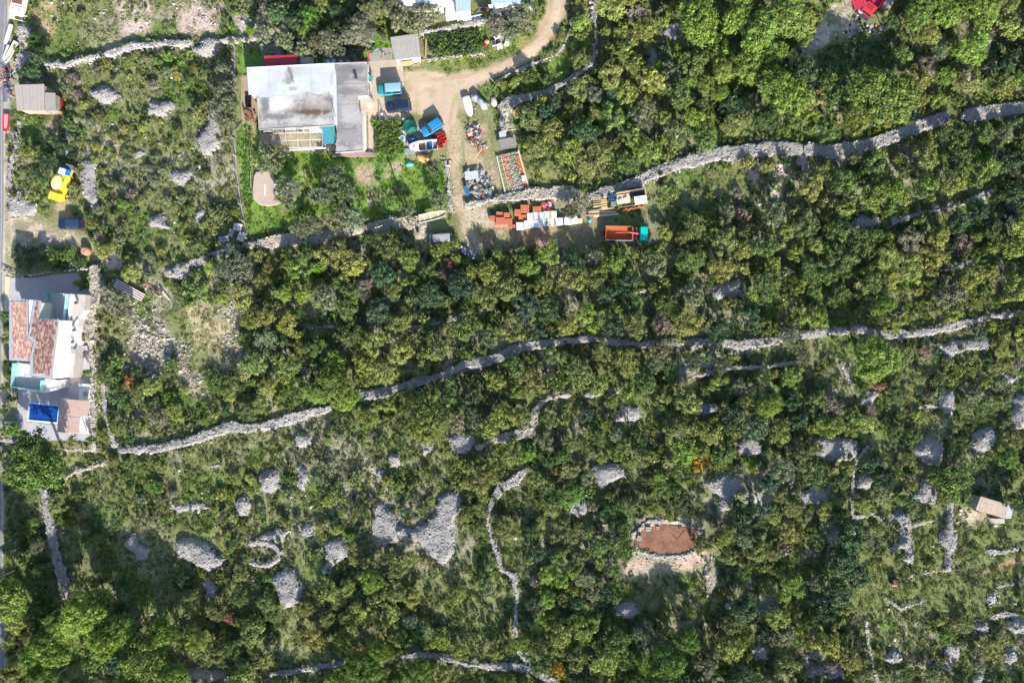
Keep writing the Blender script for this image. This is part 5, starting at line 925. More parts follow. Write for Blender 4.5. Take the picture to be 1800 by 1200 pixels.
x_, y_ = G(725, 112); t = thing('scrap_barrel', 'teal barrel in a ring of scrap wood by the garage', 'barrel', (x_, y_, 0)); MB().tube((0,0,0),(0,0,.8),.3,14).build('body', tealp, t); MB().torus((0,0,.8), .3, .03).build('rim', steel, t)
# ------------------------------------------------ scrap pens: many small pieces, too small to pick apart
def scrap(name, label, poly, n, mats, seed, zmax=.7, lm=None, size=(.3,1.3)):
    P = px(poly); bb = bbox(P); rr = np.random.default_rng(seed); c = cen(P); t = thing(name, label, 'scrap heap', (*c, 0), lm=lm); mbs = [MB() for _ in mats]; k = 0; it = 0
    while k < n and it < n*20:
        it += 1; x, y = rr.uniform(bb[0], bb[2]), rr.uniform(bb[1], bb[3])
        if polydist(np.array([x]), np.array([y]), P)[0] < .1: continue
        k += 1; m_ = mbs[rr.integers(0, len(mats))]; typ = rr.integers(0, 4); z = rr.uniform(.05, zmax); a = rr.uniform(0, 3.14); L_ = rr.uniform(*size)
        if typ == 0: m_.box(x-c[0], y-c[1], z, L_, .08, .06, a, rr.uniform(-.2,.2))
        elif typ == 1: m_.box(x-c[0], y-c[1], z, L_*.6, L_*.45, .03, a, rr.uniform(-.3,.3), rr.uniform(-.3,.3))
        elif typ == 2: m_.box(x-c[0], y-c[1], z*.6, .3, .25, .25, a)
        else: m_.tube((x-c[0], y-c[1], z), (x-c[0]+.5*math.cos(a), y-c[1]+.5*math.sin(a), z+rr.uniform(-.1,.2)), .05, 6)
    for m_, mt in zip(mbs, mats):
        if m_.v: m_.build('scrap', mt, t, kind='stuff')
    return t
cream = M('cream_board', (.55,.46,.33), .8)
scrap('mixed_scrap_heap', 'mixed scrap heap with red and white pieces south of the upturned bow', [(818,222),(838,216),(846,228),(852,250),(858,262),(846,270),(830,262),(822,248)], 150, [redp, white, steel, wood, dark, cream, concd, greyp], 3, lm='red and white scrap heap')
scrap('metal_scrap_heap', 'grey metal scrap heap beside the planting tables', [(818,300),(842,297),(860,308),(868,330),(872,352),(850,358),(832,352),(818,320)], 240, [steel, steel, concd, dark, wood, greyp, M('pale_scrap', (.5,.5,.53), .5)], 4, lm='grey metal scrap heap')
scrap('wood_scrap', 'scrap wood thrown around the teal barrel by the garage', [(716,106),(728,102),(742,106),(738,118),(724,120),(714,114)], 40, [wood, wood, dark, cream], 5, .4)
scrap('plank_litter', 'litter of crates and junk between the road and the western shed', [(5,118),(24,118),(26,140),(24,172),(8,178),(4,150)], 110, [steel, dark, cream, wood, greyp, pinkred, bluet], 6, .6, lm='roadside junk')
scrap('rack_scrap', 'pale roof laths and junk below the long roof at the top edge', [(836,12),(860,8),(935,10),(938,22),(880,30),(846,26)], 130, [steel, dark, white, bluet, tealp, rust], 7, .8)
scrap('yard_litter', 'small rubbish beside the red lorry under the trees', [(1470,60),(1510,25),(1530,40),(1560,55),(1500,80)], 60, [steel, white, wood, dark], 8, .4)
scrap('lower_junk', 'white bags and junk under the trees below the brick pallets', [(808,432),(822,436),(838,444),(834,456),(818,450),(810,442)], 26, [white, greyp, M('pale_blue_bag', (.3,.4,.55), .5)], 9, .3, size=(.5,1.1))
scrap('corner_scrap', 'red and dark scrap under the southwestern pines', [(49,1070),(62,1075),(60,1105),(50,1108)], 30, [dark, redp, steel, cream], 10, .6, lm='scrap under the pines')
smallbox('white_box_west', 'white crate by the roadside wall under the pines', 'crate', (19,1076), (.7,.6,.5), white, 0, .3); t = smallbox('roadside_hatch', 'white framed square hatch by the roadside under the pines', 'hatch', (27,1090), (.9,.7,.4), white, 0, .2); MB().box(0,0,.41,.6,.4,.02).build('inside', dark, t)
x_, y_ = G(829, 308, .6); t = thing('sheet_stack', 'stack of bluish white corrugated sheets on the metal scrap', 'sheet stack', (x_, y_, .4), .12)
for i in range(6): MB().box(rng.uniform(-.1,.1), .55-i*.24, .3+.02*i, 2.3, .22, .03, rng.uniform(-.06,.06), tx=.03).build('sheet', M('bluish_white', (.5,.56,.66), .4, .3, 4), t)
for i in range(3):
    x_, y_ = G(818.5+i*1.6, 329.5+i*5.4, .9); t = thing('blue_barrel', ('uppermost','middle','lowest')[i]+' blue plastic barrel beside the metal scrap', 'barrel', (x_, y_, 0), group='blue barrels'); MB().tube((0,0,0),(0,0,.9),.29,14).build('body', bluep, t); MB().tube((.1,.08,.9),(.1,.08,.94),.06,8).build('cap', dark, t)
cloth('orange_heap', 'heap of orange roof tiles and sand in the scrap pen', 'heap', [(829,337),(842,334),(853,338),(850,346),(834,346)], .5, M('orange_rubble', (.5,.22,.1), .9, .7, 5, (.3,.15,.08), bump=.9), 21)
# ------------------------------------------------ planting tables
P0 = px([(872,276),(911,266),(930,334),(888,345)]); c = cen(P0)
t = thing('nursery_bed', 'large raised nursery bed divided into rows of pots and rusty soil', 'planting bed', (*c, 0), lm='nursery bed')
MB().prism(P0, 0, .45, c).build('bed', M('bed_soil', (.20,.20,.15), .95, .6, 2, (.28,.27,.22), bump=.8), t)
a, b_, c1_, d_ = [np.array(q) for q in P0]
def bl(u, v): return (a*(1-u)+b_*u)*(1-v)+(d_*(1-u)+c1_*u)*v - np.array(c)
def strip(u0, u1, v0, v1, z0, z1, mat, nm):
    q = [tuple(bl(u0,v0)), tuple(bl(u1,v0)), tuple(bl(u1,v1)), tuple(bl(u0,v1))]; MB().prism(q, z0, z1).build(nm, mat, t)
tileo = M('tile_orange', (.42,.16,.08), .9, .8, 2.5, (.22,.2,.12)); gr = M('plank_green', (.16,.22,.12), .9, .5, 3)
strip(0,.05,0,1,.0,.6,cream,'side_board'); strip(.05,.17,0,1,.45,.52,gr,'planting_row'); strip(.19,.21,0,1,.45,.62,cream,'lath'); strip(.21,.42,0,.88,.45,.53,tileo,'planting_row')
strip(.44,.60,0,1,.45,.51,M('row_grey', (.3,.29,.24), .9, .8, 3, (.14,.2,.1)),'planting_row'); strip(.62,.72,0,1,.45,.52,gr,'planting_row'); strip(.80,.97,.12,1,.45,.54,M('row_rust', (.42,.12,.06), .9, .5, 2),'planting_row'); strip(.97,1.03,0,1,.0,.6,cream,'side_board')
for i in range(9): strip(.05,.96,i/9+.1,i/9+.107,.45,.58,gr,'divider')
pots = []; pm = [MB(), MB(), MB()]
for i in range(150):
    u, v = rng.uniform(.2,.9), rng.uniform(.01,.99); q = bl(round(u*14)/14+rng.normal(0,.008), v); pm[i%3].tube((q[0],q[1],.5), (q[0],q[1],.66), .06, 6, .09)
pm[0].build('pots', white, t, kind='stuff'); pm[1].build('pots', M('pot_grey', (.45,.44,.42), .7), t, kind='stuff'); pm[2].build('pots', terra, t, kind='stuff')
smallbox('white_board', 'white board lying on the nursery bed', 'board', (920.5,315), (.7,1.0,.08), white, .75, .16)
smallbox('pale_plank', 'pale concrete plank at the foot of the nursery bed', 'plank', (880,339), (.6,1.5,.15), conc, 0, .25)
x_, y_ = G(892, 253, 1.2); t = thing('plank_stack', 'stack of long weathered grey planks on a steel rack', 'plank stack', (x_, y_, 0), .14, lm='grey plank stack')
gw = M('grey_weathered_plank', (.26,.24,.23), .85, .6, 5, (.17,.16,.15))
for i in range(9): MB().box(rng.uniform(-.15,.15), .75-i*.18, 1.15+rng.uniform(0,.06), 3.0, .15, .06, rng.uniform(-.03,.03)).build('plank', gw, t)
for a_ in (-1.2,1.2):
    for q in (-.6,.7): MB().box(a_,q,.55,.1,.1,1.1).build('leg', steel, t)
smallbox('grey_cabinet', 'grey cabinet with a pale top beside the plank stack', 'cabinet', (883.5,239), (1.2,1.0,.9), M('blue_grey_top', (.42,.45,.5), .6, .4, 4), 0, .15)
x_, y_ = G(897, 230, .5); t = thing('long_pole', 'thin pale pole lying across the plank rack', 'pole', (x_, y_, .9), .12); MB().tube((-1.7,0,0),(1.6,0,0),.05,6).build('pole', cream, t)
for i, (a_, b_, d_) in enumerate(((901,191,60),(908,190,110),(897,199,15))):
    x_, y_ = G(a_, b_, .6); t = thing('long_plank', ('leaning cream plank in the rubble corner','cream plank of the broken frame in the rubble corner','bleached board across the rubble corner')[i], 'plank', (x_, y_, .9), R(d_)); MB().box(0,0,0,2.2,.2,.07).build('board', cream, t)
x_, y_ = G(906, 200, .6); t = thing('wooden_reel', 'orange wooden crate with dark holes on the rubble corner', 'crate', (x_, y_, .8)); MB().box(0,0,.2,.8,.9,.4,.1).build('body', M('ochre_wood', (.5,.29,.12), .8), t)
for q in (-.2,.2): MB().tube((0,q,.4),(0,q,.42),.1,8).build('hole', dark, t)
# ------------------------------------------------ brick pallets and white sack pallets
def pallet(t):
    for s in (-.45,0,.45): MB().box(0,s,.06,1.1,.1,.08).build('runner', wood, t)
    for s in (-.45,-.15,.15,.45): MB().box(s,0,.12,.12,1.1,.03).build('slat', wood, t)
def brickpallet(label, pxy, nx_, ny_, nz_, rz, mat=terra):
    x_, y_ = G(*pxy, .9); t = thing('brick_pallet', label, 'pallet of bricks', (x_, y_, 0), rz, 'pallets of orange hollow bricks'); pallet(t)
    me = BRK
    for i in range(nx_):
        for j in range(ny_):
            for k in range(nz_):
                if k < nz_-1 and 0 < i < nx_-1 and 0 < j < ny_-1: continue
                o = link('brick', me, t, ((i-(nx_-1)/2)*.375, (j-(ny_-1)/2)*.255, .15+.125+k*.25)); o.rotation_euler = (0,0,rng.normal(0,.02))
mb = MB(); mb.box(0,0,0,.36,.24,.235)
for s in (-.09,0,.09): mb.box(s,0,.119,.05,.18,.006)
_b = mb.build('brick_source', terra); BRK = _b.data; bpy.data.objects.remove(_b)
_b = MB().box(0,0,0,.42,.62,.16).build('sack_source', white, bevel=0); SAK = _b.data; bpy.data.objects.remove(_b); SAK.name = 'bag'
BP = [((866,383),3,3,3,'westernmost low'),((878,376),3,3,3,'narrow upper west'),((879,388.5),4,5,4,'large square western'),((891,378),3,3,4,'upper pallet second from the west'),((893,389),4,4,3,'stepped'),((900.5,397),3,2,2,'lowest small'),((910,373.5),3,4,4,'northern square'),((922.5,367),4,5,4,'tallest northern'),((944,368),4,4,3,'isolated northern'),((919,382),4,4,2,'striped red middle')]
for (p_, a_, b_, c_, nm) in BP: brickpallet(nm+' pallet of orange hollow bricks in the depot row', p_, a_, b_, c_, rng.uniform(-.05,.08))
LM.append(('orange brick pallets', *G(890,385))); LM.append(('white sack pallets', *G(950,390)))
SP = [((914,397),'westernmost glossy front'),((928,394),'second front'),((941,393),'third front'),((954,391),'notched front'),((968,390),'partly yellowed front'),((983,389),'bluish front'),((998,388),'bright front'),((1008.5,386),'easternmost narrow front'),
      ((933,380.5),'narrow back'),((943,379),'lilac back'),((951,379),'grey streaked back'),((962,377.5),'greenish back'),((972,377),'creamy easternmost back')]
for i, (p_, nm) in enumerate(SP):
    x_, y_ = G(*p_, 1.0); cream_ = i in (4, 11, 12)
    t = thing('sack_pallet', nm+' pallet of white wrapped bags', 'pallet of bags', (x_, y_, 0), rng.uniform(-.02,.1), 'pallets of white bags'); pallet(t)
    me = SAK.copy(); me.materials.clear(); me.materials.append(M('cream_bag', (.62,.59,.45), .7) if cream_ else (M('lilac_bag', (.6,.58,.68), .6) if i in (0,5,8,9,10) else white))
    for a_ in range(3):
        for b_ in range(2):
            for k in range(5):
                o = link('bag', me, t, ((a_-1)*.43+rng.normal(0,.012), (b_-.5)*.63+rng.normal(0,.012), .22+k*.165)); o.rotation_euler = (0,0,rng.normal(0,.03))
x_, y_ = G(961, 362, .6); t = thing('red_bag_heap', 'heap of red and white bags behind the sack pallets', 'bag heap', (x_, y_, 0))
for i in range(16): o = link('bag', SAK, t, (rng.uniform(-.8,.8), rng.uniform(-.7,.7), .12+.12*(i//4))); o.rotation_euler = (rng.normal(0,.2), rng.normal(0,.2), rng.uniform(0,3)); 
mb = MB()
for i in range(14): mb.box(rng.uniform(-.9,.9), rng.uniform(-.8,.8), .5+rng.random()*.3, .5, .35, .1, rng.uniform(0,3), rng.normal(0,.2))
mb.build('red_bags', redp, t, kind='stuff')
smallbox('yellow_box', 'pale yellow box at the east end of the sack pallets', 'box', (1018,389), (1.0,.8,.7), M('pale_yellow', (.6,.5,.26), .7), 0, .1)
x_, y_ = G(1036, 386, .5); cloth('turquoise_tarp', 'turquoise tarpaulin bundle between the bags and the truck', 'tarp', [(1032,381),(1040,381),(1042,388),(1037,394),(1031,390)], .8, M('turquoise_cloth', (.05,.42,.44), .5), 31, 'turquoise bundle')
# ------------------------------------------------ timber store beside the wide wall
x_, y_ = G(1052, 352, 1.0); t = thing('timber_stack', 'stack of sawn timber beams with pale ends', 'timber stack', (x_, y_, 0), .1, lm='timber stack')
for k in range(4):
    for i in range(6): MB().box(rng.uniform(-.08,.08)-.2, .95-i*.38, .2+k*.22, 1.5, .16, .16, rng.normal(0,.02)).build('beam', woodl if (i+k)%3 else wood, t)
x_, y_ = G(1062, 356, 1.0); t = thing('cut_log_stack', 'short yellow cut timbers stacked against the beams', 'timber stack', (x_, y_, 0), .1)
for k in range(3):
    for i in range(5): MB().box(.0, .9-i*.42, .2+k*.28, 1.0, .28, .22, rng.normal(0,.05)).build('beam', M('yellow_timber', (.58,.42,.2), .8, .4, 5), t)
x_, y_ = G(1058, 373, .7); t = thing('board_pile', 'long pile of tan boards in front of the timber stack', 'board pile', (x_, y_, 0), .13)
for i in range(12): MB().box(rng.uniform(-1.0,1.0), -.6+.11*i, .25+.07*(i%4), rng.uniform(2.6,4.2), .17, .05, rng.normal(0,.05)).build('board', [woodl, cream, wood][i%3], t)
x_, y_ = G(1066, 378, .5); t = thing('white_steel_beam', 'long pale beam lying below the board pile', 'beam', (x_, y_, .3), .11); MB().box(0,0,0,4.4,.22,.2).build('beam', M('beam_white', (.55,.53,.5), .7), t)
x_, y_ = G(1076, 349, .8); t = thing('dark_blue_machine', 'dark blue compressor machine between timber and open shed', 'machine', (x_, y_, 0), .1); dbm = M('machine_blue', (.02,.05,.1), .6, .4, 4)
MB().box(0,.3,.6,1.6,1.2,1.0).build('body', dbm, t, bevel=.08); MB().tube((-.3,.4,1.1),(-.3,.4,1.5),.12,8).build('exhaust', dark, t); MB().box(.1,-.9,.5,.9,.9,.6).build('hood', M('grey_hood', (.16,.19,.22), .6), t, bevel=.06); MB().tube((.5,.5,1.1),(.5,.5,1.25),.25,12).build('reel', bluet, t)
x_, y_ = G(1113, 348, 2.2); t = thing('open_shed', 'open timber shed with one white roof panel and a dark bay', 'shed', (x_, y_, 0), .15, lm='open shed')
MB().box(1.2,-.55,2.25,2.1,1.4,.08,tx=.0).build('roof_panel', M('bright_white_sheet', (.78,.78,.78), .5), t)
for q in ((-2.6,-1.2),(-2.6,1.3),(0,1.3),(.15,-1.25),(2.25,1.3),(2.25,-1.25)): MB().box(q[0],q[1],1.1,.1,.1,2.2).build('post', wood, t)
for q in ((-.2,1.3),(-.2,-1.25)): MB().box(q[0],q[1],2.18,5.0,.08,.1).build('rail', wood, t)
MB().box(2.3,.1,2.18,.1,2.7,.1).build('rail', cream, t); MB().box(-.2,1.42,1.0,5.0,.06,2.0).build('back_wall', wood, t); MB().box(1.15,.75,.9,2.1,1.1,1.8).build('dark_bay_block', M('bay_black', (.02,.025,.04), .6), t); MB().box(-1.4,.4,.5,2.4,1.6,.1).build('floor', cream, t)  # black block fills the dark bay
for q in ((-1.9,.15),(-1.0,.3)): MB().box(q[0],q[1],.7,.7,.45,.3,.3).build('sack', white, t)
x_, y_ = G(1111, 366, .5); t = thing('brick_row', 'row of reddish bricks and poles under the open shed edge', 'brick row', (x_, y_, 0), .2)
for i in range(12): o = link('brick', BRK, t, (-1.7+i*.36, rng.uniform(-.15,.15), .13)); o.rotation_euler = (0,0,rng.uniform(-.4,.4))
for i in range(10): o = link('brick', BRK, t, (-1.4+i*.34, rng.uniform(-.2,.2), .38)); o.rotation_euler = (0,0,rng.uniform(-.6,.6))
# concrete block pallets and orange drum below the garden corner
for i, (a_, b_, d_, nm, sz) in enumerate(((417,399,-10,'upper pair of white concrete pallets by the garden corner',(1.4,1.3)),(424,416,-20,'lower pair of white concrete pallets by the garden corner',(1.2,1.6)),(393,420,10,'bluish pallet of slabs west of the white concrete pallets',(1.7,1.0)),(406,409,-20,'small shaded grey block beside the white concrete pallets',(.8,1.4)))):
    x_, y_ = G(a_, b_, .7); t = thing('slab_pallet', nm, 'pallet of slabs', (x_, y_, 0), R(d_)); mt = M('pale_slab', (.55,.53,.49), .85, .4, 3) if i < 2 else M('blue_slab', (.3,.31,.34), .85, .4, 3)
    for k in range(3):
        for a2 in range(2):
            for b2 in range(2): MB().box((a2-.5)*sz[0]/2, (b2-.5)*sz[1]/2, .13+k*.24, sz[0]/2-.05, sz[1]/2-.05, .22).build('slab', mt, t)
LM.append(('concrete block pallets', *G(415,408)))
for i, (a_, b_) in enumerate(((458,444),(461.5,451))):
    x_, y_ = G(a_, b_, .6); t = thing('orange_drum', ('pale orange half of a drum below the terrace wall','bright orange open drum below the terrace wall')[i], 'drum', (x_, y_, 0)); om = M('drum_orange', (.65,.13,.04), .5); MB().tube((0,0,0),(0,0,.7),.3,14,.4).build('body', om, t); MB().torus((0,0,.7), .4, .05).build('rim', om, t); MB().tube((0,0,.55),(0,0,.57),.34,12).build('inside', M('drum_dark', (.15,.03,.02), .8), t)
# striped container roof by the villa path
x_, y_ = G(226, 510, .7); t = thing('striped_awning', 'long striped white and maroon sheet stack by the villa path', 'sheet stack', (x_, y_, 0), R(-28), lm='striped sheet stack')
for i in range(7): MB().box(0, .6-i*.2, .55, 5.6, .18, .06).build('sheet', white if i%2 == 0 else M('maroon_sheet', (.28,.08,.09), .7), t)
MB().box(0,0,.25,5.0,1.2,.5).build('base', wood, t)
for i, (a_, b_, d_, l_) in enumerate(((262,503,-27,5.2),(289,516,-52,3.0),(180,452,-20,3.4))):
    x_, y_ = G(a_, b_, .2); t = thing('rusty_gutter', ('long rusty metal beam near the striped sheets','pale slanting board below the rusty beam','brown timber beside the clay jar')[i], 'beam', (x_, y_, .2), R(d_)); MB().box(0,0,.05,l_,.22,.12).build('beam', (rust, cream, brn)[i], t)
x_, y_ = G(151.5, 441, .6); t = thing('clay_jar', 'big round clay coloured tank on the path to the villa', 'tank', (x_, y_, 0), lm='clay coloured tank'); mb = MB(); mb.loft([[(r_*math.cos(2*math.pi*i/18), r_*math.sin(2*math.pi*i/18), z) for i in range(18)] for r_, z in ((.5,0),(.8,.25),(.85,.7),(.7,1.1),(.45,1.2))]); mb.build('body', M('clay', (.4,.2,.13), .8, .3, 3), t, True); MB().torus((0,0,1.2), .4, .06).build('rim', M('clay_rim', (.5,.3,.2), .8), t)
x_, y_ = G(43, 433, .3); t = thing('metal_rack', 'small white metal frame lying in the villa hedge', 'rack', (x_, y_, .8), .05)
for s in (-1,1): MB().box(0,s*.35,0,1.2,.05,.05).build('bar', white, t); MB().box(s*.58,0,0,.05,.7,.05).build('bar', white, t)
MB().box(0,0,0,.05,.7,.05).build('bar', white, t)
# western shed
t, P, c = shed('western_shed', 'grey flat roofed stone shed close to the asphalt road', 'shed', [(26,149.5),(78,148),(78,195),(30,194)], 2.8, M('shed_stone', (.36,.3,.24), .9, .5, 2, bump=.6), M('grey_roof_felt', (.35,.31,.29), .9, .5, 1.4, (.27,.25,.24)), 'western shed', n=8)
MB().prism(px([(78.5,163),(97,163.5),(98.5,195),(78.5,195)], 2.5), 2.38, 2.5, c).build('annex_roof', M('grey_roof_felt2', (.30,.27,.25), .9, .5, 1.4, (.24,.22,.21)), t); MB().prism(px([(78.6,165),(95.5,165.5),(97,193),(78.6,193)], 2.5), 0, 2.37, c).build('annex_wall', _mats['shed_stone'], t)
MB().prism(px([(82,192),(100,193),(107,196),(98,196.5),(82,196)], 1.5), .9, 1.4, c).build('orange_ledge', terra, t); MB().prism(px([(98,166),(105,172),(106,193),(99,193)], 1.2), 0, 1.1, c).build('red_side_frame', M('dark_red_frame', (.3,.03,.04), .7), t)
cloth('grey_tarp_shed', 'bluish grey oval tarp on the western shed roof', 'tarp', [(26,160),(31,163),(35,178),(34,190),(30,194),(25,190),(24,170)], .3, M('slate_tarp', (.13,.15,.2), .6), 33).location.z = 2.75
# southeast cottage
t, P, c = shed('tan_cottage', 'small cottage with a tan corrugated roof in the southeast', 'cottage', [(1724,872),(1770,886),(1766,911),(1715,896)], 2.7, M('cottage_stone', (.42,.38,.33), .9, .5, 2, bump=.5), M('tan_sheet', (.42,.34,.26), .85, .5, 1.2, (.34,.27,.21)), 'tan roofed cottage', n=10)
MB().prism(px([(1770.5,886),(1783,888),(1777,911),(1766.5,911)], 2.4), 0, 2.4, c).build('annex', M('annex_grey', (.42,.42,.44), .8, .3, 2), t); MB().prism(px([(1742,911.5),(1766,911.8),(1767,920),(1748,920)], 1.0), 0, .9, c).build('step', conc, t); MB().box(-1, -1.25, 1.0, .9, .1, 1.9, -.29).build('door', wood, t)
# round garden cistern slab
Pc = px([(446,310),(450,302),(470,301),(478,303),(483,315),(484,330),(484,345),(494,356),(484,360),(470,362),(456,360),(445,350),(444,335)], .5); c = cen(Pc)
t = thing('cistern_cover', 'rounded beige concrete cistern cover in the olive garden', 'cistern', (*c, 0), lm='round cistern cover'); MB().prism(Pc, 0, .5, c).build('slab', M('pink_concrete', (.44,.34,.27), .9, .7, .6, (.30,.27,.25), bump=.3), t, bevel=.06); MB().box(-.25,-.1,.51,.25,1.9,.03).build('groove', M('pale_groove', (.6,.55,.5), .8), t)
for q in (1.1,-.75): MB().box(1.7,q,.65,.6,.6,.4).build('hatch', plaster, t); MB().box(1.5,q+.35,.55,.4,.4,.3).build('hatch_opening', dark, t)
# posts, poles
def pole(label, pxy, h, r=.13, lm=None):
    x_, y_ = G(*pxy); t = thing('utility_pole', label, 'pole', (x_, y_, 0), lm=lm, group='wooden utility poles'); MB().tube((0,0,0),(0,0,h),r,10,r*.75).build('post', wood, t, True); MB().box(0,0,h-.35,1.4,.1,.12,.3).build('crossarm', wood, t)
    for s in (-.6,0,.6): MB().tube((s*.95,s*.29,h-.28),(s*.95,s*.29,h-.12),.05,8).build('insulator', plaster, t)
pole('wooden utility pole on the terrace wall casting a long shadow over the vegetable rows', (721,397), 8.0, lm='utility pole'); pole('shorter wooden pole on the terrace wall west of the utility pole', (672,404), 3.6)
x_, y_ = G(686, 384, .5); t = thing('garden_pump', 'small white pump with a teal cap above the terrace wall', 'pump', (x_, y_, 0)); MB().box(0,0,.3,.5,.5,.6).build('body', white, t); MB().tube((0,.3,.3),(0,.3,.7),.2,10).build('cap', tealp, t)
x_, y_ = G(606, 359, .4); t = thing('blue_wheelbarrow', 'pale blue wheelbarrow between the garden olive trees', 'wheelbarrow', (x_, y_, 0), -.7); mb = MB(); mb.loft([[(-.3,-.22,.35),(.3,-.16,.35),(.3,.16,.35),(-.3,.22,.35)],[(-.45,-.35,.65),(.5,-.28,.6),(.5,.28,.6),(-.45,.35,.65)]]); mb.build('tray', M('barrow_blue', (.25,.35,.5), .5), t)
for s in (-1,1): MB().tube((-1.0,s*.3,.6),(.6,s*.06,.2),.02,6).build('handle', steel, t)
MB().tube((.65,-.05,.2),(.65,.05,.2),.2,12).build('wheel', rubber, t)
# wire fence on the west edge of the garden
x_, y_ = G(413, 85); t = thing('wire_fence', 'thin wire fence with concrete posts along the western garden edge', 'fence', (x_, y_, 0), lm='western garden fence')
pts = [(413,83),(413,110),(414,135),(412,218),(412,245),(415,275),(416,300),(420,330),(424,360),(430,390),(436,420)]
for i, q in enumerate(pts):
    a_, b_ = G(*q); MB().box(a_-x_, b_-y_, .7, .14, .14, 1.4).build('post', conc, t)
    if i:
        for z in (.2, .6, 1.0, 1.3): MB().tube((a_-x_, b_-y_, z), (pa-x_, pb-y_, z), .014, 4).build('wire', steel, t)
        MB().box((a_+pa)/2-x_, (b_+pb)/2-y_, .1, .12, math.hypot(a_-pa, b_-pb), .2, math.atan2(b_-pb, a_-pa)-math.pi/2).build('kerb', conc, t)
    pa, pb = a_, b_
for i, (y0_, y1_, xx) in enumerate(((225,262,430),(262,330,441))):
    a_, b_ = G(xx, (y0_+y1_)/2); t = thing('plot_edging', ('upper','lower')[i]+' thin pale edging of the western vegetable strip', 'edging', (a_, b_, 0)); MB().box(0,0,.06,.06,(y1_-y0_)*.1,.16).build('board', cream, t)
# red soil pit
Ppit = px([(1233, 950), (1228, 957), (1222, 963), (1215, 968), (1201, 971), (1182, 973), (1163, 974), (1148, 973), (1138, 970), (1127, 964), (1117, 957), (1112, 948), (1116, 939), (1127, 932), (1138, 926), (1148, 923), (1163, 922), (1182, 923), (1201, 925), (1215, 928), (1222, 933), (1228, 939)]); c = cen(Ppit)
mb = MB(); A = np.linspace(0, 1, 10); rings = []
for k in A: rings.append([(c[0]+(x-c[0])*(1-k), c[1]+(y-c[1])*(1-k), -.12-.12*k) for x, y in Ppit])
mb.loft(rings[:-1]); mb.build('red_soil_pit', M('red_soil', (.235,.12,.075), .95, 1.0, .6, (.13,.065,.042), bump=1.0), kind='structure'); LM.append(('red soil pit', *c))
def crate_at(label, pxy, sz, mat, d=0, nm='block_crate', cat='crate', n=6):
    x_, y_ = G(*pxy, .5); t = thing(nm, label, cat, (x_, y_, .05), R(d))
    for i in range(n): MB().box((i%3-1)*sz[0]/3, (i//3-.5)*sz[1]/2, sz[2]/2, sz[0]/3-.06, sz[1]/2-.06, sz[2]).build('block', mat, t)
crate_at('pale grey blocks on the upper edge of the red soil pit', (1140,930), (.95,.8,.4), conc); crate_at('white panel frame above the red soil pit', (1186,919), (1.2,.5,.25), white); crate_at('small cream blocks beside the grey ones at the pit', (1157,928), (.6,.5,.3), tan)
crate_at('dark framed blocks on the western pit rim', (1124,946), (.8,.9,.35), greyp, -15)
x_, y_ = G(1240, 949, .3); t = thing('green_mesh_frame', 'pale green mesh frame standing beside the red soil pit', 'frame', (x_, y_, 0)); MB().box(0,0,.5,.75,1.5,.06).build('panel', M('mesh_green', (.12,.25,.18), .7), t)
for s in (-.38,.38): MB().box(s,0,.52,.06,1.6,.1).build('bar', M('frame_green', (.3,.42,.35), .6), t)
x_, y_ = G(1187, 944, 0); t = thing('bent_pipe', 'thin dark bent pipe lying on the red soil', 'pipe', (x_, y_, -.1)); MB().tube((-.5,.4,.05),(.4,-.4,.05),.03,6).build('pipe', dark, t); MB().tube((.4,-.4,.05),(1.6,1.3,.05),.025,6).build('pipe', dark, t)
x_, y_ = G(1574, 1025, .8); t = thing('stone_shelter', 'low dark doorway of a stone shelter with a pink sheet in the southeast', 'shelter', (x_, y_, 0), lm='stone shelter doorway'); MB().box(0,.3,.6,1.2,.9,1.2).build('body', M('doorway_dark', (.09,.06,.05), .9), t); MB().box(.1,-.45,.3,.9,.5,.1,.1).build('sheet', M('pink_sheet', (.55,.2,.25), .7), t)  # solid dark block stands in for the open doorway
smallbox('white_meter_box', 'small white utility box above the gap in the wide walls', 'box', (1435,229), (.6,.7,1.0), white, 0, .1, .03); smallbox('white_block', 'white plaster block on the edge of the villa garden', 'block', (22,745), (1.6,.9,.8), plaster, 0, 0, .03)
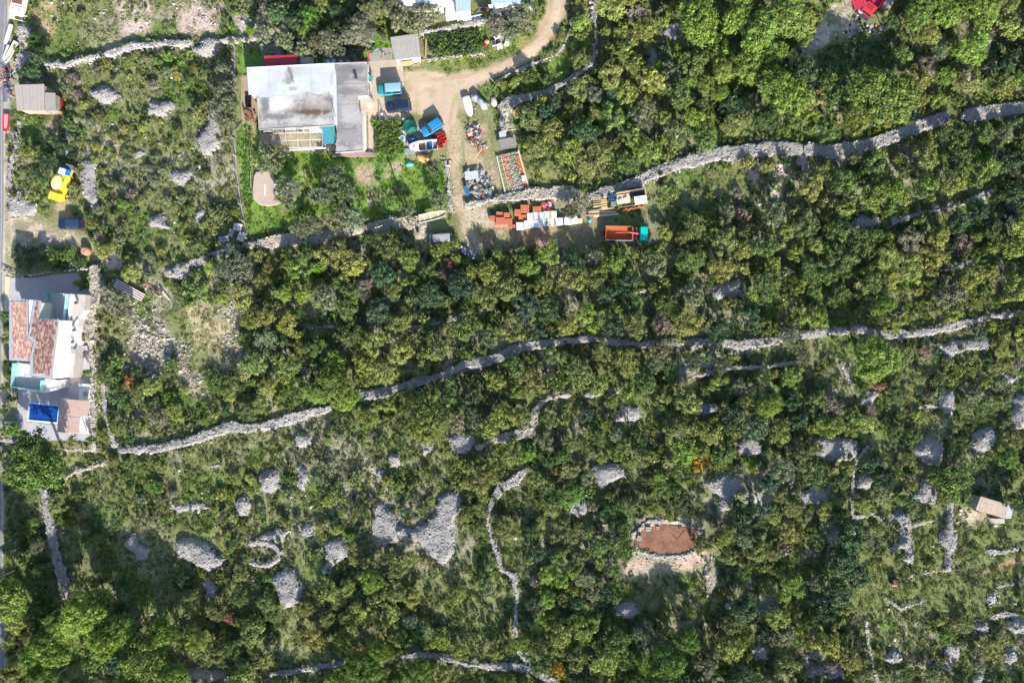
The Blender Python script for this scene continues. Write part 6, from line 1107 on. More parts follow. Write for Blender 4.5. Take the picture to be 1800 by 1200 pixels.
# ------------------------------------------------ villa
vo = G(75, 600); V = thing('white_villa', 'white modern villa with barrel tile roofs, glass balconies and roof terraces', 'villa', (*vo, 0), lm='white villa')
def vp(L, z): return px(L, z)
ZR = 7.0
roofg = M('grey_eave', (.33,.35,.38), .7, .2, 2); 
def bars(P, z, inset, m_, nm):       # eave frame as four trims
    n = len(P)
    for i in range(n):
        a_, b_ = np.array(P[i]), np.array(P[(i+1)%n]); d = b_-a_; L_ = np.linalg.norm(d); c_ = (a_+b_)/2; nn = np.array([-d[1], d[0]])/L_; cc = np.mean(P, 0); nn = nn if np.dot(cc-c_, nn) > 0 else -nn; c_ = c_+nn*inset/2
        MB().box(c_[0]-vo[0], c_[1]-vo[1], z+.06+.002*i, L_-(inset*2 if i%2 else 0), inset, .12, math.atan2(d[1], d[0])).build(nm, m_, V)
def tiles(P, z, slope, seed, mat):
    """rows of half-round clay tiles over quad-ish polygon P at height z, ridge along y"""
    rr = np.random.default_rng(seed); bb = bbox(P); out = MB(); xs = np.arange(bb[0]+.12, bb[2], .235); ys = np.arange(bb[1]+.2, bb[3], .40)
    XX, YY = np.meshgrid(xs, ys); D = polydist(XX, YY, P); vs = []; fs = []
    for x, y in zip(XX[D > .08], YY[D > .08]):
        jx, jz = rr.normal(0,.02), rr.normal(0,.02); b = len(vs); zz = z+(x-bb[0])*slope+jz; r_ = .115
        for yy, lift, q in ((y-.22, .05, 1.0), (y+.22, 0.0, .85)):
            for i in range(5): a_ = math.pi*i/4; vs.append((x+jx+r_*q*math.cos(a_)-vo[0], yy-vo[1], zz+lift+r_*.8*math.sin(a_)))
        fs += [(b+i, b+5+i, b+6+i, b+1+i) for i in range(4)]+[(b, b+1, b+2, b+3, b+4)]
    # split over a few parts so that colour can vary tile by tile
    mb = MB(); mb.add(vs, fs); return mb.build('roof_tiles', mat, V, kind='stuff')
def tile_mat(nm, a_, b_, c_):
    m, t, bb = new_mat(nm); N = t.nodes; L = t.links; g = N.new('ShaderNodeNewGeometry'); mp = N.new('ShaderNodeVectorMath'); mp.operation = 'DIVIDE'; mp.inputs[1].default_value = (.235,.40,10); L.new(g.outputs['Position'], mp.inputs[0])
    fl = N.new('ShaderNodeVectorMath'); fl.operation = 'FLOOR'; L.new(mp.outputs[0], fl.inputs[0]); wn = N.new('ShaderNodeTexWhiteNoise'); L.new(fl.outputs[0], wn.inputs['Vector']); cr = N.new('ShaderNodeValToRGB'); e = cr.color_ramp.elements; e[0].color = (*a_,1); e[1].color = (*c_,1); k = e.new(.5); k.color = (*b_,1)
    L.new(wn.outputs['Value'], cr.inputs['Fac']); L.new(cr.outputs['Color'], bb.inputs['Base Color']); bb.inputs['Roughness'].default_value = .9; return m
T1 = tile_mat('clay_tiles_pale', (.27,.13,.105), (.46,.27,.22), (.62,.47,.40)); T2 = tile_mat('clay_tiles_dark', (.13,.06,.055), (.27,.14,.12), (.48,.34,.29))
RA = vp([(16.5,522.5),(49,527),(48.8,560),(49,594),(59,597),(53.5,610),(51.5,635),(16,633)], ZR); RB = vp([(61,527.5),(73.5,529),(68.5,560),(104,560.6),(98,610),(91,665),(53,660),(55,625),(61,600),(50.5,595)], ZR)
MB().prism(RA, ZR-.25, ZR, vo).build('roof_deck', roofg, V); MB().prism(RB, ZR-.05, ZR+.2, vo).build('roof_deck', roofg, V)
tiles(vp([(19,528),(47,531),(47,594),(57,600),(52,632),(20.5,629)], ZR+.1), ZR+.02, .0, 1, T1); tiles(vp([(62,529),(70,530.5),(66,562),(101,562.5),(95,612),(88,660),(56.5,655),(58,622),(63,600),(52.5,592)], ZR+.3), ZR+.22, .0, 2, T2)
MB().prism(vp([(20,527),(47,530),(47,590),(57,597),(51,630),(20,628)], ZR), 0, ZR-.26, vo).build('wall', plaster, V)
MB().prism(vp([(49.5,526.8),(60.8,527.4),(60,545),(56,570),(50,594),(49,560)], 6.4), 5.9, 6.4, vo).build('valley_gutter', M('valley_white', (.72,.74,.78), .7), V)
MB().prism(vp([(58,530),(70,532),(67,562),(101,562.5),(95,610),(88,660),(56,656),(57,625),(60,600),(52,592)], ZR), 0, ZR-.06, vo).build('upper_wall', plaster, V)
MB().prism(vp([(71.5,527.8),(84,529),(84,514),(127.5,516.5),(120,583),(108,583),(108,561),(68.8,559.6)], 3.3), 0, 3.3, vo).build('balcony_block', M('balcony_floor', (.5,.5,.51), .7, .2, 2), V)
MB().prism(vp([(105.5,583.3),(120.3,583.5),(136,560),(132,600),(118,662),(92,666)], 3.2), 0, 3.2, vo).build('east_wing', M('bright_plaster', (.66,.65,.63), .8, .4, .9, (.56,.55,.52)), V)
MB().prism(vp([(128.5,517),(150,518),(148,545),(139,560),(136.3,575),(133,600),(131,630),(128,664),(118.5,663),(132.3,600),(137,559),(121,582),(122,560)], 2.9), 0, 2.9, vo).build('east_terrace', M('pink_terrace', (.47,.42,.40), .8, .4, 1), V)
MB().prism(vp([(26,679),(29.5,637),(53,640.5),(54,661),(88,666),(101,668),(100,683),(78,686.5)], 3.3), 0, 3.3, vo).build('south_balcony', _mats['balcony_floor'], V)
gl = M('teal_glass', (.30,.55,.53), .12, spec=.7)
def rail(pts, z, hgt=1.05, mat=gl, nm='glass_railing', th=.06, lean=None):
    Q = vp(pts, z)
    for i in range(len(Q)-1):
        a_, b_ = np.array(Q[i]), np.array(Q[i+1]); d = b_-a_; L_ = np.linalg.norm(d); c_ = (a_+b_)/2
        MB().box(c_[0]-vo[0], c_[1]-vo[1], z+hgt/2, L_, th, hgt, math.atan2(d[1], d[0])).build(nm, mat, V)
rail([(85,528),(84.5,515),(122.5,517),(115,582)], 3.3); rail([(29.5,638),(26.5,679),(77,685.5),(79,668)], 3.3); rail([(127,517),(119.5,583)], 3.3, .35, white, 'parapet', .3)
MB().prism(vp([(117.5,517),(122.2,517.3),(115.4,581),(113.2,581)], 3.32), 3.3, 3.36, vo).build('teal_floor_strip', gl, V); MB().prism(vp([(85,516),(89,516),(89,528),(85,528)], 3.32), 3.3, 3.36, vo).build('teal_floor_strip', gl, V)
MB().prism(vp([(27,676),(30,640),(33.5,640),(31,676)], 3.32), 3.3, 3.36, vo).build('teal_floor_strip', gl, V); MB().prism(vp([(68,668),(76,669),(75,683),(67,682)], 3.32), 3.3, 3.36, vo).build('teal_floor_strip', gl, V)
MB().prism(vp([(32,681),(78,686.5),(100,680.5),(101,684),(78,690),(32,683.5)], 3.4), 3.0, 3.4, vo).build('balcony_edge', M('bright_plaster', (.66,.65,.63), .8, .4, .9, (.56,.55,.52)), V)
for q in ((109,591),(135,532),(131,580),(128.5,601)): a_, b_ = G(*q, 3.4); MB().box(a_-vo[0], b_-vo[1], 3.4, .35, .35, .5).build('vent', greyp, V); MB().box(a_-vo[0], b_-vo[1], 3.68, .45, .45, .06).build('vent_cap', dark, V)
for q in ((108.5,628),(130,617.5)): a_, b_ = G(*q, 3.3); MB().box(a_-vo[0], b_-vo[1], 3.35, 1.0, .8, .3).build('skylight', greyp, V)
window(V, G(70,0,5)[0]-vo[0], G(0,660,6)[1]-vo[1]-.28, 4.9, 2.0, 1.9, 's', greyp); window(V, G(35,0,5)[0]-vo[0], G(0,630,ZR)[1]-vo[1]-.05, 4.9, 1.6, 1.9, 's', greyp)
t = thing('blue_awning', 'deep blue slim awning beside the villa terrace wall', 'awning', (*G(138,590,1.5), 0)); MB().box(0,0,2.0,.45,2.6,.08,-.04).build('canopy', M('awning_blue', (.01,.13,.28), .6), t); MB().box(-.2,0,1.0,.06,.06,2.0).build('post', steel, t)
# terrace, pool, pergola
def cutslab(name, outer, z, mat, zb=-.2): mb = MB(); mb.prism(px(outer, z), zb, z); return mb.build(name, mat, kind='structure')
deck = M('deck_shaded', (.40,.39,.41), .75, .5, .8, (.31,.30,.33)); wht = M('deck_sunlit', (.66,.65,.62), .75)  # deck colour greyed for the pine shadow; bright copy paints its sunlit part
cutslab('pool_terrace', [(32,684),(48,686),(47,770),(33,772),(30,756)], .12, deck); cutslab('pool_terrace', [(48.1,686),(140,670),(162,600),(168,640),(168,700),(104.2,710.5),(48.1,705.3)], .12, deck); cutslab('pool_terrace', [(47.1,741.3),(101.2,746.5),(168,746),(165,776),(47.1,772)], .12, deck); cutslab('pool_terrace', [(104.6,711),(168,700.2),(168,745.8),(101.5,746.3)], .12, deck)
cutslab('villa_terrace_floor', [(128,517),(168,500),(160,560),(157,600),(162,600),(140,670),(100,690)], .115, M('villa_paving', (.56,.50,.46), .8, .2, .8)); cutslab('villa_driveway', [(17,488),(62,488),(100,482),(137,479),(148,500),(130,520),(84,530),(15,525)], .1, M('gravel_drive', (.40,.37,.37), .9, .4, 1.5, (.3,.28,.27), bump=.4))
cutslab('roadside_path', [(9,485),(19,487),(17,560),(8,560)], .09, M('cream_path', (.58,.48,.34), .9))
rimp = px([(49,705.5),(104,711),(101,745.5),(47,740.5)], .13); inner = px([(51.5,709),(103,713.7),(100.2,742),(49.8,737.2)], .13)
mb = MB(); mb.loft([[(x, y, .14) for x, y in rimp], [(x, y, .16) for x, y in inner], [(x, y, -1.5) for x, y in inner]], cap=False); mb.build('pool_basin', M('pool_tile', (.5,.62,.75), .4), kind='structure')
MB().add([(x, y, -1.4) for x, y in inner], [(3,2,1,0)]).build('pool_floor', M('pool_floor_tile', (.01,.09,.34), .4), kind='structure')
MB().prism([(x*.9995, y*.9995) for x, y in inner], -.02, .0).build('pool_water', M('pool_water_blue', (.004,.055,.27), .06, .5, 1.2, (.006,.09,.36), bump=.15, spec=.5), kind='structure'); LM.append(('swimming pool', *cen(inner)))
x_, y_ = G(54, 714, .1); t = thing('pool_ladder', 'small steel ladder in the corner of the swimming pool', 'ladder', (x_, y_, .1))
for s in (-.2,.2): MB().tube((s,0,-.5),(s,0,.5),.03,6).build('rail', chrome, t)
for z in (-.3,-.05,.2): MB().box(0,0,z,.4,.06,.04).build('rung', chrome, t)
slatm = M('pinkish_slat', (.46,.33,.28), .8, .3, 3)
for k, (q, nm) in enumerate((([(105.5,700.5),(157,704.5),(154.5,732),(103.5,729.5)],'upper slatted pergola bay beside the swimming pool'),([(103,731),(142,733),(138.5,761),(100.5,758.5)],'lower slatted pergola bay beside the swimming pool'))):
    P = px(q, 2.5); c = cen(P); t = thing('pool_pergola', nm, 'pergola', (*c, 0), group='pergola by the pool', lm=('upper pool pergola','lower pool pergola')[k]); a_, b_, c_, d_ = [np.array(z) for z in P]; n = 26 if k == 0 else 20
    for i in range(n):
        f0, f1 = (i+.06)/n, (i+.82)/n; Q = [tuple(a_*(1-f0)+b_*f0), tuple(a_*(1-f1)+b_*f1), tuple(d_*(1-f1)+c_*f1), tuple(d_*(1-f0)+c_*f0)]; MB().prism(Q, 2.5, 2.56, c).build('slat', slatm, t)
    for u, v in ((a_, b_), (d_, c_)): m_ = (u+v)/2-np.array(c); d2 = v-u; MB().box(m_[0], m_[1], 2.43, np.linalg.norm(d2), .12, .12, math.atan2(d2[1], d2[0])).build('beam', white, t)
    for u in (a_, b_, c_, d_): u = (u-np.array(c))*.97; MB().box(u[0], u[1], 1.24, .12, .12, 2.4).build('post', white, t)
Pb = px([(138,674),(161,675.5),(158,682),(156,690),(153,703),(138,702),(139,688)], 1.2); c = cen(Pb); t = thing('outdoor_kitchen', 'white plastered outdoor kitchen block between villa and pergola', 'kitchen', (*c, 0), lm='outdoor kitchen'); MB().prism(Pb, 0, 1.2, c).build('body', _mats['bright_plaster'], t); MB().box(-.7,.9,1.25,.5,.7,.1).build('sink', greyp, t); MB().box(.15,-.4,1.2,.6,.8,.5).build('oven', greyp, t)
P = px([(139,734),(164,728),(165,745),(157,762),(140,760)], .2); MB().prism(P, .121, .2).build('sunlit_deck_patch', wht, kind='structure')  # patch of sunlight on the deck, painted in as a brighter slab
for i, (a_, b_) in enumerate(((137,603.5),(150,612))):
    x_, y_ = G(a_, b_, .5); t = thing('garden_armchair', ('grey cushioned armchair nearest the villa wing','grey cushioned armchair next to the terrace sofa')[i], 'armchair', (x_, y_, .12), .2); MB().box(0,0,.3,.8,.8,.3).build('seat', greyp, t, bevel=.05); MB().box(0,.35,.6,.8,.15,.5).build('backrest', greyp, t, bevel=.04)
    for s in (-.36,.36): MB().box(s,0,.45,.12,.8,.25).build('armrest', white, t)
x_, y_ = G(150, 607, .5); t = thing('terrace_table', 'low white table on the villa terrace', 'table', (x_+.3, y_+.9, .12)); MB().box(0,0,.4,1.2,.7,.05).build('tabletop', white, t)
for a_ in (-.5,.5):
    for b_ in (-.28,.28): MB().box(a_,b_,.19,.05,.05,.38).build('leg', white, t)
# ------------------------------------------------ plants: crown meshes made of leaf faces gathered in clumps
def crown_mesh(name, seed, RR, HH, nc, nl, leaf, z0=0.0, rc=(.25,.42), spread=1.0, up=.25, radial=False, squash=1.0):
    rr = np.random.default_rng(seed); u = rr.random(nc); ph = rr.uniform(0, 2*np.pi, nc); ct = 1-u*1.12; st = np.sqrt(np.maximum(0, 1-ct**2)); k = rr.uniform(.62, .92, nc)
    lump = 1+.22*np.sin(ph*rr.integers(2, 4)+rr.uniform(0, 6))+rr.normal(0, .08, nc)
    C = np.stack([RR*k*lump*st*np.cos(ph), RR*k*lump*st*np.sin(ph), z0+HH*.5+HH*.5*k*ct*.9], -1); rcs = RR*rr.uniform(*rc, nc)
    ci = rr.integers(0, nc, nl); d = rr.normal(0, 1, (nl, 3)); d[:, 2] = d[:, 2]*.8+up; d /= np.linalg.norm(d, axis=1)[:, None]
    P = C[ci]+d*(rcs[ci]*rr.uniform(.72, 1.08, nl))[:, None]*np.array([1, 1, squash*.9]); P[:, 2] = np.maximum(P[:, 2], z0*.5+.03)
    nrm = d+rr.normal(0, .30, (nl, 3)); nrm /= np.linalg.norm(nrm, axis=1)[:, None]
    a = rr.normal(0, 1, (nl, 3)); t = np.cross(nrm, a); t /= np.linalg.norm(t, axis=1)[:, None]+1e-9; b = np.cross(nrm, t)
    s = leaf*rr.uniform(.65, 1.35, nl)[:, None]*.5; inner = rr.random(nl) < .14; P[inner] = C[ci[inner]]+rr.normal(0, .25, (inner.sum(), 3))*rcs[ci[inner]][:, None]; s[inner] *= 2.4
    V = np.stack([P-t*s*1.3, P-b*s*.75, P+t*s*1.3, P+b*s*.75], 1).reshape(-1, 3); F = np.arange(nl*4).reshape(-1, 4)
    v = np.clip(.5*rr.random(nl)+.5*rr.random(nc)[ci]+.0*nl, 0, 1); return mesh_np(name, V, F, [LEAF], fcol=v)
bark = M('bark', (.13,.10,.08), .9, .4, 3)
def trunk_mesh(name, seed, h, r, RR, n=6):
    rr = np.random.default_rng(seed); mb = MB(); lx, ly = rr.normal(0, .08, 2)*h; mb.tube((0,0,-.2), (lx, ly, h*.55), r, 8, r*.7)
    for i in range(n): a = 2*math.pi*i/n+rr.normal(0, .3); q = RR*rr.uniform(.45, .75); mb.tube((lx, ly, h*rr.uniform(.35,.55)), (lx+q*math.cos(a), ly+q*math.sin(a), h*rr.uniform(.65,.85)), r*.45, 6, r*.15, cap=False)
    me = bpy.data.meshes.new(name); me.from_pydata(mb.v, [], mb.f); me.materials.append(bark); me.update(); return me
PINE = [crown_mesh('pine_crown', 100+i, 4.0, 4.4, 190, 11000, .20, z0=2.7, rc=(.09,.24), up=.3) for i in range(5)]; PINET = [trunk_mesh('pine_trunk', i, 6.5, .24, 4.0) for i in range(3)]
OAK = [crown_mesh('oak_crown', 200+i, 1.8, 2.6, 30+i*5, 2900, .155, z0=.7, rc=(.14+.01*i,.42-.02*i), up=.2) for i in range(8)]; OAKT = [trunk_mesh('oak_trunk', 20+i, 2.8, .11, 1.8) for i in range(3)]
OLIVE = [crown_mesh('olive_crown', 300+i, 2.2, 2.6, 90, 3800, .125, z0=1.1, rc=(.09,.24), up=.2) for i in range(5)]; OLIVET = [trunk_mesh('olive_trunk', 40+i, 2.9, .16, 2.2) for i in range(3)]
BUSH = [crown_mesh('bush_foliage', 400+i, 1.0, 1.35, 16+i*2, 850, .13, z0=.05, rc=(.18,.48)) for i in range(10)]
LOW = [crown_mesh('scrub_foliage', 500+i, .6, .6, 12, 260, .11, z0=.0, rc=(.25,.5), squash=.8) for i in range(8)]
def tuft_mesh(seed):
    rr = np.random.default_rng(seed); n = 16; P = np.concatenate([rr.normal(0, .16, (n, 2)), rr.uniform(.02, .16, (n, 1))], 1); d = rr.normal(0, 1, (n, 3)); d[:, 2] = abs(d[:, 2])+.5; d /= np.linalg.norm(d, axis=1)[:, None]
    t = np.cross(d, rr.normal(0, 1, (n, 3))); t /= np.linalg.norm(t, axis=1)[:, None]; b = np.cross(d, t); s = .09*rr.uniform(.6, 1.4, n)[:, None]
    V = np.stack([P-t*s, P-b*s*.5, P+t*s, P+b*s*.5], 1).reshape(-1, 3); return mesh_np('tuft', V, np.arange(n*4).reshape(-1, 4), [LEAF], fcol=rr.random(n))
TUFT = [tuft_mesh(600+i) for i in range(6)]
# tints (real leaf colours)
TINT = {'bright green': (.185,.265,.060), 'yellow green': (.225,.265,.080), 'olive green': (.178,.215,.078), 'mid green': (.115,.172,.056), 'dark green': (.064,.108,.050), 'blue green': (.080,.138,.080), 'grey green': (.178,.208,.122), 'silver green': (.20,.225,.155),
        'greyish brown': (.21,.19,.155), 'reddish': (.28,.15,.10), 'golden yellow': (.42,.28,.03), 'vivid green': (.118,.215,.050)}
def tint(nm, j=.12): c = np.array(TINT[nm]); return [float(q) for q in c*(1+rng.normal(0, j))*(1+rng.normal(0, .05, 3))]
PLANTS = []     # (object, x, y, radius, colour, noun)
def tree(kind, x, y, r, h, colour, cm, tm, rad0, h0):
    z = h1(x, y); o = bpy.data.objects.new(kind, None); col.objects.link(o); o.location = (x, y, z); o.rotation_euler = (0, 0, rng.uniform(0, 6.28)); s = r/rad0; o.scale = (s*rng.uniform(.92,1.08), s*rng.uniform(.92,1.08), h/h0)
    t_ = link('trunk', tm, o); c_ = link('crown', cm, o); c_['tint'] = tint(colour); o['category'] = kind.split('_')[-1] if kind != 'evergreen_oak' else 'oak tree'
    o['category'] = {'pine_tree': 'pine tree', 'olive_tree': 'olive tree', 'evergreen_oak': 'oak tree'}[kind]; PLANTS.append((o, x, y, r, colour, {'pine_tree': 'pine', 'olive_tree': 'olive tree', 'evergreen_oak': 'evergreen oak'}[kind])); return o
# hand placed pines: centre px, radius px, height m, colour
PN = [(1225,45,38,8,'bright green'),(1215,8,30,7,'bright green'),(1292,40,30,7,'bright green'),(1330,62,36,8,'bright green'),(1378,35,38,8,'bright green'),(1312,118,32,6,'bright green'),(1355,95,26,6,'bright green'),(1300,5,28,7,'bright green'),(1378,-22,32,8,'bright green'),
 (1378,165,42,8,'bright green'),(1345,210,26,6,'mid green'),(1272,125,24,5,'bright green'),(1545,172,55,8.5,'bright green'),(1505,205,32,6,'bright green'),(1590,160,28,6,'bright green'),(1608,28,30,6.5,'bright green'),(1655,25,30,6.5,'bright green'),(1625,60,24,5,'yellow green'),(1702,88,32,6,'bright green'),(1720,20,34,7,'bright green'),(1240,150,18,4,'bright green'),(1262,165,17,4,'bright green'),
 (73,812,52,10,'vivid green'),(755,735,46,7,'mid green'),(748,745,30,7.4,'bright green'),(590,682,32,6,'bright green'),(560,690,24,5,'bright green'),(612,700,24,5,'bright green'),(1535,632,44,7.5,'bright green'),(1350,712,24,5,'bright green'),(1548,535,22,5,'bright green'),(1570,335,20,4.5,'bright green'),
 (22,1048,38,9.2,'bright green'),(-15,1020,30,9.2,'bright green'),(150,1075,40,9.7,'bright green'),(118,1095,28,8.2,'bright green'),(178,1048,24,6,'bright green'),(100,1130,36,9.2,'bright green'),(70,1150,26,8.2,'bright green'),(190,1120,32,9.2,'bright green'),(262,1150,42,9.7,'bright green'),(225,1105,30,8.2,'bright green'),(290,1110,26,8.2,'bright green'),(300,1185,34,9.2,'bright green'),(85,1195,32,9.2,'bright green'),(188,1055,14,4,'bright green'),(345,1120,26,6,'bright green'),(240,1205,34,9.2,'bright green'),
 (640,1170,32,7,'bright green'),(600,1190,26,6,'bright green'),(735,1180,30,6,'bright green'),(1170,1160,34,6.5,'vivid green'),(1140,1170,24,5,'bright green'),(1205,1120,26,6,'vivid green'),(1160,1190,26,6,'vivid green'),(1120,1195,22,5,'vivid green'),(915,1128,16,3.6,'bright green'),(948,1128,18,4,'mid green'),(840,845,24,4.5,'yellow green'),(860,835,20,4,'yellow green'),(1270,945,18,3,'yellow green'),(655,1020,22,4.5,'bright green'),(670,1140,24,6,'bright green'),(560,470,14,3,'bright green'),(500,515,16,4,'bright green'),(530,520,14,3.5,'bright green')]
for a, b, r, h, c in PN:
    x, y = G(a, b, h*.62); tree('pine_tree', x, y, r*.1*.95, h, c, PINE[rng.integers(0, 5)], PINET[rng.integers(0, 3)], 4.15, 7.0)
OL = [(485,275,26,4),(472,292,18,3.5),(510,330,24,4),(505,350,22,3.6),(568,345,22,4),(590,315,24,4.2),(612,340,20,4),(588,385,24,4),(620,385,26,4.2),(528,402,20,3.2),(550,395,20,3.5),(605,372,18,3.5),(772,352,19,3.5),(715,372,14,3),(762,295,16,3.2),
 (465,62,20,3.8),(502,75,18,3.6),(535,88,17,3.4),(555,82,20,3.8),(582,74,22,4.2),(590,90,18,3.6),(650,18,22,4.5),(705,38,24,5),(690,15,20,4.5),(752,32,24,4.6),(730,50,16,4),(873,45,22,4),(895,60,18,3.6),(930,20,20,4),(910,35,20,4),
 (400,185,26,4.4),(398,160,22,4.2),(405,215,24,4.2),(385,205,18,3.4),(395,125,16,3.4),(412,462,30,4.6),(430,480,22,4),(395,475,20,4),(203,528,26,4.2),(218,545,20,3.8),(1130,205,26,4),(1175,130,20,3.6),(1165,615,22,3.6),(1150,640,18,3.4),(1268,640,16,3.2),(1410,625,18,3),(1385,590,20,3),(1020,358,18,3),(1005,372,16,3)]
for a, b, r, h in OL:
    x, y = G(a, b, h*.6); tree('olive_tree', x, y, r*.1*1.02, h, 'silver green' if (a < 460 and b > 400) or rng.random() < .2 else 'grey green', OLIVE[rng.integers(0, 5)], OLIVET[rng.integers(0, 3)], 2.3, 3.5)
x, y = G(633, 56, 3.4); tree('pine_tree', x, y, 2.8, 5.0, 'silver green', PINE[2], PINET[0], 4.15, 7.0)
# dark oak clumps and special bushes: px, r px, h, colour
SPX = [(1490,945,30,4.5,'dark green'),(1478,985,28,4.5,'dark green'),(1500,1010,24,4,'dark green'),(1470,1040,24,4,'dark green'),(1445,1075,20,3.6,'dark green'),(1310,910,26,4,'dark green'),(1560,40,16,3,'dark green'),(1345,895,16,3,'blue green'),(1305,890,18,3.4,'dark green'),(1680,845,32,4.5,'mid green'),(1640,835,16,3,'mid green'),(1660,870,18,3,'olive green'),(1550,840,22,3.5,'dark green'),(1535,815,18,3,'blue green'),(1770,805,20,3,'vivid green'),(1790,880,24,4,'dark green'),(1235,955,20,3,'olive green'),(1080,945,24,4,'mid green'),(1100,960,20,3.5,'vivid green'),(1095,930,16,3,'mid green'),
 (1233,812,15,2,'golden yellow'),(1289,800,10,1.6,'reddish'),(980,1178,13,1.8,'golden yellow'),(790,465,14,2,'reddish'),(780,480,11,1.6,'greyish brown'),(640,500,16,2.6,'greyish brown'),(643,520,12,2.4,'greyish brown'),(1625,122,20,2.4,'greyish brown'),(1120,25,16,2.4,'greyish brown'),(1305,380,14,2,'greyish brown'),(1690,430,20,2,'greyish brown'),(1460,715,22,2.6,'greyish brown'),(1545,678,10,1.6,'reddish'),(230,670,12,1.6,'reddish'),(405,1085,12,1.6,'reddish'),(1000,870,24,2.5,'vivid green'),(380,670,20,1.6,'mid green'),(1040,1040,16,2.6,'grey green'),
 (560,110,14,2.6,'vivid green'),(548,30,18,3.2,'vivid green'),(540,60,16,3,'vivid green'),(555,45,14,3,'dark green'),(520,40,18,3.2,'dark green'),(490,25,20,3.4,'dark green'),(1100,165,22,3.6,'yellow green'),(1030,285,24,3.6,'olive green'),(1055,270,20,3.4,'olive green'),(960,200,14,3.4,'blue green'),(975,180,12,3,'dark green'),(1400,500,18,3.4,'bright green'),(1395,445,16,3,'bright green'),(1430,430,14,3,'yellow green'),(1475,520,20,3,'mid green'),(1690,770,18,3.4,'dark green'),
 (350,435,22,1.6,'olive green'),(385,385,26,1.8,'olive green'),(340,510,26,2,'mid green'),(325,525,20,1.8,'mid green'),(350,200,16,2,'olive green'),(310,230,10,1.5,'mid green'),(32,446,16,1.3,'dark green'),(60,450,17,1.4,'dark green'),(95,452,18,1.4,'mid green'),(120,446,16,1.2,'mid green'),(78,440,13,1.3,'grey green'),(140,458,13,1.2,'dark green'),(45,462,14,1.3,'mid green'),(110,464,12,1.2,'dark green'),(56,125,16,3,'dark green'),(70,100,18,3.2,'dark green'),(60,75,14,2.6,'dark green'),(120,215,14,2,'mid green'),(110,255,18,3,'dark green'),(55,270,16,2.8,'olive green'),(75,300,18,3,'dark green'),(95,285,12,2.6,'dark green'),(200,640,18,2,'mid green'),(190,660,20,2,'mid green'),(205,700,18,2,'mid green'),(300,640,14,1.8,'mid green'),(240,655,12,1.8,'dark green'),(145,500,12,1.6,'mid green'),(150,590,12,1.6,'olive green'),(155,655,6,2.6,'bright green'),(128,772,8,2.2,'bright green'),(160,773,7,2.2,'bright green'),(160,487,9,1.2,'bright green'),
 (10,555,9,2,'mid green'),(14,575,8,2,'dark green'),(9,595,9,2,'mid green'),(13,640,8,2,'dark green'),(22,660,8,2,'mid green'),(10,680,9,2,'mid green'),(20,700,8,1.8,'dark green'),(8,720,9,1.8,'mid green'),(26,755,12,1.8,'vivid green'),(10,757,10,1.5,'bright green'),(905,55,14,2.6,'olive green'),(770,420,0.1,1,'olive green')]
SPX.pop()
PTS = []    # all plants for spacing: x, y, r
for a, b, r, h, c in SPX:
    x, y = G(a, b, h*.6); z = h1(x, y)
    if h >= 2.4: tree('evergreen_oak', x, y, r*.1, h, c, OAK[rng.integers(0, 8)], OAKT[rng.integers(0, 3)], 1.85, 3.1)
    else:
        o = link('bush', BUSH[rng.integers(0, 10)]); o.location = (x, y, z); o.rotation_euler = (0, 0, rng.uniform(0, 6.28)); o.scale = (r*.1, r*.1, h/1.35); o['tint'] = tint(c); o['category'] = 'bush'; PLANTS.append((o, x, y, r*.1, c, 'bush'))
for q in PLANTS: PTS.append((q[1], q[2], q[3]))
# keep-out areas
KO = [[(415,72),(470,72),(470,118),(640,110),(690,60),(850,40),(905,58),(855,98),(960,35),(960,-60),(998,-60),(995,35),(960,85),(905,122),(838,160),(880,165),(905,185),(905,240),(935,335),(1000,345),(1035,370),(1150,325),(1155,430),(1050,432),(1045,445),(925,428),(850,440),(842,460),(812,450),(800,395),(755,438),(745,400),(712,385),(640,410),(437,418),(413,300),(413,120)],
 [(-80,-80),(16,-80),(30,40),(28,110),(30,150),(104,150),(104,200),(28,200),(20,235),(10,240),(9,380),(60,378),(150,400),(165,440),(215,470),(200,480),(172,478),(168,790),(-5,775),(12,900),(14,1230),(-80,1230)],
 [(680,-60),(945,-60),(945,20),(880,30),(800,40),(760,60),(680,60)],[(1110,910),(1240,912),(1262,945),(1258,1010),(1105,1008),(1108,940)],[(1712,870),(1790,878),(1784,918),(1750,924),(1712,900)],
 [(82,286),(128,288),(120,352),(148,372),(146,408),(96,408),(90,360)],[(205,490),(262,515),(255,530),(200,502)],[(1495,-60),(1585,-60),(1560,60),(1500,60),(1440,110),(1400,115),(1450,30)],[(385,390),(440,388),(440,430),(385,430)]]
EX = MASK.copy()
for q in KO: EX = np.maximum(EX, polydist(X, Y, px(q)))
for q in [[(320,530),(425,540),(428,590),(430,650),(372,655),(372,700),(350,700),(300,640),(268,672),(215,650),(212,555),(262,525),(300,500)]]: EXS = polydist(X, Y, px(q))
def look(A_, x, y): return A_[min(ny-1, max(0, int(round((y+GY)/GS)))), min(nx-1, max(0, int(round((x+GX)/GS))))]
REG = np.ones((ny, nx), int)     # 1 medium, 2 thicket, 0 garrigue, 3 grass, 4 open rubble
def setreg(P, v): REG[polydist(X, Y, px(P))+jit > 0] = v
setreg([(875,190),(1050,95),(1045,-90),(1900,-90),(1900,600),(1540,590),(1040,600),(880,610),(640,700),(540,690),(440,620),(420,480),(560,440),(720,425),(820,440),(1050,440),(1150,400),(1230,370),(1400,360),(1430,300),(1200,300),(1050,325),(920,320)], 2)
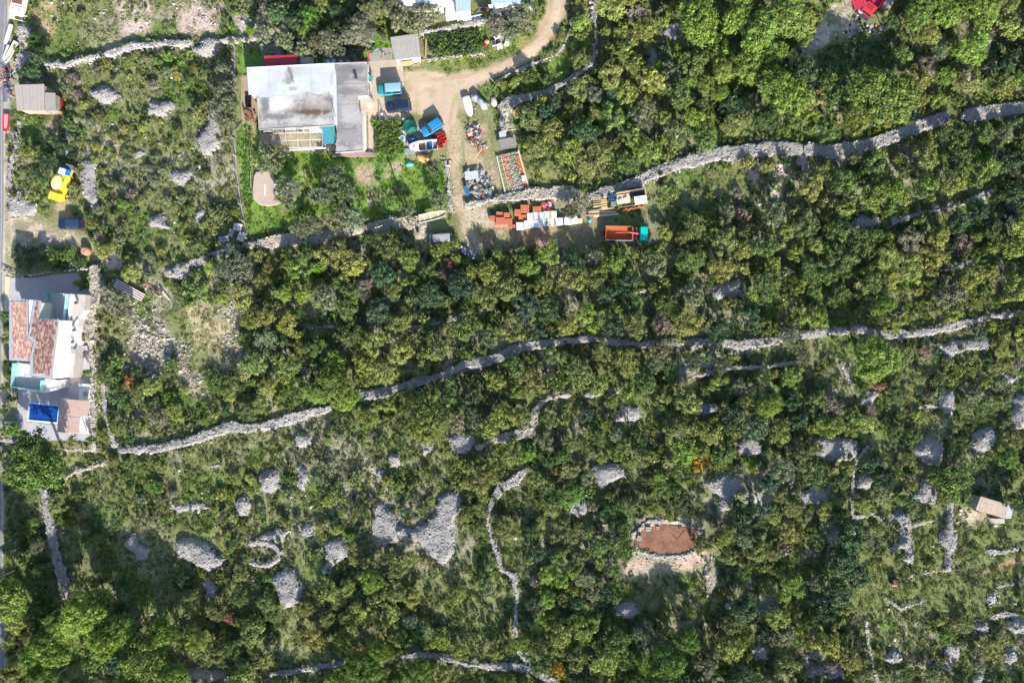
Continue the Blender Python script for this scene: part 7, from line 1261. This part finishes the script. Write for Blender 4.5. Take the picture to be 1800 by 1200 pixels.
setreg([(-90,1010),(130,960),(300,1010),(430,1080),(560,1080),(640,1060),(770,1150),(860,1260),(-90,1260)], 2); setreg([(880,1100),(1300,1060),(1560,1080),(1500,1260),(880,1260)], 2); setreg([(920,600),(1200,610),(1200,700),(1000,690),(900,800),(820,700),(640,720),(700,690),(900,625)], 2); setreg([(1180,690),(1480,700),(1480,840),(1180,830)], 2)
setreg([(1425,85),(1555,62),(1590,150),(1480,175),(1430,140)], 7); setreg([(105,915),(165,930),(190,1050),(150,1040),(125,1010)], 7); setreg([(200,985),(320,980),(330,1080),(240,1085),(205,1040)], 7); setreg([(75,1140),(120,1130),(190,1160),(190,1210),(80,1215)], 7); setreg([(485,1075),(560,1085),(570,1175),(500,1180)], 7); setreg([(20,100),(430,95),(415,440),(300,470),(190,430),(20,360)], 0); setreg([(130,800),(640,730),(820,780),(860,850),(640,1010),(240,1000),(130,900)], 0); setreg([(20,-90),(480,-90),(430,90),(60,100)], 5)
setreg([(1510,620),(1900,640),(1900,890),(1520,890)], 6); setreg([(1510,890),(1900,880),(1900,1075),(1500,1085)], 3); setreg([(1500,1085),(1900,1075),(1900,1260),(1500,1260)], 6); setreg([(1200,295),(1430,300),(1405,360),(1250,375),(1130,395),(1150,330)], 3); setreg([(915,280),(1000,290),(985,330),(935,330)], 3)
setreg([(455,-60),(620,-60),(640,60),(560,90),(470,60)], 1)
RP = {0: ((.55,1.15),(.30,.55),.55,1.15,.30), 1: ((.7,1.8),(.35,.6),.70,1.5,.22), 2: ((.95,2.45),(.4,.8),.80,1.75,.05), 3: ((.5,1.3),(.25,.5),.45,1.2,.42), 5: ((.4,.9),(.25,.5),.30,1.1,.55), 6: ((.6,1.6),(.3,.6),.65,1.3,.18), 7: ((.5,.8),(.3,.5),.3,1,.5), 4: ((.4,.6),(.2,.4),.1,1,.8)}
cell = {}
def hk(x, y): return (int(x//2.5), int(y//2.5))
def addp(x, y, r): cell.setdefault(hk(x, y), []).append((x, y, r))
def free(x, y, r, k):
    i, j = hk(x, y); rng_ = 2 if r > 1.2 else 2
    for a in range(i-rng_, i+rng_+1):
        for b in range(j-rng_, j+rng_+1):
            for (u, v, s) in cell.get((a, b), ()):
                if (u-x)**2+(v-y)**2 < (k*(r+s))**2: return False
    return True
for x, y, r in PTS: addp(x, y, r*.85)
GEN = []
N1 = 30000; xs = rng.uniform(-101, 101, N1); ys = rng.uniform(-70, 70, N1); uu = np.sort(rng.random(N1))[::-1]; cov = fbm(xs, ys, 7, 3, 41)
for x, y, u, cv in zip(xs, ys, uu, cov):
    g = look(REG, x, y); (r0, r1), _, dens, _, opn = RP[g]
    if rng.random() > dens*.55+.2*dens or cv < .30+opn*.55: continue
    r = r0+(r1-r0)*u**1.6; e_ = look(EX, x, y)
    if e_ > -r*(.66 if g == 2 else .7) or look(EXS, x, y) > -r*.5: continue
    if free(x, y, r, .80 if g == 2 else .71): addp(x, y, r); GEN.append((x, y, r, g, 0))
N2 = 42000; xs = rng.uniform(-101, 101, N2); ys = rng.uniform(-70, 70, N2); cov = fbm(xs, ys, 3.5, 3, 43)
for x, y, cv in zip(xs, ys, cov):
    g = look(REG, x, y); _, (r0, r1), dens, _, opn = RP[g]
    if cv < .26+opn*.6: continue
    r = rng.uniform(r0, r1)
    if look(EX, x, y) > -r*.7 or look(EXS, x, y) > 0: continue
    if free(x, y, r, .62): addp(x, y, r); GEN.append((x, y, r, g, 1))
pal = {0: (['olive green','mid green','grey green','greyish brown','yellow green','vivid green','dark green'], [.32,.20,.19,.04,.16,.05,.04]),
       1: (['olive green','yellow green','mid green','dark green','grey green','greyish brown','bright green','blue green'], [.28,.27,.20,.07,.09,.015,.06,.03]),
       2: (['yellow green','olive green','mid green','dark green','grey green','bright green','blue green','greyish brown'], [.32,.25,.19,.07,.05,.08,.035,.005])}
pal[7] = pal[3] = pal[5] = pal[6] = pal[0]
cn = fbm(np.array([q[0] for q in GEN]), np.array([q[1] for q in GEN]), 9, 2, 61)
items = []; ki = 0; _gx = np.array([q[0] for q in GEN]); _gy = np.array([q[1] for q in GEN]); CN = np.stack([(fbm(_gx, _gy, 6, 3, 300+i*7)-.5)*9 for i in range(8)])
for (x, y, r, g, small), cc in zip(GEN, cn):
    names_, pr = pal[g]; pr = np.array(pr)*np.exp(CN[:len(pr), ki]); ki += 1; cname = names_[rng.choice(len(names_), p=pr/pr.sum())]
    hf = {0: .95, 1: 1.25, 2: 1.55}.get(g, 1.0); h = r*hf*rng.uniform(.8, 1.25)+(.25 if not small else 0)
    if g == 2 and not small: h = min(max(h, rng.uniform(1.6, 3.4)), 4.6)
    items.append([x, y, r, h, cname, small])
inframe = lambda x, y: abs(x) < 90.5 and abs(y) < 60.3
big = sorted([i for i in items if i[2] >= 1.35 and inframe(i[0], i[1])], key=lambda q: -q[2]); n_oak = 300-sum(1 for q in PLANTS if q[5] == 'evergreen oak')
ind_o = big[:n_oak]; rest = [i for i in items if i[2] >= 1.35]; ids = {id(q) for q in ind_o}; rest_o = [i for i in rest if id(i) not in ids]
mid = sorted([i for i in items if .8 <= i[2] < 1.35 and inframe(i[0], i[1])], key=lambda q: -q[2]*(1.0 if q[3] < 2.4 else .8)); n_b = 300-sum(1 for q in PLANTS if q[5] == 'bush'); ind_b = mid[:n_b]; ids = {id(q) for q in ind_b}
rest_b = [i for i in items if .8 <= i[2] < 1.35 and id(i) not in ids]; rest_l = [i for i in items if i[2] < .8]
for x, y, r, h, c, s in ind_o: tree('evergreen_oak', x, y, r, h, c, OAK[rng.integers(0, 8)], OAKT[rng.integers(0, 3)], 1.85, 3.1)
for x, y, r, h, c, s in ind_b:
    o = link('bush', BUSH[rng.integers(0, 10)]); o.location = (x, y, h1(x, y)-.05); o.rotation_euler = (0, 0, rng.uniform(0, 6.28)); o.scale = (r*.95, r*.95, h/1.35); o['tint'] = tint(c); o['category'] = 'bush'; PLANTS.append((o, x, y, r, c, 'bush'))
def instancer(name, variants, P, rot, scl, idxs, tints):
    cc = bpy.data.collections.new(name+'_source')
    for i, me_ in enumerate(variants): ob = bpy.data.objects.new(f'{name}_piece_{i:02d}', me_); cc.objects.link(ob)
    me = bpy.data.meshes.new(name); n = len(P); me.vertices.add(n); me.vertices.foreach_set('co', np.ascontiguousarray(P, np.float32).ravel())
    for nm, tp, arr, f in (('rot', 'FLOAT', rot, 'value'), ('scl', 'FLOAT_VECTOR', scl, 'vector'), ('tint', 'FLOAT_VECTOR', tints, 'vector')):
        a_ = me.attributes.new(nm, tp, 'POINT'); a_.data.foreach_set(f, np.ascontiguousarray(arr, np.float32).ravel())
    a_ = me.attributes.new('idx', 'INT', 'POINT'); a_.data.foreach_set('value', np.ascontiguousarray(idxs, np.int32))
    o = link(name, me, kind='stuff'); ng = bpy.data.node_groups.new(name, 'GeometryNodeTree')
    ng.interface.new_socket('Geometry', in_out='INPUT', socket_type='NodeSocketGeometry'); ng.interface.new_socket('Geometry', in_out='OUTPUT', socket_type='NodeSocketGeometry')
    N = ng.nodes; L = ng.links; gi = N.new('NodeGroupInput'); go = N.new('NodeGroupOutput'); ip = N.new('GeometryNodeInstanceOnPoints'); ci = N.new('GeometryNodeCollectionInfo')
    ci.inputs['Collection'].default_value = cc; ci.inputs['Separate Children'].default_value = True; ci.inputs['Reset Children'].default_value = True
    def att(nm, tp): q = N.new('GeometryNodeInputNamedAttribute'); q.data_type = tp; q.inputs['Name'].default_value = nm; return q.outputs['Attribute']
    cx = N.new('ShaderNodeCombineXYZ'); L.new(att('rot', 'FLOAT'), cx.inputs['Z']); L.new(gi.outputs[0], ip.inputs['Points']); L.new(ci.outputs[0], ip.inputs['Instance']); ip.inputs['Pick Instance'].default_value = True
    L.new(att('idx', 'INT'), ip.inputs['Instance Index']); L.new(cx.outputs[0], ip.inputs['Rotation']); L.new(att('scl', 'FLOAT_VECTOR'), ip.inputs['Scale']); L.new(ip.outputs[0], go.inputs[0])
    md = o.modifiers.new('instances', 'NODES'); md.node_group = ng; return o
def stuffit(name, variants, its, rad0, h0, zoff=0.0):
    a = np.array([[q[0], q[1], q[2], q[3]] for q in its]); P = np.stack([a[:,0], a[:,1], H(a[:,0], a[:,1])+zoff], -1); s = a[:,2]/rad0
    return instancer(name, variants, P, rng.uniform(0, 6.28, len(a)), np.stack([s, s, a[:,3]/h0], -1), rng.integers(0, len(variants), len(a)), np.array([tint(q[4]) for q in its]))
nw = 9000; xs = rng.uniform(-92, 92, nw); ys = rng.uniform(-62, 62, nw); ov = fbm(xs, ys, 4, 3, 171)
for x, y, o_ in zip(xs, ys, ov):
    md_ = look(MASK, x, y)
    if -.25 < md_ < (.25 if o_ < .58 else 1.0) and o_ > .44 and not (x < -72 and -20 < y < 13): rest_l.append([x, y, rng.uniform(.22, .5), rng.uniform(.9, 1.5) if md_ > 0 else .5, ['olive green','grey green','mid green','yellow green'][rng.integers(0, 4)], 1])
if rest_o: stuffit('thicket_trees', OAK, rest_o, 1.85, 3.1)
stuffit('scrub_bushes', BUSH, rest_b, 1.03, 1.35, -.05); stuffit('low_scrub', LOW, rest_l, .62, .62)
# vegetable rows
def bed(name, poly, sp, r, h, cols, var, ang=0.0):
    P = px(poly); bb = bbox(P); its = []
    for x in np.arange(bb[0], bb[2], sp[0]):
        for y in np.arange(bb[1], bb[3], sp[1]):
            xx, yy = x+rng.normal(0, .08), y+rng.normal(0, .08)
            if polydist(np.array([xx]), np.array([yy]), P)[0] > 0: its.append([xx, yy, r*rng.uniform(.7, 1.25), h*rng.uniform(.7, 1.2), cols[rng.integers(0, len(cols))], 1])
    return stuffit(name, var, its, .62, .62)
bed('vegetable_rows', [(752,62),(845,52),(849,94),(752,102)], (.8,.65), .55, .9, ['mid green','mid green','blue green','vivid green','dark green'], LOW); bed('leafy_crop', [(658,214),(700,212),(712,238),(708,268),(700,276),(660,272)], (.6,.6), .5, .7, ['vivid green','bright green','vivid green','mid green'], LOW)
bed('garden_vegetables', [(645,338),(702,322),(705,345),(655,368)], (.7,.55), .32, .35, ['vivid green','blue green','mid green'], LOW); bed('strip_vegetables', [(428,222),(442,222),(460,300),(448,305),(450,330),(438,400),(424,330)], (.8,.7), .3, .3, ['vivid green','mid green'], LOW); bed('garden_herbs', [(655,300),(672,298),(672,318),(658,318)], (.6,.5), .3, .3, ['vivid green','blue green'], LOW)
# grass tufts over the open ground
n = 60000; xs = rng.uniform(-98, 98, n); ys = rng.uniform(-67, 67, n); fx = np.clip(np.round((xs+GX)/GS).astype(int), 0, nx-1); fy = np.clip(np.round((ys+GY)/GS).astype(int), 0, ny-1)
bc = base[fy, fx]; br = bare[fy, fx]; k = (EX[fy, fx] < -.1) | ((bc[:,1] > bc[:,0]*1.08) & (MASK[fy, fx] < -.1)); k &= rng.random(n) > br*.93
hard = [px(q) for q in ([(425,95),(592,88),(712,104),(712,216),(657,218),(657,274),(590,268),(455,268),(450,132),(425,132)], [(8,478),(172,478),(172,788),(8,788)], [(-60,-60),(8,-60),(6,1230),(-60,1230)], [(24,148),(106,148),(106,198),(24,198)], [(686,-60),(940,-60),(940,20),(686,20)], [(684,60),(738,58),(740,106),(690,106)], [(870,270),(912,264),(932,336),(886,346)], [(445,302),(484,302),(494,360),(445,360)], [(1720,870),(1784,886),(1778,914),(1715,898)])]
for q in hard: k &= polydist(xs, ys, q) < 0
xs, ys, bc = xs[k], ys[k], bc[k]; tt = bc*rng.uniform(.45, 1.0, (len(bc), 1))*np.array([.86, 1.04, .66]); tt[:, 1] = np.maximum(tt[:, 1], tt[:, 0]*.95)
s = rng.uniform(.7, 1.6, len(xs)); instancer('grass_tufts', TUFT, np.stack([xs, ys, H(xs, ys)], -1), rng.uniform(0, 6.28, len(xs)), np.stack([s, s, s*rng.uniform(.7, 1.5, len(xs))], -1), rng.integers(0, 6, len(xs)), tt)
# ------------------------------------------------ labels for the plants, worded from what stands next to each
DIR = ['east', 'northeast', 'north', 'northwest', 'west', 'southwest', 'south', 'southeast']
used = {}
def words(o, x, y, r, c, noun, d=None):
    big_ = {'pine': (4.0, 2.6), 'olive tree': (2.4, 1.9), 'evergreen oak': (2.0, 1.65), 'bush': (1.3, 1.0)}[noun]; size = 'large' if r > big_[0] else ('medium' if r > big_[1] else 'small')
    near = sorted(LM, key=lambda q: (q[1]-x)**2+(q[2]-y)**2)[:10]; c = c if c not in ('vivid green',) else 'fresh green'; cand = []
    for nm, a, b in near:
        dd = math.hypot(x-a, y-b); w_ = DIR[int(round(math.degrees(math.atan2(y-b, x-a))/45)) % 8]; how = 'just' if dd < 6 else ('a little' if dd < 14 else 'well'); cand.append(f'{size} {c} {noun} {how} {w_} of the {nm}')
    for i in range(5):
        for j in range(i+1, 6): cand.append(f'{c} {noun} between the {near[i][0]} and the {near[j][0]}')
    for L_ in cand:
        if L_ not in used and 4 <= len(L_.split()) <= 16: used[L_] = o; return L_
    L_ = f'{c} {noun} among others near the {near[0][0]}'; k_ = L_
    used.setdefault(k_, o); return L_
for o, x, y, r, c, noun in sorted(PLANTS, key=lambda q: -q[3]):
    o['label'] = words(o, x, y, r, c, noun); o['group'] = {'pine': 'pines on the hillside', 'olive tree': 'olive trees', 'evergreen oak': 'evergreen oaks of the thicket', 'bush': 'bushes in the scrub'}[noun]
for o in list(scene.objects):
    if o.get('label') is not None and o.name.startswith('dry_stone_wall'): o['group'] = 'dry stone walls'
    if o.get('label') is not None and o.name.startswith('stone_heap'): o['group'] = 'stone heaps'
